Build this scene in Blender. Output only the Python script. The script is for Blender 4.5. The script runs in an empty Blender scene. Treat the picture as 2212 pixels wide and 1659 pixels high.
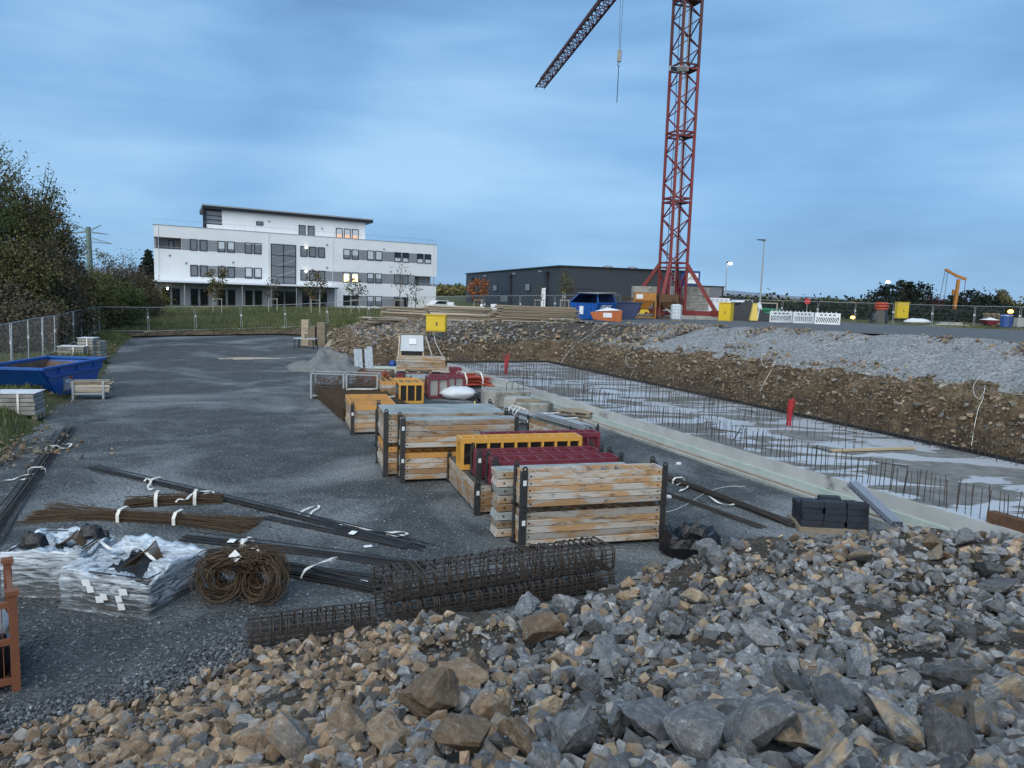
import bpy, bmesh, math, random
import numpy as np
from mathutils import Vector, Matrix, noise as mnoise
random.seed(7); rng = np.random.default_rng(7)
SC = bpy.context.scene; COL = SC.collection

# ------------------------------------------------------------------ camera
F_PX, PITCH, ROLL, CAMZ = 1662.0, math.atan(0.1165), 0.032, 4.3      # focal length for a 2212 px wide frame
VW, VH = 2212.0, 1659.0
fw = np.array([0, math.cos(PITCH), -math.sin(PITCH)]); rt = np.array([1., 0, 0]); up = np.array([0, math.sin(PITCH), math.cos(PITCH)])
CR = rt*math.cos(ROLL) + up*math.sin(ROLL); CU = up*math.cos(ROLL) - rt*math.sin(ROLL)
CAM = np.array([0, 0, CAMZ])
cd = bpy.data.cameras.new('camera'); cam = bpy.data.objects.new('camera', cd); COL.objects.link(cam); SC.camera = cam
cd.sensor_width = 36; cd.lens = 36*F_PX/VW; cd.clip_end = 6000; cd.clip_start = 0.1
M = Matrix.Identity(4)
for i in range(3):
    M[i][0] = CR[i]; M[i][1] = CU[i]; M[i][2] = -fw[i]; M[i][3] = CAM[i]
cam.matrix_world = M

# ------------------------------------------------------------------ sky, sun, exposure
SUN_EL, SUN_AZ = math.radians(36), math.radians(200)      # azimuth from +Y clockwise: behind the camera
w = bpy.data.worlds.new('World'); SC.world = w; w.use_nodes = True
nt = w.node_tree; nt.nodes.clear()
def N(nt, t, **k):
    n = nt.nodes.new(t)
    for a, b in k.items(): setattr(n, a, b)
    return n
sky = N(nt, 'ShaderNodeTexSky', sky_type='NISHITA', sun_disc=False)
sky.sun_elevation = SUN_EL; sky.sun_rotation = SUN_AZ; sky.air_density = 1.0; sky.dust_density = 0.4; sky.ozone_density = 4.0
skm = N(nt, 'ShaderNodeMixRGB', blend_type='MULTIPLY'); skm.inputs[0].default_value = 1; skm.inputs[2].default_value = (0.085, 0.085, 0.085, 1)
nt.links.new(sky.outputs[0], skm.inputs[1])
tc = N(nt, 'ShaderNodeTexCoord'); mp = N(nt, 'ShaderNodeMapping'); mp.inputs['Scale'].default_value = (1.0, 1.0, 3.2); mp.inputs['Rotation'].default_value = (0.0, 0.22, 0.3)
n1 = N(nt, 'ShaderNodeTexNoise'); n1.inputs['Scale'].default_value = 1.9; n1.inputs['Detail'].default_value = 4; n1.inputs['Roughness'].default_value = 0.42; n1.inputs['Distortion'].default_value = 0.25
nt.links.new(tc.outputs['Generated'], mp.inputs[0]); nt.links.new(mp.outputs[0], n1.inputs['Vector'])
cr = N(nt, 'ShaderNodeValToRGB')
els = cr.color_ramp.elements
els[0].position = 0.34; els[0].color = (0.105, 0.235, 0.445, 1)
els[1].position = 0.66; els[1].color = (0.31, 0.515, 0.745, 1)
e = els.new(0.5); e.color = (0.18, 0.365, 0.615, 1)
mp2 = N(nt, 'ShaderNodeMapping'); mp2.inputs['Scale'].default_value = (1.0, 1.0, 7.0); mp2.inputs['Rotation'].default_value = (0.0, 0.16, 0.2); nt.links.new(tc.outputs['Generated'], mp2.inputs[0])
n2 = N(nt, 'ShaderNodeTexNoise'); n2.inputs['Scale'].default_value = 3.4; n2.inputs['Detail'].default_value = 7; n2.inputs['Roughness'].default_value = 0.55; n2.inputs['Distortion'].default_value = 0.4; nt.links.new(mp2.outputs[0], n2.inputs['Vector'])
nm_ = N(nt, 'ShaderNodeMixRGB'); nm_.inputs[0].default_value = 0.2; nt.links.new(n1.outputs['Fac'], nm_.inputs[1]); nt.links.new(n2.outputs['Fac'], nm_.inputs[2])
nt.links.new(nm_.outputs[0], cr.inputs[0])
mx = N(nt, 'ShaderNodeMixRGB'); mx.inputs[0].default_value = 0.86
nt.links.new(skm.outputs[0], mx.inputs[1]); nt.links.new(cr.outputs[0], mx.inputs[2])
bg = N(nt, 'ShaderNodeBackground'); bg.inputs[1].default_value = 0.545
wo = N(nt, 'ShaderNodeOutputWorld')
nt.links.new(mx.outputs[0], bg.inputs[0]); nt.links.new(bg.outputs[0], wo.inputs[0])
sd = bpy.data.lights.new('sun', 'SUN'); sd.energy = 1.5; sd.angle = math.radians(90); sd.color = (1.0, 0.96, 0.86)
so = bpy.data.objects.new('sun', sd); COL.objects.link(so)
so.rotation_euler = (math.pi/2 - SUN_EL, 0, -SUN_AZ + math.pi)
so.rotation_euler = Vector((math.sin(SUN_AZ)*math.cos(SUN_EL), math.cos(SUN_AZ)*math.cos(SUN_EL), math.sin(SUN_EL))).to_track_quat('Z', 'Y').to_euler()
SC.view_settings.view_transform = 'Standard'; SC.view_settings.look = 'None'; SC.view_settings.exposure = 1.28; SC.view_settings.gamma = 1
SC.view_settings.use_curve_mapping = False
SC.cycles.max_bounces = 6; SC.cycles.transparent_max_bounces = 12; SC.cycles.use_denoising = True; SC.cycles.sample_clamp_indirect = 4

# ------------------------------------------------------------------ helpers
def ray(px, py): return fw + CR*(px-VW/2)/F_PX + CU*(VH/2-py)/F_PX
def g(px, py, z=0.0):
    d = ray(px, py); p = CAM + d*((z-CAMZ)/d[2]); return Vector(p)
def dd(px, py, y):
    d = ray(px, py); return Vector(CAM + d*(y/d[1]))
def tag(o, label=None, cat=None, group=None, kind=None):
    if label: o['label'] = label
    if cat: o['category'] = cat
    if group: o['group'] = group
    if kind: o['kind'] = kind
    return o
def rootloc(p):
    v = Vector((0, 0, 0))
    while p is not None:
        v = v + p.location; p = p.parent
    return v
def thing(name, label, cat, loc, group=None):
    o = bpy.data.objects.new(name, None); o.empty_display_size = 0.2; COL.objects.link(o); o.location = Vector(loc)
    return tag(o, label, cat, group)
class Fr:
    """local frame: origin, yaw about z (and optional full 3x3)"""
    def __init__(s, o, yaw=0, m=None):
        s.o = Vector(o); s.m = m if m is not None else Matrix.Rotation(yaw, 3, 'Z')
    def __call__(s, p): return s.o + s.m @ Vector(p)
def fr_to(a, b):
    a = Vector(a); b = Vector(b); return Fr(a, math.atan2(b.y-a.y, b.x-a.x))
ID = Fr((0, 0, 0))
class MB:
    def __init__(s, fr=ID): s.v = []; s.f = []; s.fr = fr
    def add(s, pts, faces):
        b = len(s.v); s.v += [tuple(s.fr(p)) for p in pts]; s.f += [tuple(b+i for i in f) for f in faces]; return s
    def box(s, x0, x1, y0, y1, z0, z1):
        return s.add([(x0,y0,z0),(x1,y0,z0),(x1,y1,z0),(x0,y1,z0),(x0,y0,z1),(x1,y0,z1),(x1,y1,z1),(x0,y1,z1)],
                     [(0,3,2,1),(4,5,6,7),(0,1,5,4),(1,2,6,5),(2,3,7,6),(3,0,4,7)])
    def hexa(s, lo, hi):
        """lo, hi: four points each, same winding (counter-clockwise from above)"""
        return s.add(list(lo)+list(hi), [(0,3,2,1),(4,5,6,7),(0,1,5,4),(1,2,6,5),(2,3,7,6),(3,0,4,7)])
    def quad(s, a, b, c, d): return s.add([a,b,c,d], [(0,1,2,3)])
    def prism(s, poly, axis, a0, a1):
        """poly: 2D outline extruded along axis from a0 to a1"""
        n = len(poly)
        def mk(q, a):
            return (a, q[0], q[1]) if axis == 'x' else ((q[0], a, q[1]) if axis == 'y' else (q[0], q[1], a))
        pts = [mk(q, a0) for q in poly] + [mk(q, a1) for q in poly]
        fs = [tuple(range(n))[::-1], tuple(range(n, 2*n))] + [(i, (i+1) % n, n+(i+1) % n, n+i) for i in range(n)]
        return s.add(pts, fs)
    def tube(s, pts, r, n=6, closed=False, cap=True):
        pts = [Vector(p) for p in pts]; m = len(pts); b = []; faces = []
        rr = r if isinstance(r, (list, tuple)) else [r]*m
        prev = None
        for i, p in enumerate(pts):
            if closed: t = pts[(i+1) % m] - pts[i-1]
            else: t = pts[min(i+1, m-1)] - pts[max(i-1, 0)]
            if t.length < 1e-9: t = Vector((0, 0, 1))
            t.normalize()
            if prev is None:
                a = Vector((0, 0, 1)) if abs(t.z) < 0.9 else Vector((1, 0, 0))
                u = t.cross(a).normalized()
            else:
                u = (prev - t*prev.dot(t)); u = u.normalized() if u.length > 1e-6 else t.orthogonal().normalized()
            prev = u; v = t.cross(u)
            for k in range(n):
                an = 2*math.pi*(k+0.5)/n
                b.append(p + (u*math.cos(an) + v*math.sin(an))*rr[i])
        for i in range(m if closed else m-1):
            for k in range(n):
                j = (i+1) % m
                faces.append((i*n+k, i*n+(k+1) % n, j*n+(k+1) % n, j*n+k))
        if cap and not closed:
            faces.append(tuple(range(n))); faces.append(tuple(range((m-1)*n, m*n))[::-1])
        return s.add(b, faces)
    def bar(s, a, b, wy, wz=None):
        """square bar between two points"""
        wz = wz or wy; a = Vector(a); b = Vector(b); t = (b-a).normalized()
        u = t.cross(Vector((0, 0, 1)));  u = u.normalized() if u.length > 1e-4 else Vector((1, 0, 0))
        v = u.cross(t)
        o = [(-1,-1),(1,-1),(1,1),(-1,1)]
        pts = [a+u*wy/2*p+v*wz/2*q for p, q in o] + [b+u*wy/2*p+v*wz/2*q for p, q in o]
        return s.add(pts, [(0,1,2,3),(7,6,5,4),(0,4,5,1),(1,5,6,2),(2,6,7,3),(3,7,4,0)])
    def rings(s, rings, closed_ends=True):
        """loft through closed rings of equal length"""
        n = len(rings[0]); b = [p for r in rings for p in r]; f = []
        for i in range(len(rings)-1):
            for k in range(n): f.append((i*n+k, i*n+(k+1) % n, (i+1)*n+(k+1) % n, (i+1)*n+k))
        if closed_ends: f.append(tuple(range(n))[::-1]); f.append(tuple(range((len(rings)-1)*n, len(rings)*n)))
        return s.add(b, f)
    def build(s, name, mat, parent=None, smooth=False, kind=None, bevel=0):
        L = rootloc(parent)
        if not s.v: s.v = [(0,0,0)]
        a = np.array(s.v, dtype=float) - np.array(L)[None]
        me = bpy.data.meshes.new(name)
        if parent is None:                       # put the origin at the base of the thing
            lo = a.min(0); hi = a.max(0); c = np.array([(lo[0]+hi[0])/2, (lo[1]+hi[1])/2, lo[2]]); a = a - c
        me.from_pydata(a.tolist(), [], s.f); me.materials.append(MT[mat] if isinstance(mat, str) else mat)
        if smooth: me.shade_smooth()
        o = bpy.data.objects.new(name, me); COL.objects.link(o)
        if parent is not None: o.parent = parent
        else: o.location = c
        if kind: o['kind'] = kind
        if bevel:
            md = o.modifiers.new('edge', 'BEVEL'); md.width = bevel; md.segments = 1; md.limit_method = 'ANGLE'
        return o
def share(o, name, loc, parent, rot=None, scale=None):
    c = bpy.data.objects.new(name, o.data); COL.objects.link(c); c.parent = parent
    c.location = Vector(loc) - rootloc(parent)
    if rot is not None: c.rotation_euler = rot
    if scale is not None: c.scale = scale
    return c
def copy_tree(o, parent=None):
    c = o.copy(); COL.objects.link(c); c.parent = parent
    for ch in o.children: copy_tree(ch, c)
    return c
def text_mesh(name, txt, size, fr3, mat, parent, align='CENTER', bold=0.0, shear=0.0):
    """flat lettering; fr3 maps text-plane x,y to the world"""
    cu = bpy.data.curves.new('lettering', 'FONT'); cu.body = txt; cu.size = size; cu.align_x = align; cu.align_y = 'CENTER'; cu.offset = bold; cu.shear = shear; cu.resolution_u = 3
    t = bpy.data.objects.new('lettering', cu); COL.objects.link(t)
    me = bpy.data.meshes.new_from_object(t.evaluated_get(bpy.context.evaluated_depsgraph_get()))
    bpy.data.objects.remove(t); bpy.data.curves.remove(cu)
    m = MB(); m.v = [tuple(fr3(v.co.x, v.co.y)) for v in me.vertices]; m.f = [tuple(p.vertices) for p in me.polygons]
    bpy.data.meshes.remove(me)
    return m.build(name, mat, parent)
def raw_mesh(name, v, f, mat, parent=None, kind=None, attr=None, smooth=False):
    """numpy mesh with faces of equal size"""
    v = np.asarray(v, dtype=np.float32); f = np.asarray(f, dtype=np.int32)
    L = rootloc(parent); v = v - np.array(L, dtype=np.float32)[None]
    me = bpy.data.meshes.new(name); k = f.shape[1]
    me.vertices.add(len(v)); me.vertices.foreach_set('co', v.ravel())
    me.loops.add(f.size); me.loops.foreach_set('vertex_index', f.ravel())
    me.polygons.add(len(f)); me.polygons.foreach_set('loop_start', np.arange(0, f.size, k, dtype=np.int32)); me.polygons.foreach_set('loop_total', np.full(len(f), k, dtype=np.int32))
    if attr is not None:
        for an, av in attr.items():
            a = me.attributes.new(an, 'FLOAT', 'POINT'); a.data.foreach_set('value', np.asarray(av, dtype=np.float32))
    me.update(calc_edges=True); me.validate()
    if smooth: me.shade_smooth()
    else: me.shade_flat()
    me.materials.append(MT[mat] if isinstance(mat, str) else mat)
    o = bpy.data.objects.new(name, me); COL.objects.link(o)
    if parent is not None: o.parent = parent
    if kind: o['kind'] = kind
    return o
def fbm(x, y, z=0.0, oct=4): return mnoise.fractal(Vector((x, y, z)), 1.0, 2.0, oct)

# ------------------------------------------------------------------ materials
MT = {}
def mat(name, col, rough=0.7, col2=None, scale=6.0, detail=6, lo=0.35, hi=0.65, bump=0.0, bscale=None, metal=0.0, spec=0.5, coords='Object', stretch=None, third=None, rnd=0.0, emit=None, estr=0.0, distort=0.0):
    m = bpy.data.materials.new(name); m.use_nodes = True; t = m.node_tree; b = t.nodes['Principled BSDF']; MT[name] = m
    b.inputs['Roughness'].default_value = rough; b.inputs['Metallic'].default_value = metal; b.inputs['Specular IOR Level'].default_value = spec
    b.inputs['Base Color'].default_value = (*col, 1)
    if emit: b.inputs['Emission Color'].default_value = (*emit, 1); b.inputs['Emission Strength'].default_value = estr
    if col2 is None and not bump and not rnd: return m
    tc = N(t, 'ShaderNodeTexCoord'); vec = tc.outputs[coords]
    if stretch:
        mp = N(t, 'ShaderNodeMapping'); mp.inputs['Scale'].default_value = stretch; t.links.new(vec, mp.inputs[0]); vec = mp.outputs[0]
    oi = N(t, 'ShaderNodeObjectInfo')
    ad = N(t, 'ShaderNodeVectorMath', operation='ADD'); sc_ = N(t, 'ShaderNodeMath', operation='MULTIPLY'); sc_.inputs[1].default_value = 57.0
    t.links.new(oi.outputs['Random'], sc_.inputs[0]); t.links.new(vec, ad.inputs[0]); t.links.new(sc_.outputs[0], ad.inputs[1]); vec = ad.outputs[0]
    cur = None
    if col2 is not None:
        n = N(t, 'ShaderNodeTexNoise'); n.inputs['Scale'].default_value = scale; n.inputs['Detail'].default_value = detail; n.inputs['Roughness'].default_value = 0.62; n.inputs['Distortion'].default_value = distort
        t.links.new(vec, n.inputs['Vector'])
        r = N(t, 'ShaderNodeValToRGB'); r.color_ramp.elements[0].position = lo; r.color_ramp.elements[1].position = hi
        r.color_ramp.elements[0].color = (*col, 1); r.color_ramp.elements[1].color = (*col2, 1)
        t.links.new(n.outputs['Fac'], r.inputs[0]); cur = r.outputs[0]
        if third:
            c3, s3, l3, h3 = third
            n3 = N(t, 'ShaderNodeTexNoise'); n3.inputs['Scale'].default_value = s3; n3.inputs['Detail'].default_value = 8; n3.inputs['Roughness'].default_value = 0.7
            t.links.new(vec, n3.inputs['Vector'])
            mr = N(t, 'ShaderNodeMapRange'); mr.inputs[1].default_value = l3; mr.inputs[2].default_value = h3; t.links.new(n3.outputs['Fac'], mr.inputs[0])
            mx = N(t, 'ShaderNodeMixRGB'); t.links.new(mr.outputs[0], mx.inputs[0]); t.links.new(cur, mx.inputs[1]); mx.inputs[2].default_value = (*c3, 1); cur = mx.outputs[0]
    if rnd:
        hv = N(t, 'ShaderNodeHueSaturation'); mr = N(t, 'ShaderNodeMapRange'); mr.inputs[3].default_value = 1-rnd; mr.inputs[4].default_value = 1+rnd
        t.links.new(oi.outputs['Random'], mr.inputs[0]); t.links.new(mr.outputs[0], hv.inputs['Value'])
        if cur is not None: t.links.new(cur, hv.inputs['Color'])
        else: hv.inputs['Color'].default_value = (*col, 1)
        cur = hv.outputs[0]
    if cur is not None: t.links.new(cur, b.inputs['Base Color'])
    if bump:
        nb = N(t, 'ShaderNodeTexNoise'); nb.inputs['Scale'].default_value = bscale or scale*3; nb.inputs['Detail'].default_value = 8; nb.inputs['Roughness'].default_value = 0.65
        t.links.new(vec, nb.inputs['Vector'])
        bp = N(t, 'ShaderNodeBump'); bp.inputs['Strength'].default_value = bump; bp.inputs['Distance'].default_value = 0.05
        t.links.new(nb.outputs['Fac'], bp.inputs['Height']); t.links.new(bp.outputs[0], b.inputs['Normal'])
    return m
mat('white_render', (0.78,0.79,0.80), 0.85, (0.72,0.73,0.74), 0.35, bump=0.03, bscale=20)
mat('grey_panel', (0.22,0.23,0.245), 0.6, (0.25,0.26,0.275), 0.5)
mat('window_frame', (0.012,0.013,0.018), 0.5)
mat('glass', (0.17,0.18,0.195), 0.15, spec=0.55)
mat('glass_dark', (0.012,0.014,0.016), 0.06, spec=0.6)
mat('blind', (0.55,0.58,0.62), 0.6)
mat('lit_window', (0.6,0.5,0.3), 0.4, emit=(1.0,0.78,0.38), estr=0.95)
mat('warm_glow_pane', (0.50,0.36,0.28), 0.35, emit=(1.0,0.55,0.30), estr=0.22)  # warm glow of the penthouse panes put into tint and emission
mat('lamp_white', (1,1,1), 0.4, emit=(1,0.93,0.8), estr=14.0)
mat('lamp_orange', (1,0.5,0.1), 0.4, emit=(1,0.36,0.05), estr=7.0)
mat('concrete', (0.27,0.27,0.255), 0.85, (0.36,0.36,0.34), 1.6, bump=0.2, bscale=30, third=((0.14,0.135,0.12), 0.9, 0.55, 0.72))
mat('concrete_old', (0.22,0.21,0.19), 0.9, (0.33,0.32,0.29), 2.0, bump=0.25, bscale=25, third=((0.08,0.085,0.06), 1.4, 0.52, 0.7))
mat('edge_concrete', (0.36,0.37,0.36), 0.85, (0.45,0.46,0.45), 1.3, bump=0.12, bscale=30, third=((0.13,0.125,0.105), 0.55, 0.6, 0.68))
mat('insulation', (0.33,0.40,0.36), 0.8, (0.42,0.47,0.43), 2.5)
mat('dark_cladding', (0.030,0.034,0.041), 0.55, (0.034,0.038,0.046), 0.4)
mat('annex_cladding', (0.15,0.155,0.165), 0.6, (0.165,0.17,0.18), 0.4)
mat('black_plastic', (0.008,0.008,0.010), 0.45, (0.016,0.017,0.02), 8, bump=0.2, bscale=12)
mat('black_bag', (0.006,0.006,0.008), 0.28, bump=0.5, bscale=9)
mat('sign_blue', (0.012,0.045,0.20), 0.5)
mat('sign_white', (0.75,0.77,0.80), 0.5)
mat('print_grey', (0.16,0.18,0.24), 0.6)
mat('print_green', (0.20,0.24,0.10), 0.6)
mat('print_red', (0.45,0.03,0.03), 0.6)
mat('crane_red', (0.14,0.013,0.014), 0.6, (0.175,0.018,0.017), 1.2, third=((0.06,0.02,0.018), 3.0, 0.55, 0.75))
mat('crane_backlit', (0.055,0.010,0.010), 0.65, (0.075,0.013,0.012), 1.5)  # crane red darkened: its backlit look against the sky put into the colour
mat('steel_dark', (0.020,0.021,0.023), 0.5, (0.035,0.034,0.033), 9)
mat('galvanised', (0.36,0.38,0.40), 0.42, (0.46,0.48,0.50), 7, metal=0.5)
mat('wire_grey', (0.13,0.14,0.145), 0.6)
mat('pole_grey', (0.30,0.32,0.33), 0.5)
mat('rust', (0.075,0.038,0.020), 0.8, (0.13,0.065,0.030), 5, bump=0.15, bscale=60)
mat('rebar', (0.040,0.034,0.030), 0.65, (0.068,0.050,0.038), 6, bump=0.1, bscale=80, metal=0.2)
mat('rebar_new', (0.026,0.027,0.030), 0.5, (0.045,0.044,0.044), 5, metal=0.3)
mat('rebar_brown', (0.044,0.027,0.014), 0.75, (0.078,0.048,0.024), 7, bump=0.1, bscale=80)
mat('skip_blue', (0.006,0.065,0.27), 0.42, (0.009,0.085,0.34), 1.5, third=((0.10,0.075,0.06), 2.2, 0.66, 0.8), bump=0.03)
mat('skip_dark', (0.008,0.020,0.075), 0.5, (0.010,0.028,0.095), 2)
mat('skip_inside', (0.13,0.075,0.045), 0.85, (0.20,0.13,0.085), 2.2, bump=0.1, third=((0.06,0.065,0.07), 1.2, 0.5, 0.7))
mat('stillage_rust', (0.20,0.072,0.030), 0.7, (0.15,0.055,0.028), 4, third=((0.30,0.20,0.15), 8.0, 0.62, 0.75))
mat('orange_paint', (0.42,0.115,0.025), 0.6, (0.33,0.085,0.02), 3, third=((0.12,0.06,0.03), 4.0, 0.55, 0.72))
mat('hopper_orange', (0.40,0.17,0.03), 0.6, (0.33,0.135,0.025), 3, third=((0.15,0.08,0.035), 3.0, 0.56, 0.74))
mat('yellow_paint', (0.62,0.44,0.012), 0.45, (0.56,0.39,0.012), 1.5)
mat('yellow_machine', (0.62,0.47,0.10), 0.5)
mat('form_timber', (0.34,0.20,0.095), 0.75, (0.36,0.335,0.30), 2.8, lo=0.43, hi=0.55, bump=0.25, bscale=24, stretch=(0.35,1.0,1.6), third=((0.065,0.05,0.038), 6.5, 0.54, 0.68), rnd=0.32)
mat('form_orange', (0.52,0.255,0.060), 0.6, (0.46,0.235,0.075), 3, bump=0.06, third=((0.22,0.13,0.07), 5, 0.6, 0.78), rnd=0.1)
mat('form_yellow', (0.62,0.31,0.050), 0.5, (0.56,0.29,0.055), 3, third=((0.26,0.15,0.08), 5, 0.62, 0.8), rnd=0.06)
mat('form_red', (0.135,0.018,0.032), 0.55, (0.17,0.028,0.042), 3, third=((0.19,0.13,0.14), 4, 0.60, 0.78), rnd=0.12)
mat('form_ply', (0.19,0.205,0.19), 0.5, (0.36,0.38,0.365), 3.2, stretch=(0.6,2.0,1.0), third=((0.15,0.145,0.125), 3.5, 0.55, 0.75), bump=0.05, bscale=18, rnd=0.1)
mat('form_ply_dark', (0.055,0.052,0.047), 0.6, (0.085,0.08,0.072), 2.5, third=((0.14,0.12,0.10), 3, 0.62, 0.8))
mat('form_film', (0.012,0.012,0.013), 0.35, (0.020,0.019,0.018), 4)
mat('form_inside', (0.15,0.12,0.085), 0.8, (0.20,0.165,0.12), 4)
mat('sticker', (0.62,0.64,0.66), 0.5)
mat('plank', (0.21,0.165,0.115), 0.85, (0.29,0.24,0.175), 4, stretch=(0.4,1,1), bump=0.2, bscale=24, rnd=0.35, third=((0.09,0.075,0.055), 3, 0.55, 0.75))
mat('plank_pale', (0.40,0.35,0.28), 0.85, (0.48,0.44,0.38), 4, stretch=(0.4,1,1), bump=0.2, bscale=24, rnd=0.25)
mat('plank_fresh', (0.46,0.35,0.21), 0.8, (0.40,0.32,0.21), 4, bump=0.15, bscale=24, rnd=0.15)
mat('sand_grey', (0.125,0.128,0.125), 0.95, (0.175,0.18,0.176), 3, bump=0.6, bscale=16)
mat('sand_black', (0.028,0.028,0.030), 0.95, (0.042,0.042,0.044), 5, bump=0.5, bscale=16)
mat('strap', (0.72,0.71,0.66), 0.7, (0.62,0.60,0.54), 9)
mat('strap_blue', (0.03,0.06,0.22), 0.7)
mat('tag_white', (0.75,0.77,0.78), 0.5)
mat('bag_white', (0.66,0.68,0.70), 0.6, (0.55,0.57,0.60), 4, bump=0.6, bscale=8)
mat('prop_red', (0.34,0.045,0.025), 0.55, (0.42,0.075,0.035), 4, third=((0.16,0.09,0.07), 6, 0.6, 0.8))
mat('conduit_red', (0.40,0.018,0.025), 0.45)
mat('plastic_grey', (0.18,0.20,0.24), 0.45, (0.22,0.24,0.28), 6)
mat('plastic_dark', (0.020,0.024,0.034), 0.5, (0.030,0.035,0.048), 6)
mat('plastic_blue', (0.012,0.05,0.26), 0.4)
mat('pipe_green', (0.02,0.19,0.085), 0.4)
mat('tank_white', (0.55,0.62,0.65), 0.35)
mat('barrier_white', (0.70,0.72,0.74), 0.5, (0.62,0.64,0.66), 4)
mat('barrel_blue', (0.015,0.06,0.24), 0.45)
mat('cable_white', (0.58,0.56,0.52), 0.6)
mat('vehicle_white', (0.68,0.70,0.72), 0.25)
mat('tyre', (0.012,0.012,0.012), 0.8)
mat('bark', (0.055,0.045,0.035), 0.9, (0.085,0.072,0.058), 8, bump=0.4, bscale=20)
mat('sapling_bark', (0.085,0.075,0.062), 0.9)
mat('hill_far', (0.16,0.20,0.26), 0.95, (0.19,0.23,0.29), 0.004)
mat('wood_far', (0.030,0.034,0.032), 0.95, (0.045,0.050,0.040), 0.06)
mat('pylon_green', (0.12,0.17,0.15), 0.7)
mat('lead_blue', (0.05,0.10,0.18), 0.5)
mat('tile_brown', (0.35,0.20,0.10), 0.8, (0.25,0.15,0.08), 5)
mat('cabinet_steel', (0.34,0.37,0.39), 0.45, (0.40,0.43,0.45), 3, metal=0.3, third=((0.16,0.14,0.12), 5, 0.66, 0.8))
mat('aluminium', (0.15,0.18,0.21), 0.4, (0.24,0.28,0.32), 9, metal=0.5)
mat('cardboard', (0.30,0.22,0.15), 0.8)

def leaf_mat(name, a, b, c):
    m = bpy.data.materials.new(name); m.use_nodes = True; t = m.node_tree; bs = t.nodes['Principled BSDF']; MT[name] = m
    at = N(t, 'ShaderNodeAttribute', attribute_name='tint'); r = N(t, 'ShaderNodeValToRGB')
    r.color_ramp.elements[0].color = (*a, 1); r.color_ramp.elements[1].color = (*c, 1); r.color_ramp.elements[1].position = 1.0
    e = r.color_ramp.elements.new(0.55); e.color = (*b, 1)
    t.links.new(at.outputs['Fac'], r.inputs[0]); t.links.new(r.outputs[0], bs.inputs['Base Color']); bs.inputs['Roughness'].default_value = 0.75; bs.inputs['Specular IOR Level'].default_value = 0.2
leaf_mat('leaf_autumn', (0.051, 0.058, 0.02), (0.093, 0.085, 0.031), (0.196, 0.102, 0.034))
leaf_mat('leaf_green', (0.037, 0.058, 0.02), (0.065, 0.088, 0.031), (0.119, 0.116, 0.034))
leaf_mat('leaf_olive', (0.068, 0.071, 0.031), (0.105, 0.099, 0.041), (0.153, 0.128, 0.048))
leaf_mat('leaf_twig', (0.058, 0.053, 0.037), (0.085, 0.075, 0.051), (0.145, 0.093, 0.051))
leaf_mat('leaf_dark', (0.008,0.014,0.010), (0.014,0.022,0.014), (0.024,0.032,0.018))
leaf_mat('leaf_orange', (0.17, 0.061, 0.024), (0.272, 0.099, 0.034), (0.374, 0.145, 0.048))
leaf_mat('leaf_yellow', (0.128, 0.102, 0.025), (0.187, 0.145, 0.034), (0.272, 0.187, 0.044))
leaf_mat('leaf_red', (0.051, 0.02, 0.02), (0.076, 0.031, 0.027), (0.111, 0.048, 0.037))
leaf_mat('grass_blade', (0.065,0.085,0.030), (0.105,0.120,0.046), (0.21,0.185,0.09))

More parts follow.
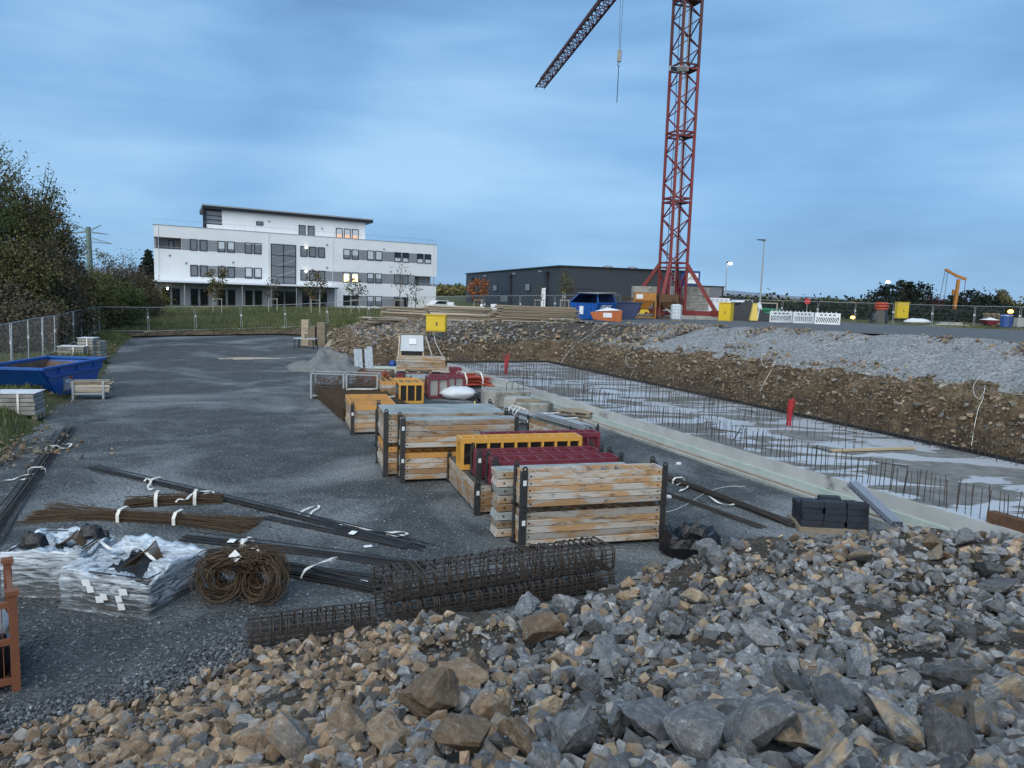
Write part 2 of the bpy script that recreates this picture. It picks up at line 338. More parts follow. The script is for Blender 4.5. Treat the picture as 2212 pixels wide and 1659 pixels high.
def rock_mat(name, greys, tans, tanshare, pale=(0.52,0.53,0.53)):
    """broken limestone: each stone gets its own grey or tan, with stained patches and pale fractures"""
    m = bpy.data.materials.new(name); m.use_nodes = True; t = m.node_tree; bs = t.nodes['Principled BSDF']; MT[name] = m
    tc = N(t, 'ShaderNodeTexCoord'); at = N(t, 'ShaderNodeAttribute', attribute_name='tint'); oi = N(t, 'ShaderNodeObjectInfo')
    ad = N(t, 'ShaderNodeMath', operation='ADD'); fr = N(t, 'ShaderNodeMath', operation='FRACT')
    t.links.new(at.outputs['Fac'], ad.inputs[0]); t.links.new(oi.outputs['Random'], ad.inputs[1]); t.links.new(ad.outputs[0], fr.inputs[0])
    off = N(t, 'ShaderNodeMath', operation='MULTIPLY'); off.inputs[1].default_value = 91.0; t.links.new(fr.outputs[0], off.inputs[0])
    va = N(t, 'ShaderNodeVectorMath', operation='ADD'); t.links.new(tc.outputs['Object'], va.inputs[0]); t.links.new(off.outputs[0], va.inputs[1])
    def noise(s, d=6, ro=0.65, di=0.0):
        n = N(t, 'ShaderNodeTexNoise'); n.inputs['Scale'].default_value = s; n.inputs['Detail'].default_value = d; n.inputs['Roughness'].default_value = ro; n.inputs['Distortion'].default_value = di
        t.links.new(va.outputs[0], n.inputs['Vector']); return n.outputs['Fac']
    def ramp(fac, stops):
        r = N(t, 'ShaderNodeValToRGB'); r.color_ramp.elements.remove(r.color_ramp.elements[1])
        r.color_ramp.elements[0].position = stops[0][0]; r.color_ramp.elements[0].color = (*stops[0][1], 1)
        for p, c in stops[1:]:
            e = r.color_ramp.elements.new(p); e.color = (*c, 1)
        t.links.new(fac, r.inputs[0]); return r.outputs[0]
    grey = ramp(noise(9.0, 9, .75), [(0.32, greys[0]), (0.5, greys[1]), (0.68, greys[2])])
    tan = ramp(noise(9.0, 9, .75), [(0.32, tans[0]), (0.5, tans[1]), (0.70, tans[2])])
    # which stones are tan: own random plus patches
    pat = noise(2.6, 4, 0.6, 0.4)
    s1 = N(t, 'ShaderNodeMath', operation='MULTIPLY'); s1.inputs[1].default_value = 1.55; t.links.new(pat, s1.inputs[0])
    fr2 = N(t, 'ShaderNodeMath', operation='MULTIPLY'); fr2.inputs[1].default_value = 7.13; t.links.new(fr.outputs[0], fr2.inputs[0])
    fr3 = N(t, 'ShaderNodeMath', operation='FRACT'); t.links.new(fr2.outputs[0], fr3.inputs[0])
    s2 = N(t, 'ShaderNodeMath', operation='ADD'); t.links.new(s1.outputs[0], s2.inputs[0]); t.links.new(fr3.outputs[0], s2.inputs[1])
    mr = N(t, 'ShaderNodeMapRange'); c = 1.28 + (0.5-tanshare)*1.3; mr.inputs[1].default_value = c-0.05; mr.inputs[2].default_value = c+0.09; t.links.new(s2.outputs[0], mr.inputs[0])
    mx = N(t, 'ShaderNodeMixRGB'); t.links.new(mr.outputs[0], mx.inputs[0]); t.links.new(grey, mx.inputs[1]); t.links.new(tan, mx.inputs[2])
    # pale calcite smears
    mr2 = N(t, 'ShaderNodeMapRange'); mr2.inputs[1].default_value = 0.56; mr2.inputs[2].default_value = 0.72; t.links.new(noise(7.0, 9, 0.78, 1.2), mr2.inputs[0])
    mx2 = N(t, 'ShaderNodeMixRGB'); t.links.new(mr2.outputs[0], mx2.inputs[0]); t.links.new(mx.outputs[0], mx2.inputs[1]); mx2.inputs[2].default_value = (*pale, 1)
    # value spread from stone to stone
    hv = N(t, 'ShaderNodeHueSaturation'); mr3 = N(t, 'ShaderNodeMapRange'); mr3.inputs[3].default_value = 0.48; mr3.inputs[4].default_value = 1.75; t.links.new(fr.outputs[0], mr3.inputs[0])
    t.links.new(mr3.outputs[0], hv.inputs['Value']); t.links.new(mx2.outputs[0], hv.inputs['Color']); t.links.new(hv.outputs[0], bs.inputs['Base Color'])
    bs.inputs['Roughness'].default_value = 0.82
    bp = N(t, 'ShaderNodeBump'); bp.inputs['Strength'].default_value = 0.9; bp.inputs['Distance'].default_value = 0.03
    t.links.new(noise(16.0, 9, 0.7), bp.inputs['Height']); t.links.new(bp.outputs[0], bs.inputs['Normal'])
rock_mat('rock', [(0.064,0.066,0.069),(0.142,0.144,0.147),(0.26,0.26,0.255)], [(0.17,0.115,0.065),(0.27,0.205,0.135),(0.36,0.30,0.22)], 0.20)
rock_mat('rock_tan', [(0.12,0.11,0.10),(0.17,0.155,0.14),(0.24,0.22,0.20)], [(0.14,0.085,0.046),(0.23,0.16,0.10),(0.33,0.265,0.19)], 0.72)
rock_mat('rock_brown', [(0.10,0.09,0.075),(0.15,0.135,0.11),(0.23,0.21,0.18)], [(0.10,0.066,0.036),(0.17,0.12,0.072),(0.28,0.22,0.15)], 0.62)
rock_mat('gravel_stone', [(0.070,0.076,0.085),(0.105,0.113,0.122),(0.17,0.18,0.185)], [(0.12,0.11,0.10),(0.18,0.17,0.15),(0.26,0.25,0.23)], 0.10)

def soil_mat(name, c0, c1, c2, scale, bump, stone=None, stone_scale=40.0, stone_thr=0.62, patch=None, grain=0.0):
    """earth or gravel: two noises for colour, voronoi cells as small stones"""
    m = bpy.data.materials.new(name); m.use_nodes = True; t = m.node_tree; bs = t.nodes['Principled BSDF']; MT[name] = m
    tc = N(t, 'ShaderNodeTexCoord'); vec = tc.outputs['Object']
    n = N(t, 'ShaderNodeTexNoise'); n.inputs['Scale'].default_value = scale; n.inputs['Detail'].default_value = 9; n.inputs['Roughness'].default_value = 0.7; t.links.new(vec, n.inputs['Vector'])
    r = N(t, 'ShaderNodeValToRGB'); r.color_ramp.elements[0].position = 0.3; r.color_ramp.elements[1].position = 0.72
    r.color_ramp.elements[0].color = (*c0, 1); r.color_ramp.elements[1].color = (*c2, 1); e = r.color_ramp.elements.new(0.5); e.color = (*c1, 1)
    t.links.new(n.outputs['Fac'], r.inputs[0]); cur = r.outputs[0]
    if patch:
        pc, ps, pl, ph = patch
        np_ = N(t, 'ShaderNodeTexNoise'); np_.inputs['Scale'].default_value = ps; np_.inputs['Detail'].default_value = 7; np_.inputs['Roughness'].default_value = 0.62; np_.inputs['Distortion'].default_value = 0.6; t.links.new(vec, np_.inputs['Vector'])
        mr = N(t, 'ShaderNodeMapRange'); mr.inputs[1].default_value = pl; mr.inputs[2].default_value = ph; t.links.new(np_.outputs['Fac'], mr.inputs[0])
        mx = N(t, 'ShaderNodeMixRGB'); t.links.new(mr.outputs[0], mx.inputs[0]); t.links.new(cur, mx.inputs[1]); mx.inputs[2].default_value = (*pc, 1); cur = mx.outputs[0]
    v = N(t, 'ShaderNodeTexVoronoi'); v.inputs['Scale'].default_value = stone_scale; t.links.new(vec, v.inputs['Vector'])
    if stone:
        sp = N(t, 'ShaderNodeSeparateColor'); t.links.new(v.outputs['Color'], sp.inputs[0])
        mr = N(t, 'ShaderNodeMapRange'); mr.inputs[1].default_value = stone_thr; mr.inputs[2].default_value = min(1.0, stone_thr+0.3); t.links.new(sp.outputs[0], mr.inputs[0])
        mr2 = N(t, 'ShaderNodeMapRange'); mr2.inputs[1].default_value = 0.55/1.6; mr2.inputs[2].default_value = 0.25/1.6; t.links.new(v.outputs['Distance'], mr2.inputs[0])
        ml = N(t, 'ShaderNodeMath', operation='MULTIPLY'); t.links.new(mr.outputs[0], ml.inputs[0]); t.links.new(mr2.outputs[0], ml.inputs[1])
        mx = N(t, 'ShaderNodeMixRGB'); t.links.new(ml.outputs[0], mx.inputs[0]); t.links.new(cur, mx.inputs[1]); mx.inputs[2].default_value = (*stone, 1); cur = mx.outputs[0]
    if grain:
        ng = N(t, 'ShaderNodeTexNoise'); ng.inputs['Scale'].default_value = grain; ng.inputs['Detail'].default_value = 4; ng.inputs['Roughness'].default_value = 0.8; t.links.new(vec, ng.inputs['Vector'])
        gm = N(t, 'ShaderNodeMapRange'); gm.inputs[1].default_value = 0.34; gm.inputs[2].default_value = 0.70; gm.inputs[3].default_value = 0.45; gm.inputs[4].default_value = 1.9; t.links.new(ng.outputs['Fac'], gm.inputs[0])
        gx_ = N(t, 'ShaderNodeMixRGB', blend_type='MULTIPLY'); gx_.inputs[0].default_value = 1; t.links.new(cur, gx_.inputs[1]); t.links.new(gm.outputs[0], gx_.inputs[2]); cur = gx_.outputs[0]
    t.links.new(cur, bs.inputs['Base Color']); bs.inputs['Roughness'].default_value = 0.9; bs.inputs['Specular IOR Level'].default_value = 0.25
    n2 = N(t, 'ShaderNodeTexNoise'); n2.inputs['Scale'].default_value = scale*4; n2.inputs['Detail'].default_value = 9; n2.inputs['Roughness'].default_value = 0.75; t.links.new(vec, n2.inputs['Vector'])
    ad = N(t, 'ShaderNodeMath', operation='SUBTRACT'); t.links.new(n2.outputs['Fac'], ad.inputs[0]); t.links.new(v.outputs['Distance'], ad.inputs[1])
    bp = N(t, 'ShaderNodeBump'); bp.inputs['Strength'].default_value = bump; bp.inputs['Distance'].default_value = 0.06
    t.links.new(ad.outputs[0], bp.inputs['Height']); t.links.new(bp.outputs[0], bs.inputs['Normal'])
soil_mat('yard_gravel', (0.041,0.046,0.048), (0.061,0.067,0.070), (0.090,0.097,0.100), 1.3, 0.7, grain=22.0, stone=(0.30,0.305,0.31), stone_scale=14, stone_thr=0.66, patch=((0.25,0.265,0.27), 0.22, 0.48, 0.74))
soil_mat('road_gravel', (0.080,0.084,0.090), (0.105,0.110,0.116), (0.14,0.145,0.15), 1.0, 0.4, stone=(0.26,0.26,0.26), stone_scale=18, stone_thr=0.75)
soil_mat('slope_gravel', (0.17,0.176,0.178), (0.235,0.24,0.243), (0.31,0.315,0.318), 2.6, 1.0, grain=10.0, stone=(0.34,0.35,0.35), stone_scale=12, stone_thr=0.55)
soil_mat('bank_soil', (0.030,0.020,0.012), (0.070,0.049,0.030), (0.15,0.115,0.074), 1.5, 1.0, grain=7.0, stone=(0.30,0.25,0.19), stone_scale=9, stone_thr=0.80, patch=((0.14,0.105,0.06), 0.35, 0.5, 0.75))
soil_mat('rubble_soil', (0.035,0.027,0.019), (0.075,0.060,0.045), (0.14,0.12,0.095), 3.0, 0.9, stone=(0.20,0.19,0.17), stone_scale=26, stone_thr=0.6)
soil_mat('field_grass', (0.045,0.058,0.022), (0.075,0.088,0.034), (0.14,0.13,0.06), 0.7, 0.8, patch=((0.12,0.10,0.05), 0.12, 0.52, 0.72))

# ------------------------------------------------------------------ terrain
PIT = [(-13,-8,'L'),(-12,8,'L'),(-12.4,18.3,'L'),(-13.4,21,'L'),(-15.6,25.8,'L'),(-17.6,32,'L'),(-22,41.6,'L'),(-30,60.5,'L'),(-19,60.8,'L'),(-14.5,58.5,'M'),(-13.4,54,'M'),(-11.3,48,'M'),(-9.4,43.2,'M'),(-4,42.6,'M'),(2.2,45,'R'),(3.75,40.5,'R'),(6.65,33.5,'R'),(10.35,26.05,'R'),(13.4,19.3,'R'),(18,9,'R'),(24,-8,'L')]
HC = np.array([(-20,24,.35),(-14.5,18,.3),(-15,10,.3),(-26,42,.3),(-33,61,.3),(-32,50,.35),(-24,62.5,.55),(-15.8,66,1.1),(-17,62,.95),(.6,72,2.2),(11,76,2.6),(-46,100,1.4),(-12,124,1.5),(6,110,2.1),(30,110,2.4),(40,68,2.55),(34,76,2.55),(18,72,2.55),(18.4,21.5,3.2),(15.3,28.3,3.15),(11.6,35.7,3.05),(8.4,43.2,2.72),(22,31,3.1),(18,42,2.9),(22,10,3.2),(26,52,2.75),(2,52,2.4),(-4,51,2.25),(-9,53,2.0),(-11,60,1.9),(-8,64,2.0),(27,0,3.0),(-60,60,.6),(-60,20,.2),(60,40,2.9),(100,100,2.2),(-120,120,2.0),(0,220,3.0),(-60,-20,.2),(60,-30,2.5),(200,200,1.0),(-200,200,4),(20,60,2.62),(34,40,3.0)])
def _rbf():
    n = len(HC); d = np.linalg.norm(HC[:,None,:2]-HC[None,:,:2], axis=2); A = np.zeros((n+3,n+3)); A[:n,:n] = -d; A[:n,n] = 1; A[:n,n+1:] = HC[:,:2]; A[n,:n] = 1; A[n+1:,:n] = HC[:,:2].T
    b = np.zeros(n+3); b[:n] = HC[:,2]; return np.linalg.solve(A, b)
RW = _rbf()
def hout(x, y):
    r = np.hypot(x, y); k = np.minimum(1, 230/np.maximum(r, 1)); x = x*k; y = y*k
    d = np.sqrt((x[...,None]-HC[:,0])**2+(y[...,None]-HC[:,1])**2)
    return -(d@RW[:len(HC)]) + RW[len(HC)] + RW[len(HC)+1]*x + RW[len(HC)+2]*y
def inside(x, y):
    c = np.zeros(x.shape, bool); n = len(PIT)
    for i in range(n):
        x0, y0 = PIT[i][:2]; x1, y1 = PIT[(i+1) % n][:2]
        cond = ((y0 > y) != (y1 > y))
        c ^= cond & (x < (x1-x0)*(y-y0)/((y1-y0) if y1 != y0 else 1e-9)+x0)
    return c
def tdist(x, y):
    out = {k: np.full(x.shape, 1e9) for k in 'LMR'}; n = len(PIT)
    for i in range(n):
        x0, y0, k = PIT[i]; x1, y1 = PIT[(i+1) % n][:2]; vx, vy = x1-x0, y1-y0
        t = np.clip(((x-x0)*vx+(y-y0)*vy)/(vx*vx+vy*vy), 0, 1)
        out[k] = np.minimum(out[k], np.hypot(x-x0-t*vx, y-y0-t*vy))
    return out
def floor_z(x, y): return np.clip(y-40, 0, 30)*np.clip((x+30)/14, 0, 1)*0.033
PROF = {'L': ([0,.7,1.2],[0,.9,1]), 'M': ([0,1.1,2.2,5,8],[0,.42,.60,.86,1]), 'R': ([0,.7,1.6,2.4,5.7],[0,.37,.58,.66,1])}
def height(x, y):
    x = np.asarray(x, float); y = np.asarray(y, float)
    ins = inside(x, y); td = tdist(x, y); sd = np.minimum(np.minimum(td['L'], td['M']), td['R'])
    wsum = 0; fr = 0
    for k in 'LMR':
        wgt = 1/(td[k]+0.05)**4; wsum = wsum+wgt; fr = fr + wgt*np.interp(sd, *PROF[k])
    fr = fr/wsum; fr = np.where(ins, 0, fr)
    fl = floor_z(x, y); ho = hout(x, y)
    return np.where(ins, fl-0.12, fl*(1-fr)+ho*fr)
def hz(x, y): return float(height(np.array([x]), np.array([y]))[0])
def grid_mesh(name, X, Y, Z, mat_, kind='structure', smooth=True, parent=None):
    m, n = X.shape; v = np.stack([X, Y, Z], -1).reshape(-1, 3); i = np.arange(m*n).reshape(m, n)
    f = np.stack([i[:-1,:-1], i[:-1,1:], i[1:,1:], i[1:,:-1]], -1).reshape(-1, 4)
    return raw_mesh(name, v, f, mat_, parent, kind, smooth=smooth)
gx = np.concatenate([[-3000,-1500,-800,-450,-260,-160,-110], np.arange(-80,-36,2), np.arange(-36,30,.6), np.arange(30,80,2), [80,90,110,150,220,400,800,1500,3000]])
gy = np.concatenate([[-400,-150,-60,-30], np.arange(-14,90,.6), np.arange(90,160,3), [165,190,230,300,450,800,1500,3000]])
GX, GY = np.meshgrid(gx, gy); GZ = height(GX, GY)
nz = np.array([fbm(a*0.25, b*0.25) for a, b in zip(GX.ravel(), GY.ravel())]).reshape(GX.shape)
_t = tdist(GX, GY); GZ = GZ + np.where(inside(GX, GY), 0, nz*0.05) - np.where((np.minimum(_t['M'], _t['R']) < 5.6)&(_t['L'] > 1.5), 0.4, 0)
ground = grid_mesh('ground', GX, GY, GZ, 'field_grass')

# gravel yard: one sheet from the grass on the left to the slab
LB = np.array([p[:2] for p in PIT[:8]])
ys = np.arange(-8, 60.6, 0.5); cols = 70
rbx = np.interp(ys, [-8, 13.2, 38.1, 42.5, 43.2, 48, 54, 58.5, 60.8], [17.5, 9.4, -1.2, -3.6, -9.3, -11.2, -13.3, -14.4, -19])
lbx = np.interp(ys, LB[:,1], LB[:,0]) + np.array([0.35*fbm(3, q*0.5) for q in ys])
T = np.linspace(0, 1, cols); YX = lbx[:,None]*(1-T)+rbx[:,None]*T; YY = np.repeat(ys[:,None], cols, 1)
YZ = floor_z(YX, YY) + np.array([0.018*fbm(a*0.5, b*0.5, 3) for a, b in zip(YX.ravel(), YY.ravel())]).reshape(YX.shape)
yard = grid_mesh('gravel_yard', YX, YY, YZ, 'yard_gravel')

def path_pts(types, step=0.25):
    idx = [i for i, p in enumerate(PIT) if p[2] in types]; pts = [PIT[i][:2] for i in idx]+[PIT[(idx[-1]+1) % len(PIT)][:2]]
    P_ = [np.array(p, float) for p in pts]; out = []
    for a, b in zip(P_[:-1], P_[1:]):
        n = max(1, int(np.linalg.norm(b-a)/step)); out += [a+(b-a)*k/n for k in range(n)]
    out.append(P_[-1]); out = np.array(out)
    for _ in range(6): out[1:-1] = (out[:-2]+2*out[1:-1]+out[2:])/4
    t = np.gradient(out, axis=0); t /= np.linalg.norm(t, axis=1)[:,None]
    nrm = np.stack([-t[:,1], t[:,0]], 1)
    for _ in range(25): nrm[1:-1] = (nrm[:-2]+2*nrm[1:-1]+nrm[2:])/4
    return out, nrm/np.linalg.norm(nrm, axis=1)[:,None]
def strip(name, path, nrm, sds, mat_, amp, fscale, lift, wob=0.0, ridge=0.0, amp2=0.0, dip=(0.0, 0.0)):
    S = np.array(sds)[:,None]; X = path[None,:,0]+nrm[None,:,0]*S; Y = path[None,:,1]+nrm[None,:,1]*S
    if wob:
        wv = np.array([wob*fbm(a*0.35, b*0.35, 9) for a, b in path])
        for r in (0, -1):
            X[r] += nrm[:,0]*wv; Y[r] += nrm[:,1]*wv
    Z = height(X, Y) + lift
    edge = np.ones(len(sds)); edge[0] = edge[-1] = 0.2
    nzv = np.array([fbm(a*fscale, b*fscale, c*fscale) for a, b, c in zip(X.ravel(), Y.ravel(), Z.ravel())]).reshape(X.shape)
    Z = Z + amp*nzv*edge[:,None]
    if amp2: Z = Z + amp2*edge[:,None]*np.array([fbm(a*4.5, b*4.5, c*9.0, 3) for a, b, c in zip(X.ravel(), Y.ravel(), Z.ravel())]).reshape(X.shape)
    if ridge:
        al = np.arange(len(path))*0.25
        Z = Z + ridge*edge[:,None]*np.array([[abs(math.sin(a*1.05 + s_*0.5 + 1.6*fbm(a*0.2, s_*0.15, 5)))-0.5 for a in al] for s_ in sds])
    Z[0] -= dip[0]; Z[-1] -= dip[1]
    ZZ = np.maximum(Z, -0.3)
    return grid_mesh(name, X, Y, ZZ, mat_, smooth=False)
def outn(path, nrm):
    test = path+nrm*0.6
    return nrm*np.where(inside(test[:,0], test[:,1]), -1, 1)[:,None]
pa, na = path_pts('MR'); na = outn(pa, na)
def sfix(nrm):
    for i in range(1, len(nrm)):
        if np.dot(nrm[i], nrm[i-1]) < 0: nrm[i] = -nrm[i]
    return nrm
na = sfix(na)
bank = strip('earth_bank', pa, na, [-.35,-.15]+[.0+.1*k for k in range(26)], 'bank_soil', 0.17, 1.0, 0.05, wob=0.12, amp2=.13, dip=(0,.2))
iR = [i for i, p in enumerate(pa) if p[0] > 3.0 and p[1] < 44]; pr, nr = pa[iR], na[iR]
slope = strip('gravel_slope', pr, nr, [2.0+.22*k for k in range(20)], 'slope_gravel', 0.05, 0.6, 0.07, wob=0.18, ridge=0.12, amp2=.02, dip=(.25,.2))
iM = [i for i, p in enumerate(pa) if not (p[0] > 4.6 and p[1] < 44)]; pm, nm = pa[iM], na[iM]
rub = strip('rubble_bank', pm, nm, [1.9,2.3,2.8,3.4,4.0,4.7,5.4,6.2,7.0,8.0], 'rubble_soil', 0.16, 0.7, 0.07, wob=0.4, dip=(.2,.2))
# gravel road on the plateau, out to the right-hand fence
po, no = path_pts('R', 0.5); no = sfix(outn(po, no)); nn = len(po); inner = po+no*5.9
outer = np.array([(-1,63),(6,71),(14,76),(24,78),(34,74.5),(42.5,64),(50,52),(60,34),(70,10),(70,-10)]); q = np.linspace(0, 1, len(outer)); uu = np.linspace(0, 1, nn)
OX = np.interp(uu, q, outer[:,0]); OY = np.interp(uu, q, outer[:,1]); S = np.linspace(0, 1, 50)[:,None]
RX = inner[None,:,0]*(1-S)+OX[None]*S; RY = inner[None,:,1]*(1-S)+OY[None]*S
road = grid_mesh('gravel_road', RX, RY, height(RX, RY)+0.09+np.array([0.02*fbm(a*.6, b*.6, 7) for a, b in zip(RX.ravel(), RY.ravel())]).reshape(RX.shape), 'road_gravel')

# far hills and the dark band of woodland on the horizon
def ridge_mesh(name, y, x0, x1, base, amp, fs, seed, mat_, depth=60, step=12, rough=0.0):
    m = MB(); xs = np.arange(x0, x1, step); tops = []
    for x in xs:
        h = base+amp*fbm(x*fs, seed, 0, 4)+rough*fbm(x*fs*14, seed, 2, 3); tops.append(max(h, 0.5))
    pts = []
    for x, h in zip(xs, tops): pts += [(x, y, -6), (x, y, h*0.7), (x, y+depth*.5, h), (x, y+depth, -6)]
    f = []
    for i in range(len(xs)-1):
        for k in range(3): f.append((i*4+k, (i+1)*4+k, (i+1)*4+k+1, i*4+k+1))
    m.add(pts, f); o = m.build(name, mat_, None); return tag(o, kind='structure')
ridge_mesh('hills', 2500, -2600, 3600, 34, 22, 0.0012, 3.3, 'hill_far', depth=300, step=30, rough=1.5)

# ------------------------------------------------------------------ white office building
A2 = Vector((-46.38, 99.65, 1.4)); B2 = Vector((-12.63, 124.09, 1.4)); LW = (B2-A2).length
fb = fr_to(A2, B2); fb.m = fb.m @ Matrix(((1,.21,0),(0,1,0),(0,0,1)))     # the end walls run at a slant to the front
ob = thing('office_building', 'white rendered three-storey office building with grey window bands and flat-roofed penthouse', 'building', A2)
m = MB(fb)
m.box(0,LW,0,14,-2,3.8); m.box(0,37.75,0,14,3.8,5.3); m.box(37.75,LW-.4,1.9,14,3.8,5.3)
m.box(0,LW,0,14,5.3,7.3); m.box(3.35,LW,0,14,7.3,8.8); m.box(0.0,3.35,1.9,14,7.3,8.8); m.box(0,LW,0,14,8.8,10.3)
wall = m.build('wall', 'white_render', ob)
m = MB(fb); m.box(-.06,LW+.06,-.06,.25,10.3,10.36); m.box(-.06,.25,.25,14,10.3,10.36); m.box(LW-.25,LW+.06,.25,14,10.3,10.36); m.build('parapet_cap', 'pole_grey', ob)
m = MB(fb); m.box(.25,24.5,-.06,-.003,-2,2.95); m.build('canopy_shade_panel', 'grey_panel', ob)  # grey sheet that paints the canopy's shade onto the wall below
for b_ in ((.2,.3,.3,1.8,7.35,8.75),(41.2,41.3,.05,.15,3.85,5.3)): MB(fb).box(*b_).build('loggia_post', 'pole_grey', ob)
m = MB(fb); m.box(.05,3.3,1.86,1.898,7.31,8.78); m.box(3.3,3.348,.05,1.86,7.31,8.78); m.build('loggia_lining', 'annex_cladding', ob)
m = MB(fb); m.box(37.78,41.25,1.86,1.898,3.82,5.28); m.build('loggia_lining', 'grey_panel', ob)
m = MB(fb); m.tube([(.1,.05,7.55),(3.3,.05,7.55)],.03,4); m.build('loggia_rail', 'pole_grey', ob)
m = MB(fb); m.tube([(37.8,.05,4.1),(LW-.1,.05,4.1),(LW-.1,1.8,4.1)],.03,4); m.build('loggia_rail', 'pole_grey', ob)
cano = MB(fb).box(-.2,24.55,-2.4,-.07,2.95,3.25).build('canopy', 'sign_white', ob)
MB(fb).box(-.24,24.6,-2.46,-2.402,2.9,3.06).build('canopy_edge', 'window_frame', cano)
for u in (.1,3.6,7.3,10.9,14.8,18.4,21.8,24.3): MB(fb).box(u-.06,u+.06,-2.25,-2.13,-1.6,2.948).build('column', 'pole_grey', ob)
def window(u0, u1, v0, v1, blind=0.0, y=0.0, paneM='glass', blindM='blind', low=False):
    d = .11; m = MB(fb)
    m.box(u0,u0+d,y-.07,y+.03,v0,v1); m.box(u1-d,u1,y-.07,y+.03,v0,v1); m.box(u0+d,u1-d,y-.07,y+.03,v0,v0+d); m.box(u0+d,u1-d,y-.07,y+.03,v1-d,v1)
    fo = m.build('window', 'window_frame', ob)
    MB(fb).box(u0+d,u1-d,y-.035,y+.02,v0+d,v1-d).build('pane', paneM, fo)
    if blind:
        h = (v1-v0-2*d)*blind
        if low: MB(fb).box(u0+d,u1-d,y-.05,y-.037,v0+d,v0+d+h).build('blind', blindM, fo)
        else: MB(fb).box(u0+d,u1-d,y-.05,y-.037,v1-d-h,v1-d).build('blind', blindM, fo)
    return fo
def row(v0, v1, spec, ends):
    """windows at (u0,u1,blind,mat,low); grey infill panels between neighbours closer than 4 m, joined bands"""
    xs = sorted(spec)
    for s_ in xs: window(s_[0], s_[1], v0, v1, s_[2] if len(s_) > 2 else 0, paneM=(s_[3] if len(s_) > 3 else 'glass'), low=(s_[4] if len(s_) > 4 else False))
    for a, b in ends: MB(fb).box(a+.01,b-.01,-.045,-.004,v0+.05,v1-.02).build('infill_panel', 'grey_panel', ob)
R3 = [(4.37,5.33),(5.6,6.6),(7.9,8.9,.72),(9.15,10.15,.72),(11.47,12.5,.1),(12.75,13.78,.1),(19.28,20.32),(20.58,21.65),(21.92,22.98),(25.8,26.9,.6),(27.15,28.25,.6),(29.63,30.75,.9),(30.98,32.1,.9),(34.17,35.3,.4,'glass_dark',True),(35.54,36.68,.4,'glass_dark',True),(38.08,39.2,.4,'glass_dark',True),(39.48,40.62,.4,'glass_dark',True)]
row(7.28, 8.78, R3, [(3.37,4.37),(5.33,5.6),(6.6,7.9),(8.9,9.15),(10.15,11.47),(12.5,12.75),(20.32,20.58),(21.65,21.92),(26.9,27.15),(28.25,29.63),(30.75,30.98),(32.1,34.17),(35.3,35.54),(36.68,38.08),(39.2,39.48)])
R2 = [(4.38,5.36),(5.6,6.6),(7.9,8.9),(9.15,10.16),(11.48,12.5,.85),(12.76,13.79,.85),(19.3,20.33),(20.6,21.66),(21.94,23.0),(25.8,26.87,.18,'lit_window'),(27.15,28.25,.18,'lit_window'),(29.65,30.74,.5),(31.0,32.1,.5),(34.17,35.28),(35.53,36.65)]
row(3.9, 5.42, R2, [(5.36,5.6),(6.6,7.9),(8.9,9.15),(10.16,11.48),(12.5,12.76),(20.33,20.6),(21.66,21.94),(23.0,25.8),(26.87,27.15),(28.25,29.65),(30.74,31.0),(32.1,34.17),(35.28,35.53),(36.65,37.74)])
R1 = [(25.83,26.91,0,'glass_dark'),(27.17,28.26,0,'glass_dark'),(29.65,30.75,.5),(31.02,32.12,.5),(34.16,35.29,0,'glass_dark'),(35.56,36.65,0,'glass_dark')]
row(.45, 1.98, R1, [(26.91,27.17),(28.26,29.65),(30.75,31.02),(32.12,34.16),(35.29,35.56)])
for a, b in ((.9,1.83),(2.1,3.05),(4.37,5.32),(5.58,6.6),(7.91,8.89),(9.15,10.15),(11.5,12.5),(12.78,13.8),(15.2,16.9),(17.03,18.87),(19.55,20.6),(20.86,21.98),(22.22,23.3)):
    window(a, b, .1, 2.3, y=-.06, paneM='glass_dark')
window(1.75,2.45,7.33,8.55,y=1.86); window(38.3,39.0,3.85,5.1,y=1.86)
# stair glazing: eight panes
gz = MB(fb)
for u in (15.1,16.86,18.62): gz.box(u-.05,u+.05,-.08,.02,3.35,8.85)
for v in (3.4,4.3,5.78,7.3,8.82): gz.box(15.15,18.57,-.075,.02,v-.04,v+.04)
gf = gz.build('stair_glazing', 'window_frame', ob)
vs = (3.44,4.26,4.34,5.74,5.82,7.26,7.34,8.78)
for i in range(4):
    for u in (15.16,16.92): MB(fb).box(u,u+1.64,-.03,.01,vs[2*i],vs[2*i+1]).build('pane', 'glass', gf)
for i in range(3): MB(fb).add([(15.2,-.045,4.0+1.45*i),(18.5,-.045,5.1+1.45*i),(18.5,-.045,5.35+1.45*i),(15.2,-.045,4.25+1.45*i)],[(0,1,2,3)]).build('stair_flight', 'grey_panel', gf)
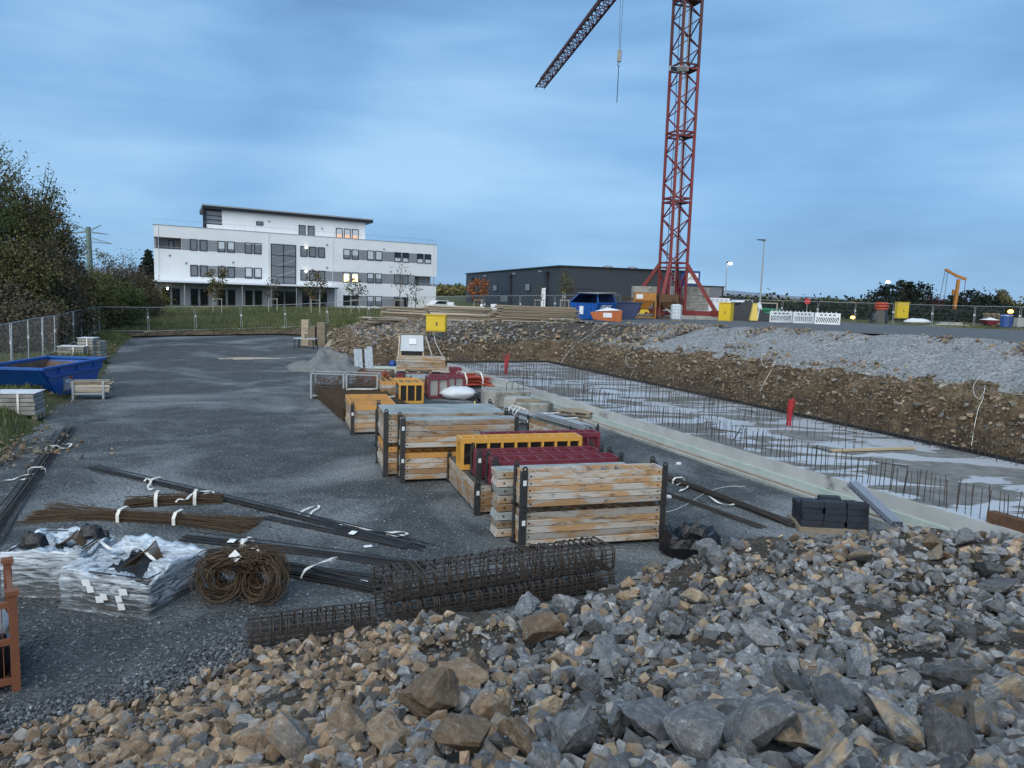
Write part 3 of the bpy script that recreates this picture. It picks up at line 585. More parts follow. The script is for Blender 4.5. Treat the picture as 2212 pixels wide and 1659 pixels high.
# penthouse
ph = MB(fb).box(8.65,29.78,2,11,10.2,13.0).build('penthouse_wall', 'white_render', ob)
m = MB(fb); m.box(6.62,8.65,2.0,11,10.2,11.0); m.build('penthouse_parapet', 'white_render', ob)
MB(fb).box(6.1,30.9,1.3,12,13.0,13.38).build('roof', 'window_frame', ob)
MB(fb).box(6.04,30.96,1.24,12.06,13.38,13.56).build('roof_cap', 'pole_grey', ob)
MB(fb).box(6.15,6.6,1.9,2.3,10.3,13.0).build('terrace_pillar', 'window_frame', ob)
lo_ = MB(fb); lo_.box(6.6,8.64,2.05,2.15,11.0,11.15); lo_.box(6.6,8.64,2.05,2.15,11.55,11.7); lo_.box(6.6,8.64,2.05,2.15,12.1,12.25); lo_.box(6.6,8.64,2.05,2.15,12.8,12.99); lo = lo_.build('terrace_louvre', 'window_frame', ob)
for v in (11.17,11.72,12.27): MB(fb).box(6.62,8.62,2.2,2.25,v,v+.36 if v < 12 else v+.5).build('louvre_pane', 'grey_panel', lo)
window(13.25,14.28,11.35,11.92,y=2.0)
window(19.37,20.42,10.4,11.88,y=2.0); window(20.71,21.76,10.4,11.88,y=2.0)
for a, b in ((25.06,26.12),(26.34,27.41),(27.62,28.7)): window(a,b,10.4,11.88,.62,y=2.0,paneM='warm_glow_pane')
MB(fb).box(23.2,24.6,5,6,13.56,13.85).build('roof_vent', 'window_frame', ob)
m = MB(fb); m.tube([(.2,.3,11.05),(LW-.2,.3,11.05)],.022,4)
for i in range(30): m.tube([(.2+i*(LW-.4)/29,.3,10.36),(.2+i*(LW-.4)/29,.3,11.05)],.016,4)
m.tube([(LW-.2,.3,11.05),(LW-.2,4,11.05)],.022,4); m.build('roof_railing', 'galvanised', ob)
for u in (.55,14.75,24.15,41.0): MB(fb).box(u-.03,u+.03,-.07,-.004,3.3,10.28).build('downpipe', 'sticker', ob)
for u, v in ((1.9,6.5),(9.9,6.0),(23.3,9.2),(23.3,5.9),(32.4,9.1),(33.6,5.75),(22.9,11.6),(15.1,12.0),(3.9,5.6)):
    MB(fb).box(u-.12,u+.12,(-.09 if v < 11 else 1.9),(-.004 if v < 11 else 1.996),v-.12,v+.12).build('wall_vent', 'grey_panel', ob)
for u, v in ((1.55,2.2),(20.15,8.6),(20.15,5.25)): MB(fb).box(u-.1,u+.1,-.16,-.1,v-.1,v+.1).build('ceiling_lamp_seen_through_pane', 'lamp_white', ob)

# ------------------------------------------------------------------ dark hall
HCN = Vector((6.4,110,2.0)); HL = Vector((-10.9,172,2.0)); HRt = Vector((25.8,115.3,2.0)); ZR = 6.42
hall = thing('warehouse_hall', 'long dark grey metal-clad hall with black downpipes behind the crane', 'building', HCN)
fl_ = fr_to(HCN, HL); fr_ = fr_to(HCN, HRt); Ll = (HL-HCN).length; Lr = (HRt-HCN).length
# plan: corner, left end, back, right end
m = MB(); back = HL + (HRt-HCN)
lo4 = [HCN, HRt, back, HL]; m.hexa([p+Vector((0,0,-2)) for p in lo4], [p+Vector((0,0,ZR)) for p in lo4]); m.build('wall', 'dark_cladding', hall)
m = MB(); c4 = [HCN+Vector((-.3,-.3,0)), HRt+Vector((.3,-.3,0)), back, HL+Vector((-.3,0,0))]
m.hexa([p+Vector((0,0,ZR+.003)) for p in c4], [p+Vector((0,0,ZR+.18)) for p in c4]); m.build('roof', 'window_frame', hall)
def on_plane(px, py, o, fr):
    n = fr.m @ Vector((0,1,0)); d = Vector(ray(px, py)); c = Vector(CAM); k = (o-c).dot(n)/d.dot(n); p = c+d*k; q = fr.m.transposed() @ (p-o); return q.x, q.z
def hz_(X, Y): return ((1750+X/2.765)*2212/4032, (1000+Y/2.765)*2212/4032)
def hall_rect(fr, o, x0, y0, x1, y1):
    a = on_plane(*hz_(x0, y0), o, fr); b = on_plane(*hz_(x1, y1), o, fr); return min(a[0],b[0]), max(a[0],b[0]), min(a[1],b[1]), max(a[1],b[1])
# left wall: outside is +y of fl_ (left of travel)
for r_ in ((255,345,285,415),(535,333,577,410),(887,318,937,410)):
    u0,u1,v0,v1 = hall_rect(fl_, HCN, *r_); m = MB(fl_); m.box(u0,u1,.005,.12,v0,v1); f_ = m.build('window', 'window_frame', hall)
    MB(fl_).box(u0+.25,u1-.25,.121,.14,v0+.2,v1-.15).build('pane', 'glass', f_)
for r_ in ((305,258,318,470),(708,225,724,590),(1106,192,1124,470)):
    u0,u1,v0,v1 = hall_rect(fl_, HCN, *r_); MB(fl_).box(u0,u1,.005,.25,-1,v1).build('downpipe', 'window_frame', hall)
    MB(fl_).box(u0-.2,u1+.2,.25,.45,v1-.5,v1).build('rain_head', 'window_frame', hall)
u0,u1,v0,v1 = hall_rect(fl_, HCN, 612,385,705,590); d_ = MB(fl_).box(u0,u1,.005,.05,-.5,v1).build('sectional_door', 'window_frame', hall)
MB(fl_).box(u0+.3,u1-.3,.051,.07,.9,2.0).build('pane', 'glass', d_)
u0,u1,v0,v1 = hall_rect(fr_, HCN, 1350,372,1612,590); d_ = MB(fr_).box(u0,u1,-.05,-.005,-.5,v1).build('sectional_door', 'window_frame', hall)
for k in range(4): MB(fr_).box(u0+.15,u1-.15,-.07,-.051,-.3+k*(v1+.2)/4,-.38+(k+1)*(v1+.2)/4).build('door_panel', 'dark_cladding', d_)
for u in (9.5,13.5): 
    MB(fr_).add([(u+1.1*math.cos(a)*s_, 6+1.1*math.sin(a)*s_, ZR+.18+h) for s_, h in ((1,0),(.75,.35),(.3,.5)) for a in np.linspace(0,2*math.pi,9)[:-1]],
      [(i*8+k,i*8+(k+1)%8,(i+1)*8+(k+1)%8,(i+1)*8+k) for i in range(2) for k in range(8)]+[tuple(range(16,24))]).build('rooflight_dome', 'glass', hall)
for r_ in ((443,233,455,247),(758,207,772,221),(1044,183,1058,197)):
    u0,u1,v0,v1 = hall_rect(fl_, HCN, *r_); MB(fl_).box(u0,u1,.005,.3,v0,v1).build('wall_lamp', 'pole_grey', hall)
# annex
AN0 = HRt + Vector((-3.2,-1.6,0)); AN1 = Vector((31.2,116.0,2.0)); fa = fr_to(AN0, AN1); La = (AN1-AN0).length
an = thing('annex_building', 'light grey flat-roofed annex at the right end of the dark hall', 'building', AN0)
MB(fa).box(0,La,0,9,-2,4.35).build('wall', 'annex_cladding', an); MB(fa).box(-.1,La+.1,-.1,9.1,4.353,4.5).build('roof_edge', 'dark_cladding', an)
MB(fa).box(La-.25,La-.1,-.12,-.005,-2,4.35).build('downpipe', 'window_frame', an)
sg = thing('roof_sign', 'blue square sign with white logo panel standing on annex roof', 'sign', fa((0,.6,4.5)))
s0 = on_plane(1471,612,fa((0,.6,0)),fa); s1 = on_plane(1513,586,fa((0,.6,0)),fa)
MB(fa).box(s0[0],s1[0],.6,1.2,4.502,s1[1]).build('sign_box', 'sign_blue', sg)
w0 = on_plane(1484,600,fa((0,.6,0)),fa)[0]; w1 = on_plane(1508,600,fa((0,.6,0)),fa)[0]
wp = MB(fa).box(w0,w1,.55,.596,4.75,s1[1]-.3).build('logo_panel', 'sign_white', sg)
cx = (w0+w1)/2; zc = 4.75+.25; R0 = (w1-w0)*.42
MB(fa).add([(cx+r_*math.cos(a), .54, zc+.1+r_*math.sin(a)) for r_ in (R0,R0*.84) for a in np.linspace(.35,math.pi-.1,12)], [(i,i+1,i+13,i+12) for i in range(11)]).build('logo_arc', 'print_green', wp)
text_mesh('logo_lettering', 'HSP', .62, lambda x, y: fa((cx+x, .535, zc+.45+y)), 'print_grey', wp)
# small signs and things in front of the hall
def board(px0, py0, px1, py1, dist, name, label, cat, matn='sign_white', txt=None, tcol='print_grey', thick=.08, legs=True):
    a = dd(px0, py1, dist); b = dd(px1, py0, dist); zg = hz(a.x, a.y)
    t_ = thing(name, label, cat, (a.x, a.y, zg)); w_ = b.x-a.x
    MB().box(a.x,b.x,a.y,a.y+thick,a.z,b.z).build('panel', matn, t_)
    if legs:
        for x in (a.x+.1*w_, b.x-.1*w_): MB().box(x-.03,x+.03,a.y+thick+.003,a.y+thick+.06,zg,b.z-.05).build('post', 'pole_grey', t_)
    if txt: text_mesh('lettering', txt, (b.z-a.z)*.32, lambda x, y: Vector((a.x+w_/2+x, a.y-.004, (a.z+b.z)/2+y)), tcol, t_)
    return t_
board(1168,622,1179,668,100,'banner_sign','tall white banner sign in front of the dark hall','sign')
board(1214,631,1222,644,95,'notice_sign','small white square notice on the fence by the hall corner','sign',txt='G')
board(1060,657,1073,668,92,'notice_sign','white rectangular notice board standing low before the hall door','sign')
board(965,653,980,664,88,'notice_sign','white notice board with blue stripe right of the white building','sign',matn='sign_white')
board(1037,657,1043,669,92,'info_board','narrow white board between hall door and rusty orange tree','sign',legs=True)

# ------------------------------------------------------------------ tower crane
CX, CY = 13.75, 68.0; CZ = hz(CX, CY)+.1
cr_ = thing('tower_crane', 'tall red lattice tower crane standing on splayed legs with concrete ballast', 'crane', (CX, CY, CZ))
def cpt(R, i, z): a = math.radians(-24.5+90*i); return Vector((CX+R*math.cos(a), CY+R*math.sin(a), z))
RM = 1.2; Z0 = 7.3
for s_ in range(6):
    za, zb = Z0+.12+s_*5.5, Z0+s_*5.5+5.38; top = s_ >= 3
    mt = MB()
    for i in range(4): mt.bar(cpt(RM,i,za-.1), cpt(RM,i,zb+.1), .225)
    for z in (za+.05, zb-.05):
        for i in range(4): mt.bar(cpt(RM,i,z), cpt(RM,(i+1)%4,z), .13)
    sec = mt.build('mast_section', 'crane_red' if not top else 'crane_backlit', cr_)
    br = MB(); n = 4
    for i in range(4):
        for k in range(n):
            z1 = za+.15+(zb-za-.3)*k/n; z2 = za+.15+(zb-za-.3)*(k+1)/n
            a, b = (i, (i+1) % 4) if (k+i) % 2 else ((i+1) % 4, i)
            br.bar(cpt(RM,a,z1), cpt(RM,b,z2), .085)
    br.build('bracing', 'crane_red' if not top else 'crane_backlit', sec)
    pl = MB(); a, b, c = cpt(RM*.92,0,zb-.12), cpt(RM*.92,1,zb-.12), cpt(RM*.92,3,zb-.12)
    pl.hexa([a+Vector((0,0,-.03)), b+Vector((0,0,-.03)), (b+c)/2+Vector((.2,0,-.03)), c+Vector((0,0,-.03))], [a, b, (b+c)/2+Vector((.2,0,0)), c]); pl.build('platform', 'crane_backlit', sec)
ld = MB(); lx = CX+.05; ly = CY+.1
for dx in (-.17,.17): ld.tube([(lx+dx,ly,CZ+.5),(lx+dx,ly,Z0+33)], .022, 4)
z = CZ+.6
while z < Z0+33: ld.tube([(lx-.17,ly,z),(lx+.17,ly,z)], .014, 4); z += .3
ld.build('ladder', 'galvanised', cr_)
kb = MB(); kb.tube([(CX-.55,CY+.2,CZ+1),(CX-.5,CY+.25,Z0+10),(CX-.58,CY+.2,Z0+22),(CX-.5,CY+.2,Z0+33)],.03,5); kb.build('power_cable', 'black_plastic', cr_)
kb = MB(); kb.tube([(CX+.55,CY+.4,CZ+1),(CX+.6,CY+.35,Z0+12),(CX+.5,CY+.4,Z0+33)],.015,4); kb.build('power_cable', 'black_plastic', cr_)
for i in range(4): 
    lg = MB(); lg.bar(cpt(RM,i,Z0+.05), cpt(3.85,i,CZ+.75), .30); lg.build('splayed_leg', 'crane_red', cr_)
    ft = MB(); c = cpt(3.85,i,CZ+.4); ft.box(c.x-.32,c.x+.32,c.y-.32,c.y+.32,CZ+.3,CZ+.8); ft.build('foot', 'crane_red', cr_)
    bm = MB(); bm.bar(cpt(.3,i,CZ+.52), cpt(3.6,i,CZ+.52), .34, .42); bm.build('base_beam', 'crane_red', cr_)
bt = MB()
for i in range(4):
    bt.bar(cpt(RM,i,CZ+.7), cpt(RM,i,Z0-.02), .22); bt.bar(cpt(RM,i,Z0-.25), cpt(RM,(i+1)%4,Z0-.25), .12)
    bt.bar(cpt(RM,i,CZ+.8), cpt(RM,(i+1)%4,Z0-.5), .08); bt.bar(cpt(RM,(i+1)%4,CZ+.8), cpt(RM,i,Z0-.5), .08)
bt.build('base_tower', 'crane_red', cr_)
for sx, x0, dy in ((1,1.0,.25),(-1,-3.3,.6)):
    for k in range(3):
        MB().box(CX+x0,CX+x0+2.35,CY+dy,CY+dy+1.1,CZ+.75+k*.66,CZ+.75+k*.66+.64).build('ballast_block', 'concrete_old', cr_, bevel=.03)
for x0, x1, y0 in ((-4.3,-1.4,-2.2),(-1.2,1.5,-2.6),(1.7,4.4,-1.9),(-4.2,-1.5,.5),(1.6,4.3,.6)):
    MB().box(CX+x0,CX+x1,CY+y0,CY+y0+1.0,CZ-.1,CZ+.30).build('base_slab', 'concrete', cr_, bevel=.03)
# jib, seen from below, reaching away from the camera
J0 = Vector((CX,CY,38.0)); J1 = Vector((3.05,130.2,38.0)); jd = (J1-J0).normalized(); js = Vector((-jd.y, jd.x, 0)); JL = (J1-J0).length
jb = MB(); br = MB(); n = 38
for s_ in (-1,1): jb.bar(J0+js*.75*s_, J1+js*.75*s_, .2)
jb.bar(J0+Vector((0,0,1.45)), J1+Vector((0,0,1.3)), .2)
for k in range(n):
    a = J0+jd*JL*k/n; b = J0+jd*JL*(k+1)/n; md = (a+b)/2+Vector((0,0,1.3))
    br.bar(a-js*.75, a+js*.75, .09)
    br.bar(a+js*.75*(1 if k % 2 else -1), b+js*.75*(-1 if k % 2 else 1), .08)
    for s_ in (-1,1): br.bar(a+js*.75*s_, md, .085); br.bar(md, b+js*.75*s_, .085)
jo = jb.build('jib', 'crane_backlit', cr_); br.build('bracing', 'crane_backlit', jo)
m = MB(); m.bar(J1-js*.75,J1+js*.75,.12); m.bar(J1-js*.7,J1-js*.7+Vector((0,0,-.35)),.1); m.bar(J1+js*.7,J1+js*.7+Vector((0,0,-.35)),.1); m.bar(J1,J1+Vector((0,0,1.1)),.1); m.build('jib_end', 'crane_backlit', jo)
MB().bar(J0+Vector((0,0,7)), J0+jd*24+Vector((0,0,1.5)), .09).build('tie_bar', 'crane_backlit', cr_)
MB().bar(J0, J0+Vector((0,0,7)), .5).build('tower_head', 'crane_backlit', cr_)
MB().box(CX-1.2,CX+1.2,CY-1.2,CY+1.2,37.2,38).build('slewing_platform', 'crane_backlit', cr_)
HB = dd(1338,118,82.7)
m = MB(); m.bar(HB+Vector((-.45,0,20)), HB+Vector((-.05,0,.4)), .035); m.bar(HB+Vector((.35,0,20)), HB+Vector((.05,0,.4)), .035); m.build('hoist_rope', 'steel_dark', cr_)
hb = MB(); hb.box(HB.x-.22,HB.x+.22,HB.y-.15,HB.y+.15,HB.z-.75,HB.z+.5); ho = hb.build('hook_block', 'concrete', cr_, bevel=.08)
hk = MB(); hk.tube([HB+Vector((.12*math.cos(a)-.02,0,-1.0+.14*math.sin(a))) for a in np.linspace(1.2,5.6,9)],.04,5); hk.build('hook', 'steel_dark', ho)
ch = dd(1332.5,222,82.7); m = MB(); m.tube([HB+Vector((-.02,0,-1.12)),(HB+ch)/2,ch],.045,5); m.build('chain', 'steel_dark', ho)
for a, b, rz in ((1456,150,.5),(1474,149,-.25)):
    p = dd(a, b, CY-1.35); f_ = Fr(p, rz); fl = MB(f_).box(-.5,.5,-.12,.12,-.2,.22).build('floodlight', 'pole_grey', cr_, bevel=.03)
    MB(f_).box(-.44,.44,-.14,-.122,-.15,.17).build('lens', 'glass_dark', fl)

# ------------------------------------------------------------------ lamp posts, rig, pylon
def lamp_post(px, py, dist, h, lit, label, side=1):
    t = dd(px, py, dist); zg = t.z-h
    o = thing('lamp_post', label, 'street lamp', (t.x, t.y, zg), 'lamp posts along the road')
    MB().tube([(t.x,t.y,zg),(t.x,t.y,zg+h*.5),(t.x,t.y,t.z)],[.11,.09,.055],8).build('pole', 'pole_grey', o)
    hd = MB().hexa([(t.x-.1*side,t.y-.18,t.z-.02),(t.x+.8*side,t.y-.15,t.z+.06),(t.x+.8*side,t.y+.15,t.z+.06),(t.x-.1*side,t.y+.18,t.z-.02)][::side],[(t.x-.1*side,t.y-.12,t.z+.16),(t.x+.75*side,t.y-.1,t.z+.14),(t.x+.75*side,t.y+.1,t.z+.14),(t.x-.1*side,t.y+.12,t.z+.16)][::side]).build('lamp_head', 'steel_dark', o)
    if lit:
        s_ = lit; MB().rings([[(t.x+.4*side+s_*.55*c*math.cos(a), t.y-.2+s_*.3*c*math.sin(a), t.z-.06+h_*s_) for a in np.linspace(0,2*math.pi,9)[:-1]] for c, h_ in ((.5,-.3),(1,-.12),(1,.1),(.5,.22))]).build('lamp_glass', 'lamp_white', hd, smooth=True)
lamp_post(1571,568,110,7.4,.5,'lit lamp post right of the crane, glowing warm white',1)
lamp_post(1651,520,85,8.6,0,'tallest lamp post, unlit, right of the crane',-1)
lamp_post(1913,608,150,7.6,.65,'lit lamp post at far right beside dark round tree',1)
pk = MB(); p = dd(1648,520,84.7); pk.box(p.x-.45,p.x-.1,p.y,p.y+.1,p.z-.02,p.z+.1)
# orange rig
rb = dd(2061,655,120); rtp = dd(2072,592,120)
rg = thing('piling_rig', 'slim orange drilling rig mast with cables above the far fence', 'construction rig', (rb.x, rb.y, hz(rb.x, rb.y)))
MB().hexa([(rb.x-.22,rb.y-.2,2),(rb.x+.22,rb.y-.2,2),(rb.x+.22,rb.y+.2,2),(rb.x-.22,rb.y+.2,2)],[(rtp.x-.2,rtp.y-.2,rtp.z-.8),(rtp.x+.2,rtp.y-.2,rtp.z-.8),(rtp.x+.2,rtp.y+.2,rtp.z-.8),(rtp.x-.2,rtp.y+.2,rtp.z-.8)]).build('mast', 'hopper_orange', rg)
m = MB(); m.bar((rtp.x+1.1,rtp.y,rtp.z-.75),(rtp.x-.6,rtp.y,rtp.z-.2),.38); m.bar((rtp.x-.5,rtp.y,rtp.z-.2),(rtp.x-2.2,rtp.y,rtp.z+.65),.34); m.build('head_beam', 'hopper_orange', rg)
m = MB(); m.tube([(rtp.x-2.2,rtp.y,rtp.z+.5),(rtp.x-2.9,rtp.y,2.5)],.04,4); m.tube([(rtp.x-1.8,rtp.y,rtp.z+.4),(rtp.x-2.0,rtp.y,2.5)],.04,4); m.tube([(rtp.x+1.1,rtp.y,rtp.z-.8),(rtp.x+.9,rtp.y,2.5)],.04,4); m.build('cable', 'steel_dark', rg)
MB().box(rb.x-.42,rb.x-.22,rb.y-.2,rb.y+.2,rb.z+1.3,rb.z+2.1).build('winch', 'hopper_orange', rg)
MB().box(rb.x-2,rb.x+3,rb.y-1.2,rb.y+1.5,2.2,4.2).build('undercarriage', 'steel_dark', rg)
# pylon
pt = dd(190.5,490,300); py_ = thing('electricity_pylon', 'green tubular electricity pylon with lattice arms beyond the trees', 'pylon', (pt.x, pt.y, 2))
MB().tube([(pt.x+.3,pt.y,2),(pt.x,pt.y,pt.z)],[1.2,.85],10).build('shaft', 'pylon_green', py_)
for k, (py, ln) in enumerate(((500,6.8),(520,8),(546,7.8))):
    q = dd(190.5,py,300)
    for s_ in (1,-1):
        m = MB(); e_ = (pt.x+s_*(ln+.9), pt.y, q.z-.9)
        m.bar((pt.x,pt.y-.5,q.z-.4),e_,.26); m.bar((pt.x,pt.y-.3,q.z+(1.4 if k else .1)),e_,.26)
        for j in range(1,6):
            f0 = j/6; m.bar((pt.x+s_*(ln+.9)*f0,pt.y-.4,q.z-.4-.5*f0),(pt.x+s_*(ln+.9)*(f0+.08),pt.y-.3,(q.z+(1.4 if k else .1))*(1-f0-.08)+(q.z-.9)*(f0+.08)),.08)
        if k == 0: m.bar((pt.x,pt.y,q.z+.2),(pt.x+s_*5,pt.y,q.z+2.6),.24); m.bar((pt.x,pt.y,q.z-.3),(pt.x+s_*5,pt.y,q.z+2.5),.1)
        m.build('cross_arm', 'pylon_green', py_)

# ------------------------------------------------------------------ vegetation
def leaf_cloud(name, pts, size, mat_, parent, tint, kind=None, aspect=.6, flat=0.0):
    n = len(pts); a = rng.normal(size=(n,3)); a[:,2] *= (1-flat); a /= np.linalg.norm(a, axis=1)[:,None]
    b = np.cross(a, rng.normal(size=(n,3))); b /= np.linalg.norm(b, axis=1)[:,None]
    s_ = (size*rng.uniform(.6,1.3,n))[:,None]; p = np.asarray(pts)
    v = np.stack([p-a*s_, p-b*s_*aspect, p+a*s_, p+b*s_*aspect], 1).reshape(-1,3)
    f = np.arange(4*n).reshape(n,4)
    return raw_mesh(name, v, f, mat_, parent, kind, attr={'tint': np.repeat(np.clip(tint,0,1),4)})
def blob_points(nclu, per, cen, rad, sig, lowcut=-1.0, seed=0, top_sparse=0.0):
    r = np.random.default_rng(seed); u = r.normal(size=(nclu*3,3)); u /= np.linalg.norm(u, axis=1)[:,None]
    rr = r.uniform(.35,1.0,(nclu*3,1))**.6
    lump = np.array([1+.35*mnoise.noise(Vector(q)*1.7+Vector((seed*3.1,0,0))) for q in u])[:,None]
    c = u*rr*lump; c = c[c[:,2] > lowcut][:nclu]
    cl = np.asarray(cen)+c*np.asarray(rad); out = []; tn = []
    for q, cc in zip(cl, c):
        k = per if r.random() > top_sparse*max(0, cc[2]) else max(2, per//4)
        out.append(q+r.normal(size=(k,3))*sig*r.uniform(.6,1.3)); base = r.normal(.42,.16); tn.append(base+r.normal(0,.13,k))
    return cl, np.concatenate(out), np.concatenate(tn)
def tree(name, label, x, y, h, rad, lm, nclu=60, per=60, leaf=.12, sig=.45, trunk=.18, crown_from=.25, seed=1, group=None, lowcut=-1, sparse=0., squash=1.0, cat='tree', bark='bark', twigs=True):
    zg = hz(x, y); o = thing(name, label, cat, (x, y, zg), group)
    ch = h*(1-crown_from)/2; cen = (x, y, zg+h*crown_from+ch)
    cl, pts, tn = blob_points(nclu, per, cen, (rad, rad*squash, ch), sig, lowcut, seed, sparse)
    r = np.random.default_rng(seed+5); m = MB()
    lean = r.normal(0,.04,2)*h
    m.tube([(x,y,zg-.3),(x+lean[0]*.3,y+lean[1]*.3,zg+h*.35),(x+lean[0],y+lean[1],zg+h*.9)],[trunk,trunk*.75,trunk*.15],7)
    tr = m.build('trunk', bark, o)
    if twigs:
        b = MB()
        for q in cl[::max(1,len(cl)//110)]:
            t = min(.85, max(.12,(q[2]-zg)/h*.72)); p0 = Vector((x+lean[0]*t, y+lean[1]*t, zg+h*t)); q = Vector(q); md = (p0+q)/2+Vector((0,0,.08*h*r.normal(0,.4)))
            b.tube([p0,md,q+(q-md)*.42],[trunk*.32,trunk*.18,trunk*.07],4,cap=False)
        b.build('limb', bark, tr)
    leaf_cloud('crown', pts, leaf, lm, o, tn)
    return o
def at_px(px, d): p = dd(px, 640, d); return p.x, p.y
def top_h(px, py, d): p = dd(px, py, d); return p.z-hz(p.x, p.y)
TL = [(-70,47,290,3.4,'leaf_green','tall broad tree at the frame edge, leftmost of the left-hand wood',70),
      (8,53,322,1.9,'leaf_autumn','tallest tree with sparse bronze top behind the left fence',60),
      (58,50,405,1.7,'leaf_olive','second tree from the left, dull green with thin top twigs',60),
      (98,55,380,1.5,'leaf_autumn','third tree from the left with reddish thin crown',60),
      (136,59,478,1.35,'leaf_twig','rightmost tall tree of the left wood, leaning crown over bushes',55),
      (25,46,500,2.4,'leaf_olive','lower dense tree right behind the left fence panels',60),
      (80,48,520,2.0,'leaf_twig','lower brownish tree behind the far end of left fence',55)]
for k, (px, d, py, r_, lm, lab, nc) in enumerate(TL):
    x, y = at_px(px, d); tree('deciduous_tree', lab, x, y, top_h(px, py, d), r_, lm, nclu=int(nc*2.2), per=110, leaf=.085, sig=.42, trunk=.2, crown_from=.1, seed=20+k, group='trees of the left wood', sparse=.8)
BL = [(-20,44,600,2.2,'leaf_twig','brown leafless bush at the left frame edge behind the fence'),(40,46,606,2.2,'leaf_olive','grey-green bush behind the middle of the left fence'),(105,50,600,2.2,'leaf_twig','dark bush under the third tall tree'),
      (150,58,585,1.7,'leaf_autumn','rust-tinged bush left of the pylon'),(205,70,588,2.0,'leaf_olive','yellow-green bush at the foot of the pylon'),(238,74,560,3.6,'leaf_twig','wide twiggy brown-green bush between pylon and spruce'),
      (282,78,590,3.2,'leaf_twig','dense brown thicket left of the white building'),(310,80,606,2.2,'leaf_yellow','yellow autumn bush against the corner of the white building'),(250,66,615,2.2,'leaf_green','low dark green bush near the fence corner'),(190,63,618,2.2,'leaf_olive','low olive bush at the fence corner'),(215,64,640,1.6,'leaf_autumn','small rust bush in front of the thicket'),(130,52,640,2.0,'leaf_olive','low bush directly behind the far left fence panels'),(60,42,668,1.8,'leaf_twig','low dark bush close behind the left fence')]
for k, (px, d, py, r_, lm, lab) in enumerate(BL):
    x, y = at_px(px, d); tree('bush', lab, x, y, top_h(px, py, d), r_, lm, nclu=110, per=90, leaf=.09, sig=.40, trunk=.07, crown_from=.0, seed=60+k, group='bushes beyond the left fence', cat='bush', twigs=True, lowcut=-.9)
# spruce beside the building
x, y = at_px(322,104); hs = top_h(322,543,104); zg = hz(x,y); sp = thing('spruce_tree', 'dark spruce standing behind the left corner of the white building', 'tree', (x,y,zg))
MB().tube([(x,y,zg),(x,y,zg+hs)],[.2,.03],6).build('trunk', 'bark', sp)
pp = []; 
for k in range(900):
    t = rng.random()**.7; rad = (1-t)*3.0+.1; a = rng.random()*6.28; lay = round(t*14)/14; l_ = rad*rng.random()**.5
    for j in range(4): pp.append((x+l_*math.cos(a)+rng.normal(0,.12), y+l_*math.sin(a)+rng.normal(0,.12), zg+hs*(.12+.88*lay)-l_*.28+rng.normal(0,.08)))
leaf_cloud('crown', pp, .2, 'leaf_dark', sp, rng.random(len(pp)))
# young staked trees in front of the buildings
SP = [(470,88,575,1.5,'leaf_autumn',26,'young tree with brown leaves before the left wing of the white building',.25),(682,90,585,1.3,'leaf_autumn',16,'young tree with few brown leaves before the glazed stairwell side',.25),(590,92,590,.9,'leaf_twig',8,'thin young tree before the stair glazing',.3),
      (768,92,602,1.3,'leaf_twig',12,'young bare tree below the lit windows',.35),(862,92,548,1.5,'leaf_twig',3,'tallest slim bare tree before the right wing of the white building',.35),(898,93,606,1.2,'leaf_twig',8,'small staked tree beside the right loggia',.3),
      (1033,96,596,1.3,'leaf_orange',34,'round rust-orange young tree before the left end of the dark hall',.3),(1220,93,585,.9,'leaf_autumn',14,'slim brown young tree before the corner of the dark hall',.35),(1165,96,610,.9,'leaf_twig',4,'bare young tree beside the white banner sign',.3)]
for k, (px, d, py, r_, lm, per, lab, cf) in enumerate(SP):
    x, y = at_px(px, d); h_ = top_h(px, py, d)
    o = tree('young_tree', lab, x, y, h_, r_, lm, nclu=34 if per > 10 else 22, per=per, leaf=.12, sig=.2, trunk=.06, crown_from=cf, seed=100+k, group='young staked trees before the buildings', bark='sapling_bark')
    zg = hz(x, y)
    for s_ in (-.5,.5): MB().tube([(x+s_,y-.1,zg-.2),(x+s_,y-.1,zg+1.7)],.045,5).build('stake', 'plank_pale', o)
    MB().bar((x-.55,y-.1,zg+1.6),(x+.55,y-.1,zg+1.6),.07).build('stake_rail', 'plank_pale', o)
# trees on the right
RTL = [(1590,135,648,1.9,'leaf_dark','small dark tree right of the lit lamp beside crane'),(1748,150,652,2.2,'leaf_dark','small rounded tree above the white barrier, left one'),(1795,152,650,2.4,'leaf_green','small tree above the white barrier, right one'),(1950,125,606,4.2,'leaf_dark','large round dark tree above the yellow cabinet at right'),(2108,130,632,4.4,'leaf_dark','broad dark tree right of the orange rig'),(2020,150,648,3.2,'leaf_red','low red-leaved tree between dark tree and rig'),(2165,170,630,1.6,'leaf_olive','slim pale tree near the right frame edge'),(1850,170,652,3.0,'leaf_olive','low grey-green tree left of the third lamp post'),(1665,140,655,2.6,'leaf_green','tree directly behind the tallest lamp post')]
for k, (px, d, py, r_, lm, lab) in enumerate(RTL):
    x, y = at_px(px, d); tree('distant_tree', lab, x, y, top_h(px, py, d), r_, lm, nclu=110, per=30, leaf=.26, sig=.42, trunk=.25, crown_from=.12, seed=140+k, group='trees beyond the right-hand fence')
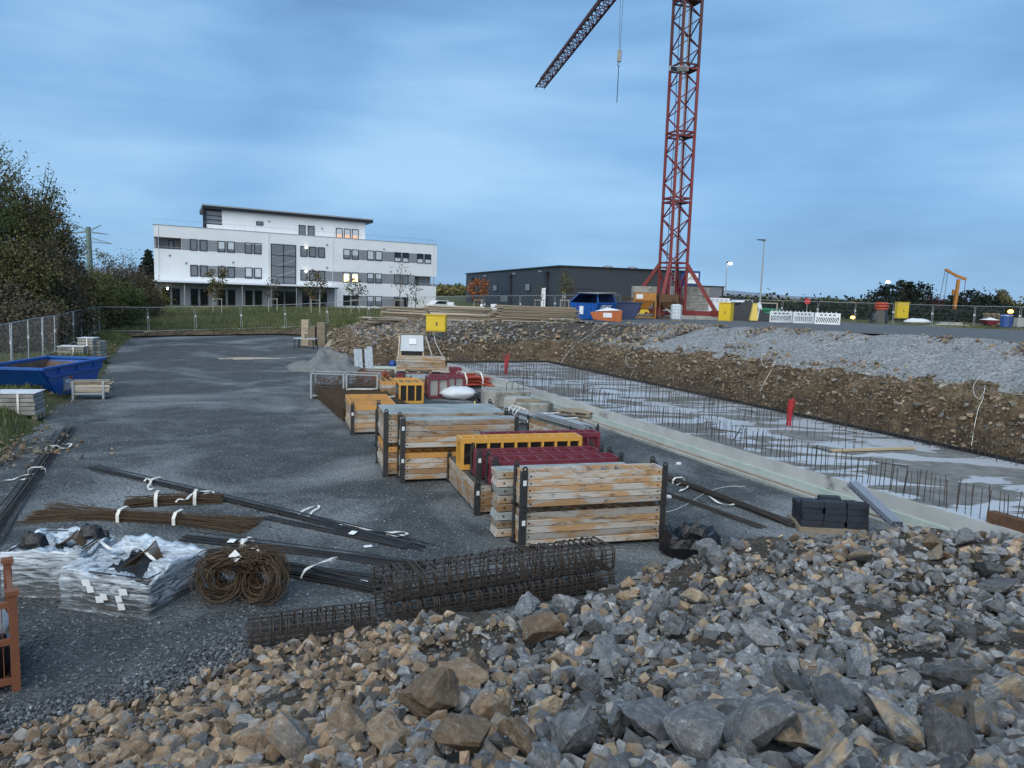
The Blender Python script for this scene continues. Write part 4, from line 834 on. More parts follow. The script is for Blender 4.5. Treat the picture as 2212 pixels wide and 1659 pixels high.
# continuous dark woodland band behind the right fence, reads as one mass
pts = []; tn = []
for k in range(260):
    px = rng.uniform(1560,2330); d = rng.uniform(100,165); x, y = at_px(px, d); hh = rng.uniform(1.9,3.4)*(.8+.35*fbm(px*.012,2)); zg = hz(x, y); tb = rng.normal(.4,.2)
    q = rng.normal(size=(70,3))*np.array([1.7,1.2,hh*.28])+np.array([x,y,zg+hh*.5]); pts.append(q); tn.append(tb+rng.normal(0,.12,70))
leaf_cloud('woodland', np.concatenate(pts), .3, 'leaf_dark', None, np.concatenate(tn), kind='stuff')
pts = []; tn = []
for k in range(420):
    px = rng.uniform(930,1015) if k < 120 else rng.uniform(1560,2300); d = rng.uniform(260,420); x, y = at_px(px, d)
    ty = 622 if k < 120 else 655; hh = max(3, top_h(px, ty+rng.uniform(-4,9), d)); zg = hz(x, y); tb = rng.normal(.5,.2)
    q = rng.normal(size=(60,3))*np.array([4.5,3,hh*.26])+np.array([x,y,zg+hh*.55]); pts.append(q); tn.append(tb+rng.normal(0,.12,60))
leaf_cloud('far_woodland', np.concatenate(pts), .75, 'leaf_olive', None, np.concatenate(tn), kind='stuff')
# grass: field behind the yard, strip by the left fence, verge by the right fence
def grass(name, n, sampler, hmin, hmax, wd, dens=None):
    P_ = sampler(n); x, y = P_[:,0], P_[:,1]; z = height(x, y); k = len(x)
    a = rng.uniform(0,6.28,k); h_ = rng.uniform(hmin,hmax,k)*np.clip(.75+.6*np.array([fbm(p*.25,q*.25,4) for p, q in zip(x,y)]),.3,1.6); le = rng.normal(0,.35,(k,2))*h_[:,None]
    dx, dy = np.cos(a)*wd*rng.uniform(.6,1.4,k), np.sin(a)*wd
    v = np.stack([np.stack([x-dx,y-dy,z-.03],1), np.stack([x+dx,y+dy,z-.03],1), np.stack([x+le[:,0],y+le[:,1],z+h_],1)],1).reshape(-1,3)
    tn = np.repeat(np.clip(.45+.5*np.array([fbm(p*.12,q*.12,8) for p, q in zip(x,y)])+rng.normal(0,.2,k),0,1),3)
    return raw_mesh(name, v, np.arange(3*k).reshape(k,3), 'grass_blade', None, 'stuff', attr={'tint': tn})
def field_s(n):
    px = rng.uniform(215,1000,n*2); t = rng.random(n*2); p0 = np.array([-32.3,60.]); out = []
    x = rng.uniform(-46,2,n*3); y = rng.uniform(60,112,n*3)*1.0
    lim = 60.9+np.clip((x+18)/20,0,1)*8; ok = (y > lim)&(~inside(x,y))&(y < 98+(x+46)*.72)&(rng.random(n*3) < 1.25-(y-60)/70); 
    return np.stack([x,y],1)[ok][:n]
def strip_s(n):
    y = rng.uniform(12,61,n*3); xl = np.interp(y, LB[:,1], LB[:,0]); x = xl-rng.uniform(.05,8,n*3)**1.0
    ok = ~inside(x,y); return np.stack([x,y],1)[ok][:n]
def verge_s(n):
    t = rng.random(n); x = 30+t*18; y = 78.5-t*20; o = rng.normal(0,1.0,n); return np.stack([x+o*.8,y+o*.6],1)
grass('field_grass', 52000, field_s, .18,.55,.035)
grass('verge_grass', 30000, strip_s, .08,.30,.022)
grass('verge_grass', 7000, verge_s, .15,.4,.04)

# ------------------------------------------------------------------ mesh fence panels
def fence_proto():
    o = thing('mesh_fence', 'x', 'fence', (0,0,0), 'mobile mesh fence panels')
    m = MB(); m.tube([(.04,0,.1),(.04,0,2.0),(3.41,0,2.0),(3.41,0,.1)],.022,6); m.tube([(.04,0,.14),(3.41,0,.14)],.018,6); m.build('frame', 'galvanised', o)
    m = MB()
    for i in range(1,30): x = .04+3.37*i/30; m.tube([(x,0,.14),(x,0,2.0)],.003,3,cap=False)
    for z in (.5,.9,1.25,1.6,1.85): m.tube([(.04,0,z),(3.41,0,z)],.004,3,cap=False)
    m.build('wire_infill', 'wire_grey', o, kind='stuff')
    MB().box(-.32,.32,-.11,.11,0,.13).build('foot_block', 'concrete_old', o, bevel=.02)
    MB().box(-.06,.06,-.03,.03,1.15,1.3).build('clamp', 'sticker', o)
    return o
proto = fence_proto(); first = [True]
def fence_run(pts, names, wob=.06):
    """pts: polyline of ground points; panels every 3.5 m; names: text for the n-th panel"""
    P_ = [Vector(p) for p in pts]; seg = [(b-a).length for a, b in zip(P_[:-1], P_[1:])]; tot = sum(seg); n = int(tot/3.5)
    def along(s_):
        for a, b, l in zip(P_[:-1], P_[1:], seg):
            if s_ <= l: return a+(b-a)*(s_/l)
            s_ -= l
        return P_[-1]
    for i in range(n):
        a = along(i*3.5); b = along((i+1)*3.5); za = hz(a.x,a.y); zb = hz(b.x,b.y)
        if first[0]: o = proto; first[0] = False
        else: o = copy_tree(proto)
        o.location = (a.x, a.y, za); o.rotation_euler = (random.uniform(-.02,.02), -math.atan2(zb-za,3.5), math.atan2(b.y-a.y, b.x-a.x)); o['label'] = names(i, n)
ords = ['first','second','third','fourth','fifth','sixth','seventh','eighth','ninth','tenth','eleventh','twelfth','thirteenth','fourteenth']
fence_run([(-32.3,60,0),(-14.6,17.3,0)], lambda i, n: f'grey mesh fence panel beside the wood, {ords[i]} from the far left corner')
fence_run([(-32.3,60,0),(.6,72,0),(12,76.2,0)], lambda i, n: f'grey mesh fence panel along the grass field, {ords[i]} from the far left corner')
fence_run([(46.5,59,0),(34.5,74,0),(26,80,0),(17,82.5,0)], lambda i, n: f'mesh fence panel beyond the gravel road, {ords[i]} from the right frame edge')

# ------------------------------------------------------------------ things on the plateau round the crane
def skip_closed(o, fr, L, W, H, lid=True): pass
PZ = 2.64
def tri_warn(): pass
# lidded blue skip with lettering
s0 = g(1232,688,PZ); fs = Fr((s0.x+1.75,s0.y+.6,PZ), math.radians(-50))
sk = thing('covered_skip', 'blue covered waste skip with white lettering and open lid flap left of the crane', 'skip', fs.o)
prof = [(-1.15,0),(1.15,0),(2.0,1.0),(2.0,1.35),(1.2,1.95),(-1.2,1.95),(-2.0,1.35),(-2.0,1.0)]
# body: hull walls along its width, end plates left and right
m = MB(fs); w2 = 1.0
m.hexa([(-.85,-w2,0),(.95,-w2,0),(.95,w2,0),(-.85,w2,0)],[(-1.6,-w2,1.2),(1.45,-w2,1.2),(1.45,w2,1.2),(-1.6,w2,1.2)]); body = m.build('body', 'skip_blue', sk)
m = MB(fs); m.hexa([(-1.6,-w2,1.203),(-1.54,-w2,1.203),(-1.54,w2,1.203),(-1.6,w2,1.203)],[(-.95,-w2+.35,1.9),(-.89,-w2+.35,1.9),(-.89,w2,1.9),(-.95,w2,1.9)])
m.hexa([(-1.54,w2-.06,1.203),(1.4,w2-.06,1.203),(1.4,w2,1.203),(-1.54,w2,1.203)],[(-.89,w2-.06,1.9),(1.0,w2-.06,1.9),(1.0,w2,1.9),(-.89,w2,1.9)]); m.build('hood', 'skip_dark', sk)  # darker blue puts the shade inside the hood into its colour
m = MB(fs); m.tube([(-1.55,-w2,1.22),(-.9,-w2+.35,1.88),(1.0,-w2+.35,1.88),(1.42,-w2,1.22)],.055,5); m.tube([(1.42,-w2,1.22),(1.42,w2,1.22),(1.0,w2,1.88)],.05,5); m.build('hood_rim', 'skip_blue', sk)
MB(fs).box(-1.5,1.38,-w2+.05,w2-.1,1.203,1.23).build('opening', 'form_film', sk)  # black sheet in place of the skip's shaded inside
MB(fs).hexa([(-.9,-w2+.2,1.93),(1.35,-w2+.05,1.9),(1.4,w2,2.0),(-.9,w2,1.98)],[(-.9,-w2+.2,1.97),(1.35,-w2+.05,1.94),(1.4,w2,2.04),(-.9,w2,2.02)]).build('lid_flap', 'concrete_old', sk)
MB(fs).box(-.9,-.7,-w2-.06,-w2-.003,.1,1.15).build('rib', 'skip_blue', body); MB(fs).box(.6,.8,-w2-.06,-w2-.003,.1,1.15).build('rib', 'skip_blue', body)
text_mesh('lettering', 'FREY', .5, lambda x, y: fs((.97+.5*(.74+y/1.3),x-.1,1.2*(.74+y/1.3))), 'sign_white', body, bold=.012, shear=.2)
text_mesh('lettering', '07251/5171', .22, lambda x, y: fs((.97+.5*(.44+y/1.3),x-.1,1.2*(.44+y/1.3))), 'sticker', body, shear=.15)
for k in range(3): MB(fs).add([(-1.05+k*.12,-w2-.01,.55+k*.13),(-.93+k*.12,-w2-.01,.55+k*.13),(-.85+k*.12,-w2-.01,.68+k*.13),(-.97+k*.12,-w2-.01,.68+k*.13)],[(0,1,2,3)]).build('warning_stripe', 'sign_white' if k % 2 else 'prop_red', body)
p = fs((-2.0,.1,1.0)); MB(fs).hexa([(-.45,-w2-.03,.35),(-.05,-w2-.03,.35),(-.05,-w2-.008,.35),(-.45,-w2-.008,.35)],[(-.45,-w2-.03,.95),(-.05,-w2-.03,.95),(-.05,-w2-.008,.95),(-.45,-w2-.008,.95)]).build('notice', 'sign_white', sk)
# dark skip behind it
fd = Fr(g(1335,690,PZ)+Vector((.3,1.8,0)), math.radians(-10))
ds = thing('open_skip', 'dark blue open skip with rusty inside behind the small orange skip', 'skip', fd.o)
def open_skip(o, fr, L, W, H, slope, matn, wall=.06, rimM=None):
    for nme, lo, hi in (('side_wall',[(-L/2+slope,-W/2,0),(L/2-slope,-W/2,0),(L/2-slope,-W/2+wall,0),(-L/2+slope,-W/2+wall,0)],[(-L/2,-W/2,H),(L/2,-W/2,H),(L/2,-W/2+wall,H),(-L/2,-W/2+wall,H)]),
                        ('side_wall',[(-L/2+slope,W/2-wall,0),(L/2-slope,W/2-wall,0),(L/2-slope,W/2,0),(-L/2+slope,W/2,0)],[(-L/2,W/2-wall,H),(L/2,W/2-wall,H),(L/2,W/2,H),(-L/2,W/2,H)]),
                        ('end_wall',[(-L/2+slope-wall,-W/2+wall,0),(-L/2+slope,-W/2+wall,0),(-L/2+slope,W/2-wall,0),(-L/2+slope-wall,W/2-wall,0)],[(-L/2-wall,-W/2+wall,H),(-L/2,-W/2+wall,H),(-L/2,W/2-wall,H),(-L/2-wall,W/2-wall,H)]),
                        ('end_wall',[(L/2-slope,-W/2+wall,0),(L/2-slope+wall,-W/2+wall,0),(L/2-slope+wall,W/2-wall,0),(L/2-slope,W/2-wall,0)],[(L/2,-W/2+wall,H),(L/2+wall,-W/2+wall,H),(L/2+wall,W/2-wall,H),(L/2,W/2-wall,H)])):
        MB(fr).hexa(lo, hi).build(nme, matn, o)
    i = wall+.012
    lin = MB(fr)      # rusty lining just inside the plates
    a = [(-L/2+slope,-W/2+i,.08),(L/2-slope,-W/2+i,.08),(L/2-slope,W/2-i,.08),(-L/2+slope,W/2-i,.08)]; b = [(-L/2+.012,-W/2+i,H-.02),(L/2-.012,-W/2+i,H-.02),(L/2-.012,W/2-i,H-.02),(-L/2+.012,W/2-i,H-.02)]
    lin.add(a+b, [(0,1,2,3),(0,4,5,1),(1,5,6,2),(2,6,7,3),(3,7,4,0)]); lin.build('inside', 'skip_inside', o)
    r_ = MB(fr); e_ = .07
    r_.box(-L/2-e_-wall,L/2+e_+wall,-W/2-e_,-W/2+wall,H,H+.1); r_.box(-L/2-e_-wall,L/2+e_+wall,W/2-wall,W/2+e_,H,H+.1); r_.box(-L/2-e_-wall,-L/2+wall,-W/2+wall,W/2-wall,H,H+.1); r_.box(L/2-wall,L/2+e_+wall,-W/2+wall,W/2-wall,H,H+.1)
    r_.build('rim', rimM or matn, o, bevel=.015)
open_skip(ds, fd, 3.4, 1.9, 1.25, .55, 'skip_dark', rimM='skip_dark')
# small orange skip
fo = Fr(g(1309,694,PZ)+Vector((0,-.5,0)), math.radians(-4), m=Matrix.Rotation(math.radians(-4),3,'Z')*.84)
osk = thing('tipping_skip', 'small rust-stained orange tipping skip in front of blue lettered skip', 'skip', fo.o)
m = MB(fo); m.prism([(-1.1,.15),(1.15,0),(1.2,.95),(-1.35,.75),(-1.35,.6)],'y',-.55,.55); bd = m.build('body', 'orange_paint', osk)
MB(fo).box(-.35,.35,-.556,-.552,.35,.72).build('label_plate', 'sticker', bd); MB(fo).box(.5,.58,-.62,-.553,.05,.92).build('rib', 'orange_paint', bd); MB(fo).box(1.05,1.13,-.62,-.553,.05,.92).build('rib', 'orange_paint', bd)
m = MB(fo); m.add([(-1.0,-.5,.83),(1.1,-.5,.965),(1.1,.5,.965),(-1.0,.5,.83),(0,0,1.15)],[(0,1,4),(1,2,4),(2,3,4),(3,0,4)]); m.build('rubble_fill', 'bag_white', osk)
# concrete skips (hoppers)
def hopper(o, fr, W, D_, H, leg, matn, frameM):
    cyl = H*.30
    m = MB(fr); m.hexa([(-W/2,-D_/2,H-cyl),(W/2,-D_/2,H-cyl),(W/2,D_/2,H-cyl),(-W/2,D_/2,H-cyl)],[(-W/2,-D_/2,H),(W/2,-D_/2,H),(W/2,D_/2,H),(-W/2,D_/2,H)]); b = m.build('bin', matn, o)
    m = MB(fr); m.hexa([(-.2,-.2,H-cyl-.75),(.2,-.2,H-cyl-.75),(.2,.2,H-cyl-.75),(-.2,.2,H-cyl-.75)],[(-W/2+.05,-D_/2+.05,H-cyl-.003),(W/2-.05,-D_/2+.05,H-cyl-.003),(W/2-.05,D_/2-.05,H-cyl-.003),(-W/2+.05,D_/2-.05,H-cyl-.003)]); m.build('cone', matn, o)
    MB(fr).box(-W/2+.06,W/2-.06,-D_/2+.06,D_/2-.06,H+.002,H+.02).build('opening', 'form_film', o)
    for sx in (-1,1):
        for sy in (-1,1): MB(fr).box(sx*(W/2)-.05,sx*(W/2)+.05,sy*(D_/2)-.05,sy*(D_/2)+.05,0,H-cyl-.003).build('leg', frameM, o)
    m = MB(fr)
    for z in (.12,):
        for sy in (-1,1): m.box(-W/2+.05,W/2-.05,sy*D_/2-.04,sy*D_/2+.04,z-.04,z+.04)
        for sx in (-1,1): m.box(sx*W/2-.04,sx*W/2+.04,-D_/2+.05,D_/2-.05,z-.04,z+.04)
    m.build('skid_frame', frameM, o)
    return b
fh = Fr(g(1390,688,PZ), math.radians(-3)); hp = thing('concrete_hopper', 'orange concrete skip hopper on legs with handwheel left of the crane', 'hopper', fh.o)
b = hopper(hp, fh, 1.75, 1.3, 2.15, .8, 'hopper_orange', 'hopper_orange'); MB(fh).box(-.75,-.2,-.67,-.655,1.65,2.0).build('label_plate', 'sticker', b)
hw = MB(fh); hw.tube([(-1.3+.45*math.cos(a),-.7,.95+.45*math.sin(a)) for a in np.linspace(0,2*math.pi,15)[:-1]],.035,5,closed=True)
for a in (0,1.05,2.1): hw.tube([(-1.3-.43*math.cos(a),-.7,.95-.43*math.sin(a)),(-1.3+.43*math.cos(a),-.7,.95+.43*math.sin(a))],.02,4)
hw.build('handwheel', 'rust', hp)
MB(fh).prism([(-.45,.45),(-.1,.35),(.1,.6),(.45,.45),(.3,.75),(-.3,.75)],'y',-.5,-.3).build('gate_lever', 'yellow_paint', hp)
fr2 = Fr(g(1440,690,PZ), math.radians(2)); hp2 = thing('concrete_hopper', 'rusty brown concrete skip hopper beside white tank at crane foot', 'hopper', fr2.o)
hopper(hp2, fr2, 1.55, 1.2, 2.05, .8, 'rust', 'rust')
m = MB(fr2); m.tube([(.3,-.7,1.7),(.55,-.75,1.3),(.4,-.75,1.0)],.04,5); m.build('hose', 'black_plastic', hp2)
m = MB(fr2); m.bar((-.3,-.75,.9),(.9,-.8,-.02),.07); m.bar((-.5,-.7,.75),(.8,-.75,.85),.05); m.build('chute_stay', 'galvanised', hp2)
# rebar mats lying on the ballast
m = MB(); c = dd(1380,644,CY-1.2)
for k in range(24): m.tube([(c.x-1.4,c.y-.3+k*.05,c.z+.05*math.sin(k)),(c.x,c.y-.3+k*.05,c.z-.1+.08*math.sin(k*2)),(c.x+2.6,c.y-.2+k*.05,c.z+.35+.1*math.sin(k*3))],.018,4,cap=False)
o = m.build('reinforcement_mat', 'rust'); tag(o,'rusty bent reinforcement mat lying on the left crane ballast','mat')
# water tank in a cage
ft = Fr(g(1460,694,PZ)+Vector((0,.2,0)), 0); tk = thing('caged_water_tank', 'white plastic tank in wire cage at the crane foot', 'tank', ft.o)
ft.m = ft.m*.74; MB(ft).box(-.48,.48,-.5,.5,.15,1.75).build('tank', 'tank_white', tk, bevel=.1)
m = MB(ft)
for x in (-.5,-.2,.15,.5): m.tube([(x,-.53,.1),(x,-.53,1.72)],.02,4)
for z in (.2,.55,.9,1.25,1.6): m.tube([(-.52,-.53,z),(.52,-.53,z)],.02,4)
m.build('cage', 'galvanised', tk); MB(ft).box(-.5,.5,-.55,.55,0,.13).build('pallet', 'plank', tk)
# yellow cabinets
def cabinet(px, py, z, W, D_, H, lab, yaw=0, legs=.35, dy=0):
    p = g(px, py, z)+Vector((0,dy,0)); f_ = Fr(p, yaw); o = thing('power_cabinet', lab, 'cabinet', p, 'yellow site power cabinets')
    MB(f_).box(-W/2,W/2,-D_/2,D_/2,legs,H).build('housing', 'yellow_paint', o, bevel=.02)
    MB(f_).box(-W/2+.06,W/2-.06,-D_/2-.022,-D_/2-.003,legs+.08,H-.1).build('door', 'yellow_paint', o)
    MB(f_).box(-W/2-.04,W/2+.04,-D_/2-.06,D_/2+.04,H+.003,H+.06).build('roof', 'yellow_paint', o)
    MB(f_).box(.03,.1,-D_/2-.05,-D_/2-.023,(H+legs)/2-.12,(H+legs)/2+.08).build('lock', 'steel_dark', o)
    if legs:
        for sx in (-1,1): MB(f_).box(sx*W*.38-.04,sx*W*.38+.04,-D_/2+.05,-D_/2+.13,0,legs-.003).build('leg', 'steel_dark', o)
    return o, f_
cabinet(1559,693,PZ,1.0,.8,1.5,'large yellow power cabinet right of the crane legs',yaw=math.radians(-35),legs=.02,dy=-1.2)
cabinet(1945,697,PZ,1.25,.6,2.1,'tall yellow power cabinet on legs before the right-hand fence',yaw=math.radians(4),legs=.45,dy=.0)
# white banner on the fence behind
p0 = dd(1502,642,72.5); p1 = dd(1574,683,72.5); o = thing('fence_banner', 'white printed banner hung behind the large yellow cabinet', 'banner', (p0.x,p0.y,p1.z))
MB().box(p0.x,p1.x,p0.y,p0.y+.04,p1.z,p0.z).build('sheet', 'sign_white', o)
for k in range(4): MB().tube([(p0.x+1.65+k*.42+.12*math.cos(a),p0.y-.006,p0.z-.22+.12*math.sin(a)) for a in np.linspace(0,6.28,9)[:-1]],.02,4,closed=True).build('printed_ring', 'print_grey', o)
# black sand heap
def heap(name, label, c, rx, ry, h, matn, amp=.12, seed=0, cat='heap', n=30, sharp=1.0):
    X = np.linspace(-1,1,n); Y = np.linspace(-1,1,n); GX_, GY_ = np.meshgrid(X, Y); rr = np.hypot(GX_, GY_)
    zz = np.clip(1-rr**sharp,0,1)*h
    nn_ = np.array([fbm(a*3,b*3,seed) for a, b in zip(GX_.ravel(),GY_.ravel())]).reshape(rr.shape); zz = zz*(1+.45*nn_)+amp*nn_*np.clip(1.1-rr,0,1)-np.where(rr > .97,.25,0)
    sel = rr < 1.12
    o = grid_mesh(name, c[0]+GX_*rx, c[1]+GY_*ry, c[2]+zz-.03, matn, kind=None, smooth=True)
    me = o.data; bm = bmesh.new(); bm.from_mesh(me); bmesh.ops.delete(bm, geom=[v for v in bm.verts if math.hypot((v.co.x-c[0])/rx,(v.co.y-c[1])/ry) > 1.06], context='VERTS'); bm.to_mesh(me); bm.free()
    tag(o, label, cat); return o
c = g(1620,694,PZ); heap('sand_heap', 'dark grey-black sand heap between yellow cabinet and white barrier', (c.x,c.y+1.5,PZ), 3.2, 2.2, 1.75, 'sand_black', amp=.05, seed=3)
# tarp over something behind the heap
c = dd(1606,652,77); o = thing('covered_machine', 'machine with black windscreen and white hood showing over the dark heap', 'machine', (c.x,c.y,2.6))
m = MB(); m.rings([[(c.x+sx*x_,c.y+sy*1.0,c.z+z_) for sx, sy in ((-1,-1),(1,-1),(1,1),(-1,1))] for x_, z_ in ((1.6,-2.0),(1.6,-.35),(1.35,0),(.9,.14))]); m.build('hood', 'vehicle_white', o, smooth=False, bevel=.1)
MB().box(c.x-1.5,c.x-.4,c.y-1.06,c.y-1.02,c.z-.5,c.z-.05).build('windscreen', 'glass_dark', o)
# yellow rammer
p = g(1627,696,PZ); o = thing('trench_rammer', 'yellow and white upright rammer machine before the dark heap', 'machine', p)
m = MB(); m.box(p.x-.4,p.x+.4,p.y-.3,p.y+.3,0+PZ,PZ+.14); m.build('foot_plate', 'steel_dark', o)
m = MB(); m.hexa([(p.x-.32,p.y-.2,PZ+.143),(p.x+.32,p.y-.2,PZ+.143),(p.x+.32,p.y+.2,PZ+.143),(p.x-.32,p.y+.2,PZ+.143)],[(p.x-.1,p.y-.12,PZ+1.6),(p.x+.2,p.y-.12,PZ+1.6),(p.x+.2,p.y+.12,PZ+1.6),(p.x-.1,p.y+.12,PZ+1.6)]); m.build('housing', 'yellow_machine', o)
MB().box(p.x-.1,p.x+.28,p.y-.2,p.y+.15,PZ+1.603,PZ+1.95).build('engine', 'black_plastic', o); m = MB(); m.tube([(p.x+.3,p.y-.15,PZ+.3),(p.x+.36,p.y-.2,PZ+1.1),(p.x+.22,p.y-.18,PZ+1.5)],.05,6); m.build('hose', 'tank_white', o)
# white plastic barriers
def barrier(a, b, lab, dirn):
    a = g(*a, PZ); b = g(*b, PZ); f_ = fr_to(a, b); L = (b-a).length; o = thing('road_barrier', lab, 'barrier', a, 'white plastic site barriers')
    H = 1.0; nb = int(L/.19); m = MB(f_)
    m.box(0,L,-.025,.025,.08,.22); m.box(0,L,-.025,.025,.62,.98); m.box(0,.1,-.025,.025,.22,.62); m.box(L-.1,L,-.025,.025,.22,.62)
    for i in range(nb):
        x = .1+(L-.2)*(i+.5)/nb; s_ = .16*dirn
        m.hexa([(x-.04-s_,-.02,.22),(x+.04-s_,-.02,.22),(x+.04-s_,.02,.22),(x-.04-s_,.02,.22)],[(x-.04+s_,-.02,.62),(x+.04+s_,-.02,.62),(x+.04+s_,.02,.62),(x-.04+s_,.02,.62)])
    m.build('panel', 'barrier_white', o)
    for i in range(0,nb,2):
        x = .1+(L-.2)*(i+.5)/nb; MB(f_).box(x-.03,x+.03,-.025,.025,.983,1.07).build('top_lug', 'barrier_white', o)
    for x in (.25,L-.25): MB(f_).box(x-.1,x+.1,-.3,.3,0,.077).build('foot', 'black_plastic', o)
    for k in range(4): MB(f_).box(.3+k*(L-.6)/4+.08,.3+(k+1)*(L-.6)/4-.08,-.028,-.0255,.76,.86).build('slot', 'steel_dark', o)
barrier((1662,698),(1710,699),'white plastic barrier with left-slanting slots, left of three in a row',-1)
barrier((1712,700),(1757,701),'white plastic barrier with upright slots, middle of three in a row',.01)
barrier((1759,702),(1814,704),'white plastic barrier with right-slanting slots, right of three in a row',-.8)
# green pipes on posts
c = dd(1650,668,80); o = thing('pipe_stack', 'green plastic pipes stacked in rack above the white barrier', 'pipes', (c.x,c.y,PZ))
for i, (dz, dy) in enumerate(((0,0),(-.35,-.1),(-.35,.3),(-.7,-.15))): MB().tube([(c.x-1.6,c.y+dy,c.z+dz),(c.x+1.7,c.y+dy,c.z+dz-.05)],.17,8).build('pipe', 'pipe_green', o, smooth=False)
for x in (-.9,1.2): MB().box(c.x+x-.05,c.x+x+.05,c.y-.45,c.y-.35,PZ,c.z+.7).build('rack_post', 'plank_pale', o)
MB().box(c.x-.9,c.x+1.2,c.y-.44,c.y-.37,c.z+.6,c.z+.7).build('rack_rail', 'plank_pale', o)
# red round sign
c = dd(1744,651,86); o = thing('traffic_sign', 'small round red traffic sign on post above the white barrier', 'sign', (c.x,c.y,PZ))
MB().tube([(c.x,c.y,PZ),(c.x,c.y,c.z)],.035,5).build('post', 'pole_grey', o); MB().rings([[(c.x+.34*math.cos(a),c.y-.04+k,c.z+.34*math.sin(a)) for a in np.linspace(0,6.28,15)[:-1]] for k in (0,.03)]).build('disc', 'print_red', o)
# warning beacons
for px, py, d, lab in ((1842,686,76,'orange warning beacon glowing low right of the white barriers'),(2183,673,66,'orange warning beacon glowing near right frame edge above the blue barrel')):
    c = dd(px, py, d); zg = hz(c.x,c.y); o = thing('warning_beacon', lab, 'beacon', (c.x,c.y,zg), 'orange warning beacons')
    MB().tube([(c.x,c.y,zg),(c.x,c.y,c.z-.12)],.025,5).build('post', 'steel_dark', o)
    MB().rings([[(c.x+r_*math.cos(a),c.y+r_*math.sin(a),c.z+h_) for a in np.linspace(0,6.28,11)[:-1]] for r_, h_ in ((.12,-.12),(.2,-.05),(.2,.06),(.1,.14))]).build('lens', 'lamp_orange', o, smooth=True)
# red chute rings over black sacking
p = g(1897,699,PZ); o = thing('rubble_chute', 'red plastic chute top wrapped in black sheet before the fence', 'chute', p)
m = MB(); n = 14; m.rings([[(p.x+r_*(1+.12*math.sin(5*a+z_*3))*math.cos(a)+z_*.12,p.y+r_*(1+.12*math.sin(4*a))*math.sin(a),PZ+z_) for a in np.linspace(0,6.28,n+1)[:-1]] for r_, z_ in ((.85,0),(.75,.4),(.62,.9),(.55,1.3))]); m.build('sheet', 'black_bag', o)
for z_, r_ in ((1.3,.62),(1.55,.66),(1.8,.58)): MB().rings([[(p.x+.2+r_*math.cos(a)*s_,p.y+r_*math.sin(a)*s_,PZ+z_+h_) for a in np.linspace(0,6.28,n+1)[:-1]] for s_, h_ in ((.9,0),(1,.05),(1,.17),(.9,.22))]).build('ring', 'prop_red', o)
m = MB(); m.rings([[(p.x+.2+.4*math.cos(a),p.y+.4*math.sin(a),PZ+2.02+h_) for a in np.linspace(0,6.28,n+1)[:-1]] for h_ in (0,.06)]); m.build('opening', 'form_film', o)
# white sacks
def sack(name, label, p, rx, ry, h, matn, seed, cat='sack', yaw=0):
    m = MB(Fr(p,yaw)); n, k = 18, 7; rings = []
    for j in range(k):
        t = j/(k-1); r_ = math.sin(math.pi*(.12+.80*t))**.6
        rings.append([(rx*r_*(1+.22*fbm(math.cos(a)*2,math.sin(a)*2,seed+t*2))*math.cos(a), ry*r_*(1+.22*fbm(math.cos(a)*2,math.sin(a)*2,seed+9+t*2))*math.sin(a), h*t+.06*fbm(a,t*3,seed)) for a in np.linspace(0,2*math.pi,n+1)[:-1]])
    m.rings(rings); o = m.build(name, matn, smooth=True); return tag(o, label, cat)
p = g(1980,700,PZ); sack('sack', 'white plastic sack lying in grass right of the yellow cabinet', p, 1.3, .6, .55, 'bag_white', 2)
# pallets stack etc at far right
def pallet_mesh(fr, name='pallet', parent=None, matn='plank'):
    m = MB(fr)
    for y in (-.35,-.175,0,.175,.35): m.box(-.6,.6,y-.06,y+.06,.122,.144)
    for x in (-.53,0,.53):
        m.box(x-.05,x+.05,-.4,.4,.1,.12)
        for y in (-.33,0,.33): m.box(x-.07,x+.07,y-.05,y+.05,.024,.098)
    for y in (-.33,0,.33): m.box(-.6,.6,y-.05,y+.05,0,.022)
    return m.build(name, matn, parent)
p = g(2145,706,PZ)+Vector((0,.4,0)); o = thing('pallet_stack', 'stack of weathered wooden pallets beside the blue barrel', 'pallets', p)
for k in range(9): pallet_mesh(Fr(p+Vector((random.uniform(-.06,.06),random.uniform(-.06,.06),k*.148)), random.uniform(-.08,.08)), parent=o)
pb = pallet_mesh(Fr(g(2105,703,PZ)+Vector((0,.6,0)),.1)); tag(pb,'single wooden pallet on the verge left of the pallet stack','pallet')
p = g(2055,702,PZ)+Vector((0,.2,0)); f_ = Fr(p,.05); o = thing('slab_pile', 'low pile of beige concrete slabs and boards on the verge', 'slabs', p)
for k in range(4): MB(Fr(p+Vector((k*.5-.9,random.uniform(-.1,.1),0)), random.uniform(-.2,.2))).box(-.4,.4,-.3,.3,.0+.002*k,.18+.1*(k % 2)).build('slab', 'concrete', o)
MB(Fr(p+Vector((-.3,-.7,0)),-.05)).box(-1.6,1.7,-.15,.15,0,.05).build('board', 'plank_pale', o)
p = g(2137,711,PZ); f_ = Fr(p,.1); o = thing('wheelbarrow', 'red wheelbarrow full of pale sand before the pallet stack', 'wheelbarrow', p)
MB(f_).hexa([(-.35,-.25,.35),(.3,-.25,.35),(.3,.25,.35),(-.35,.25,.35)],[(-.75,-.42,.78),(.65,-.42,.78),(.65,.42,.78),(-.75,.42,.78)]).build('tray', 'form_red', o)
MB(f_).add([(-.72,-.4,.783),(.62,-.4,.783),(.62,.4,.783),(-.72,.4,.783),(0,0,1.0)],[(0,1,4),(1,2,4),(2,3,4),(3,0,4)]).build('load', 'bag_white', o)
for s_ in (-.25,.25): MB(f_).tube([(-1.2,s_*1.2,.55),(-.3,s_,.33),(.7,s_*.3,.2)],.022,5).build('handle', 'steel_dark', o)
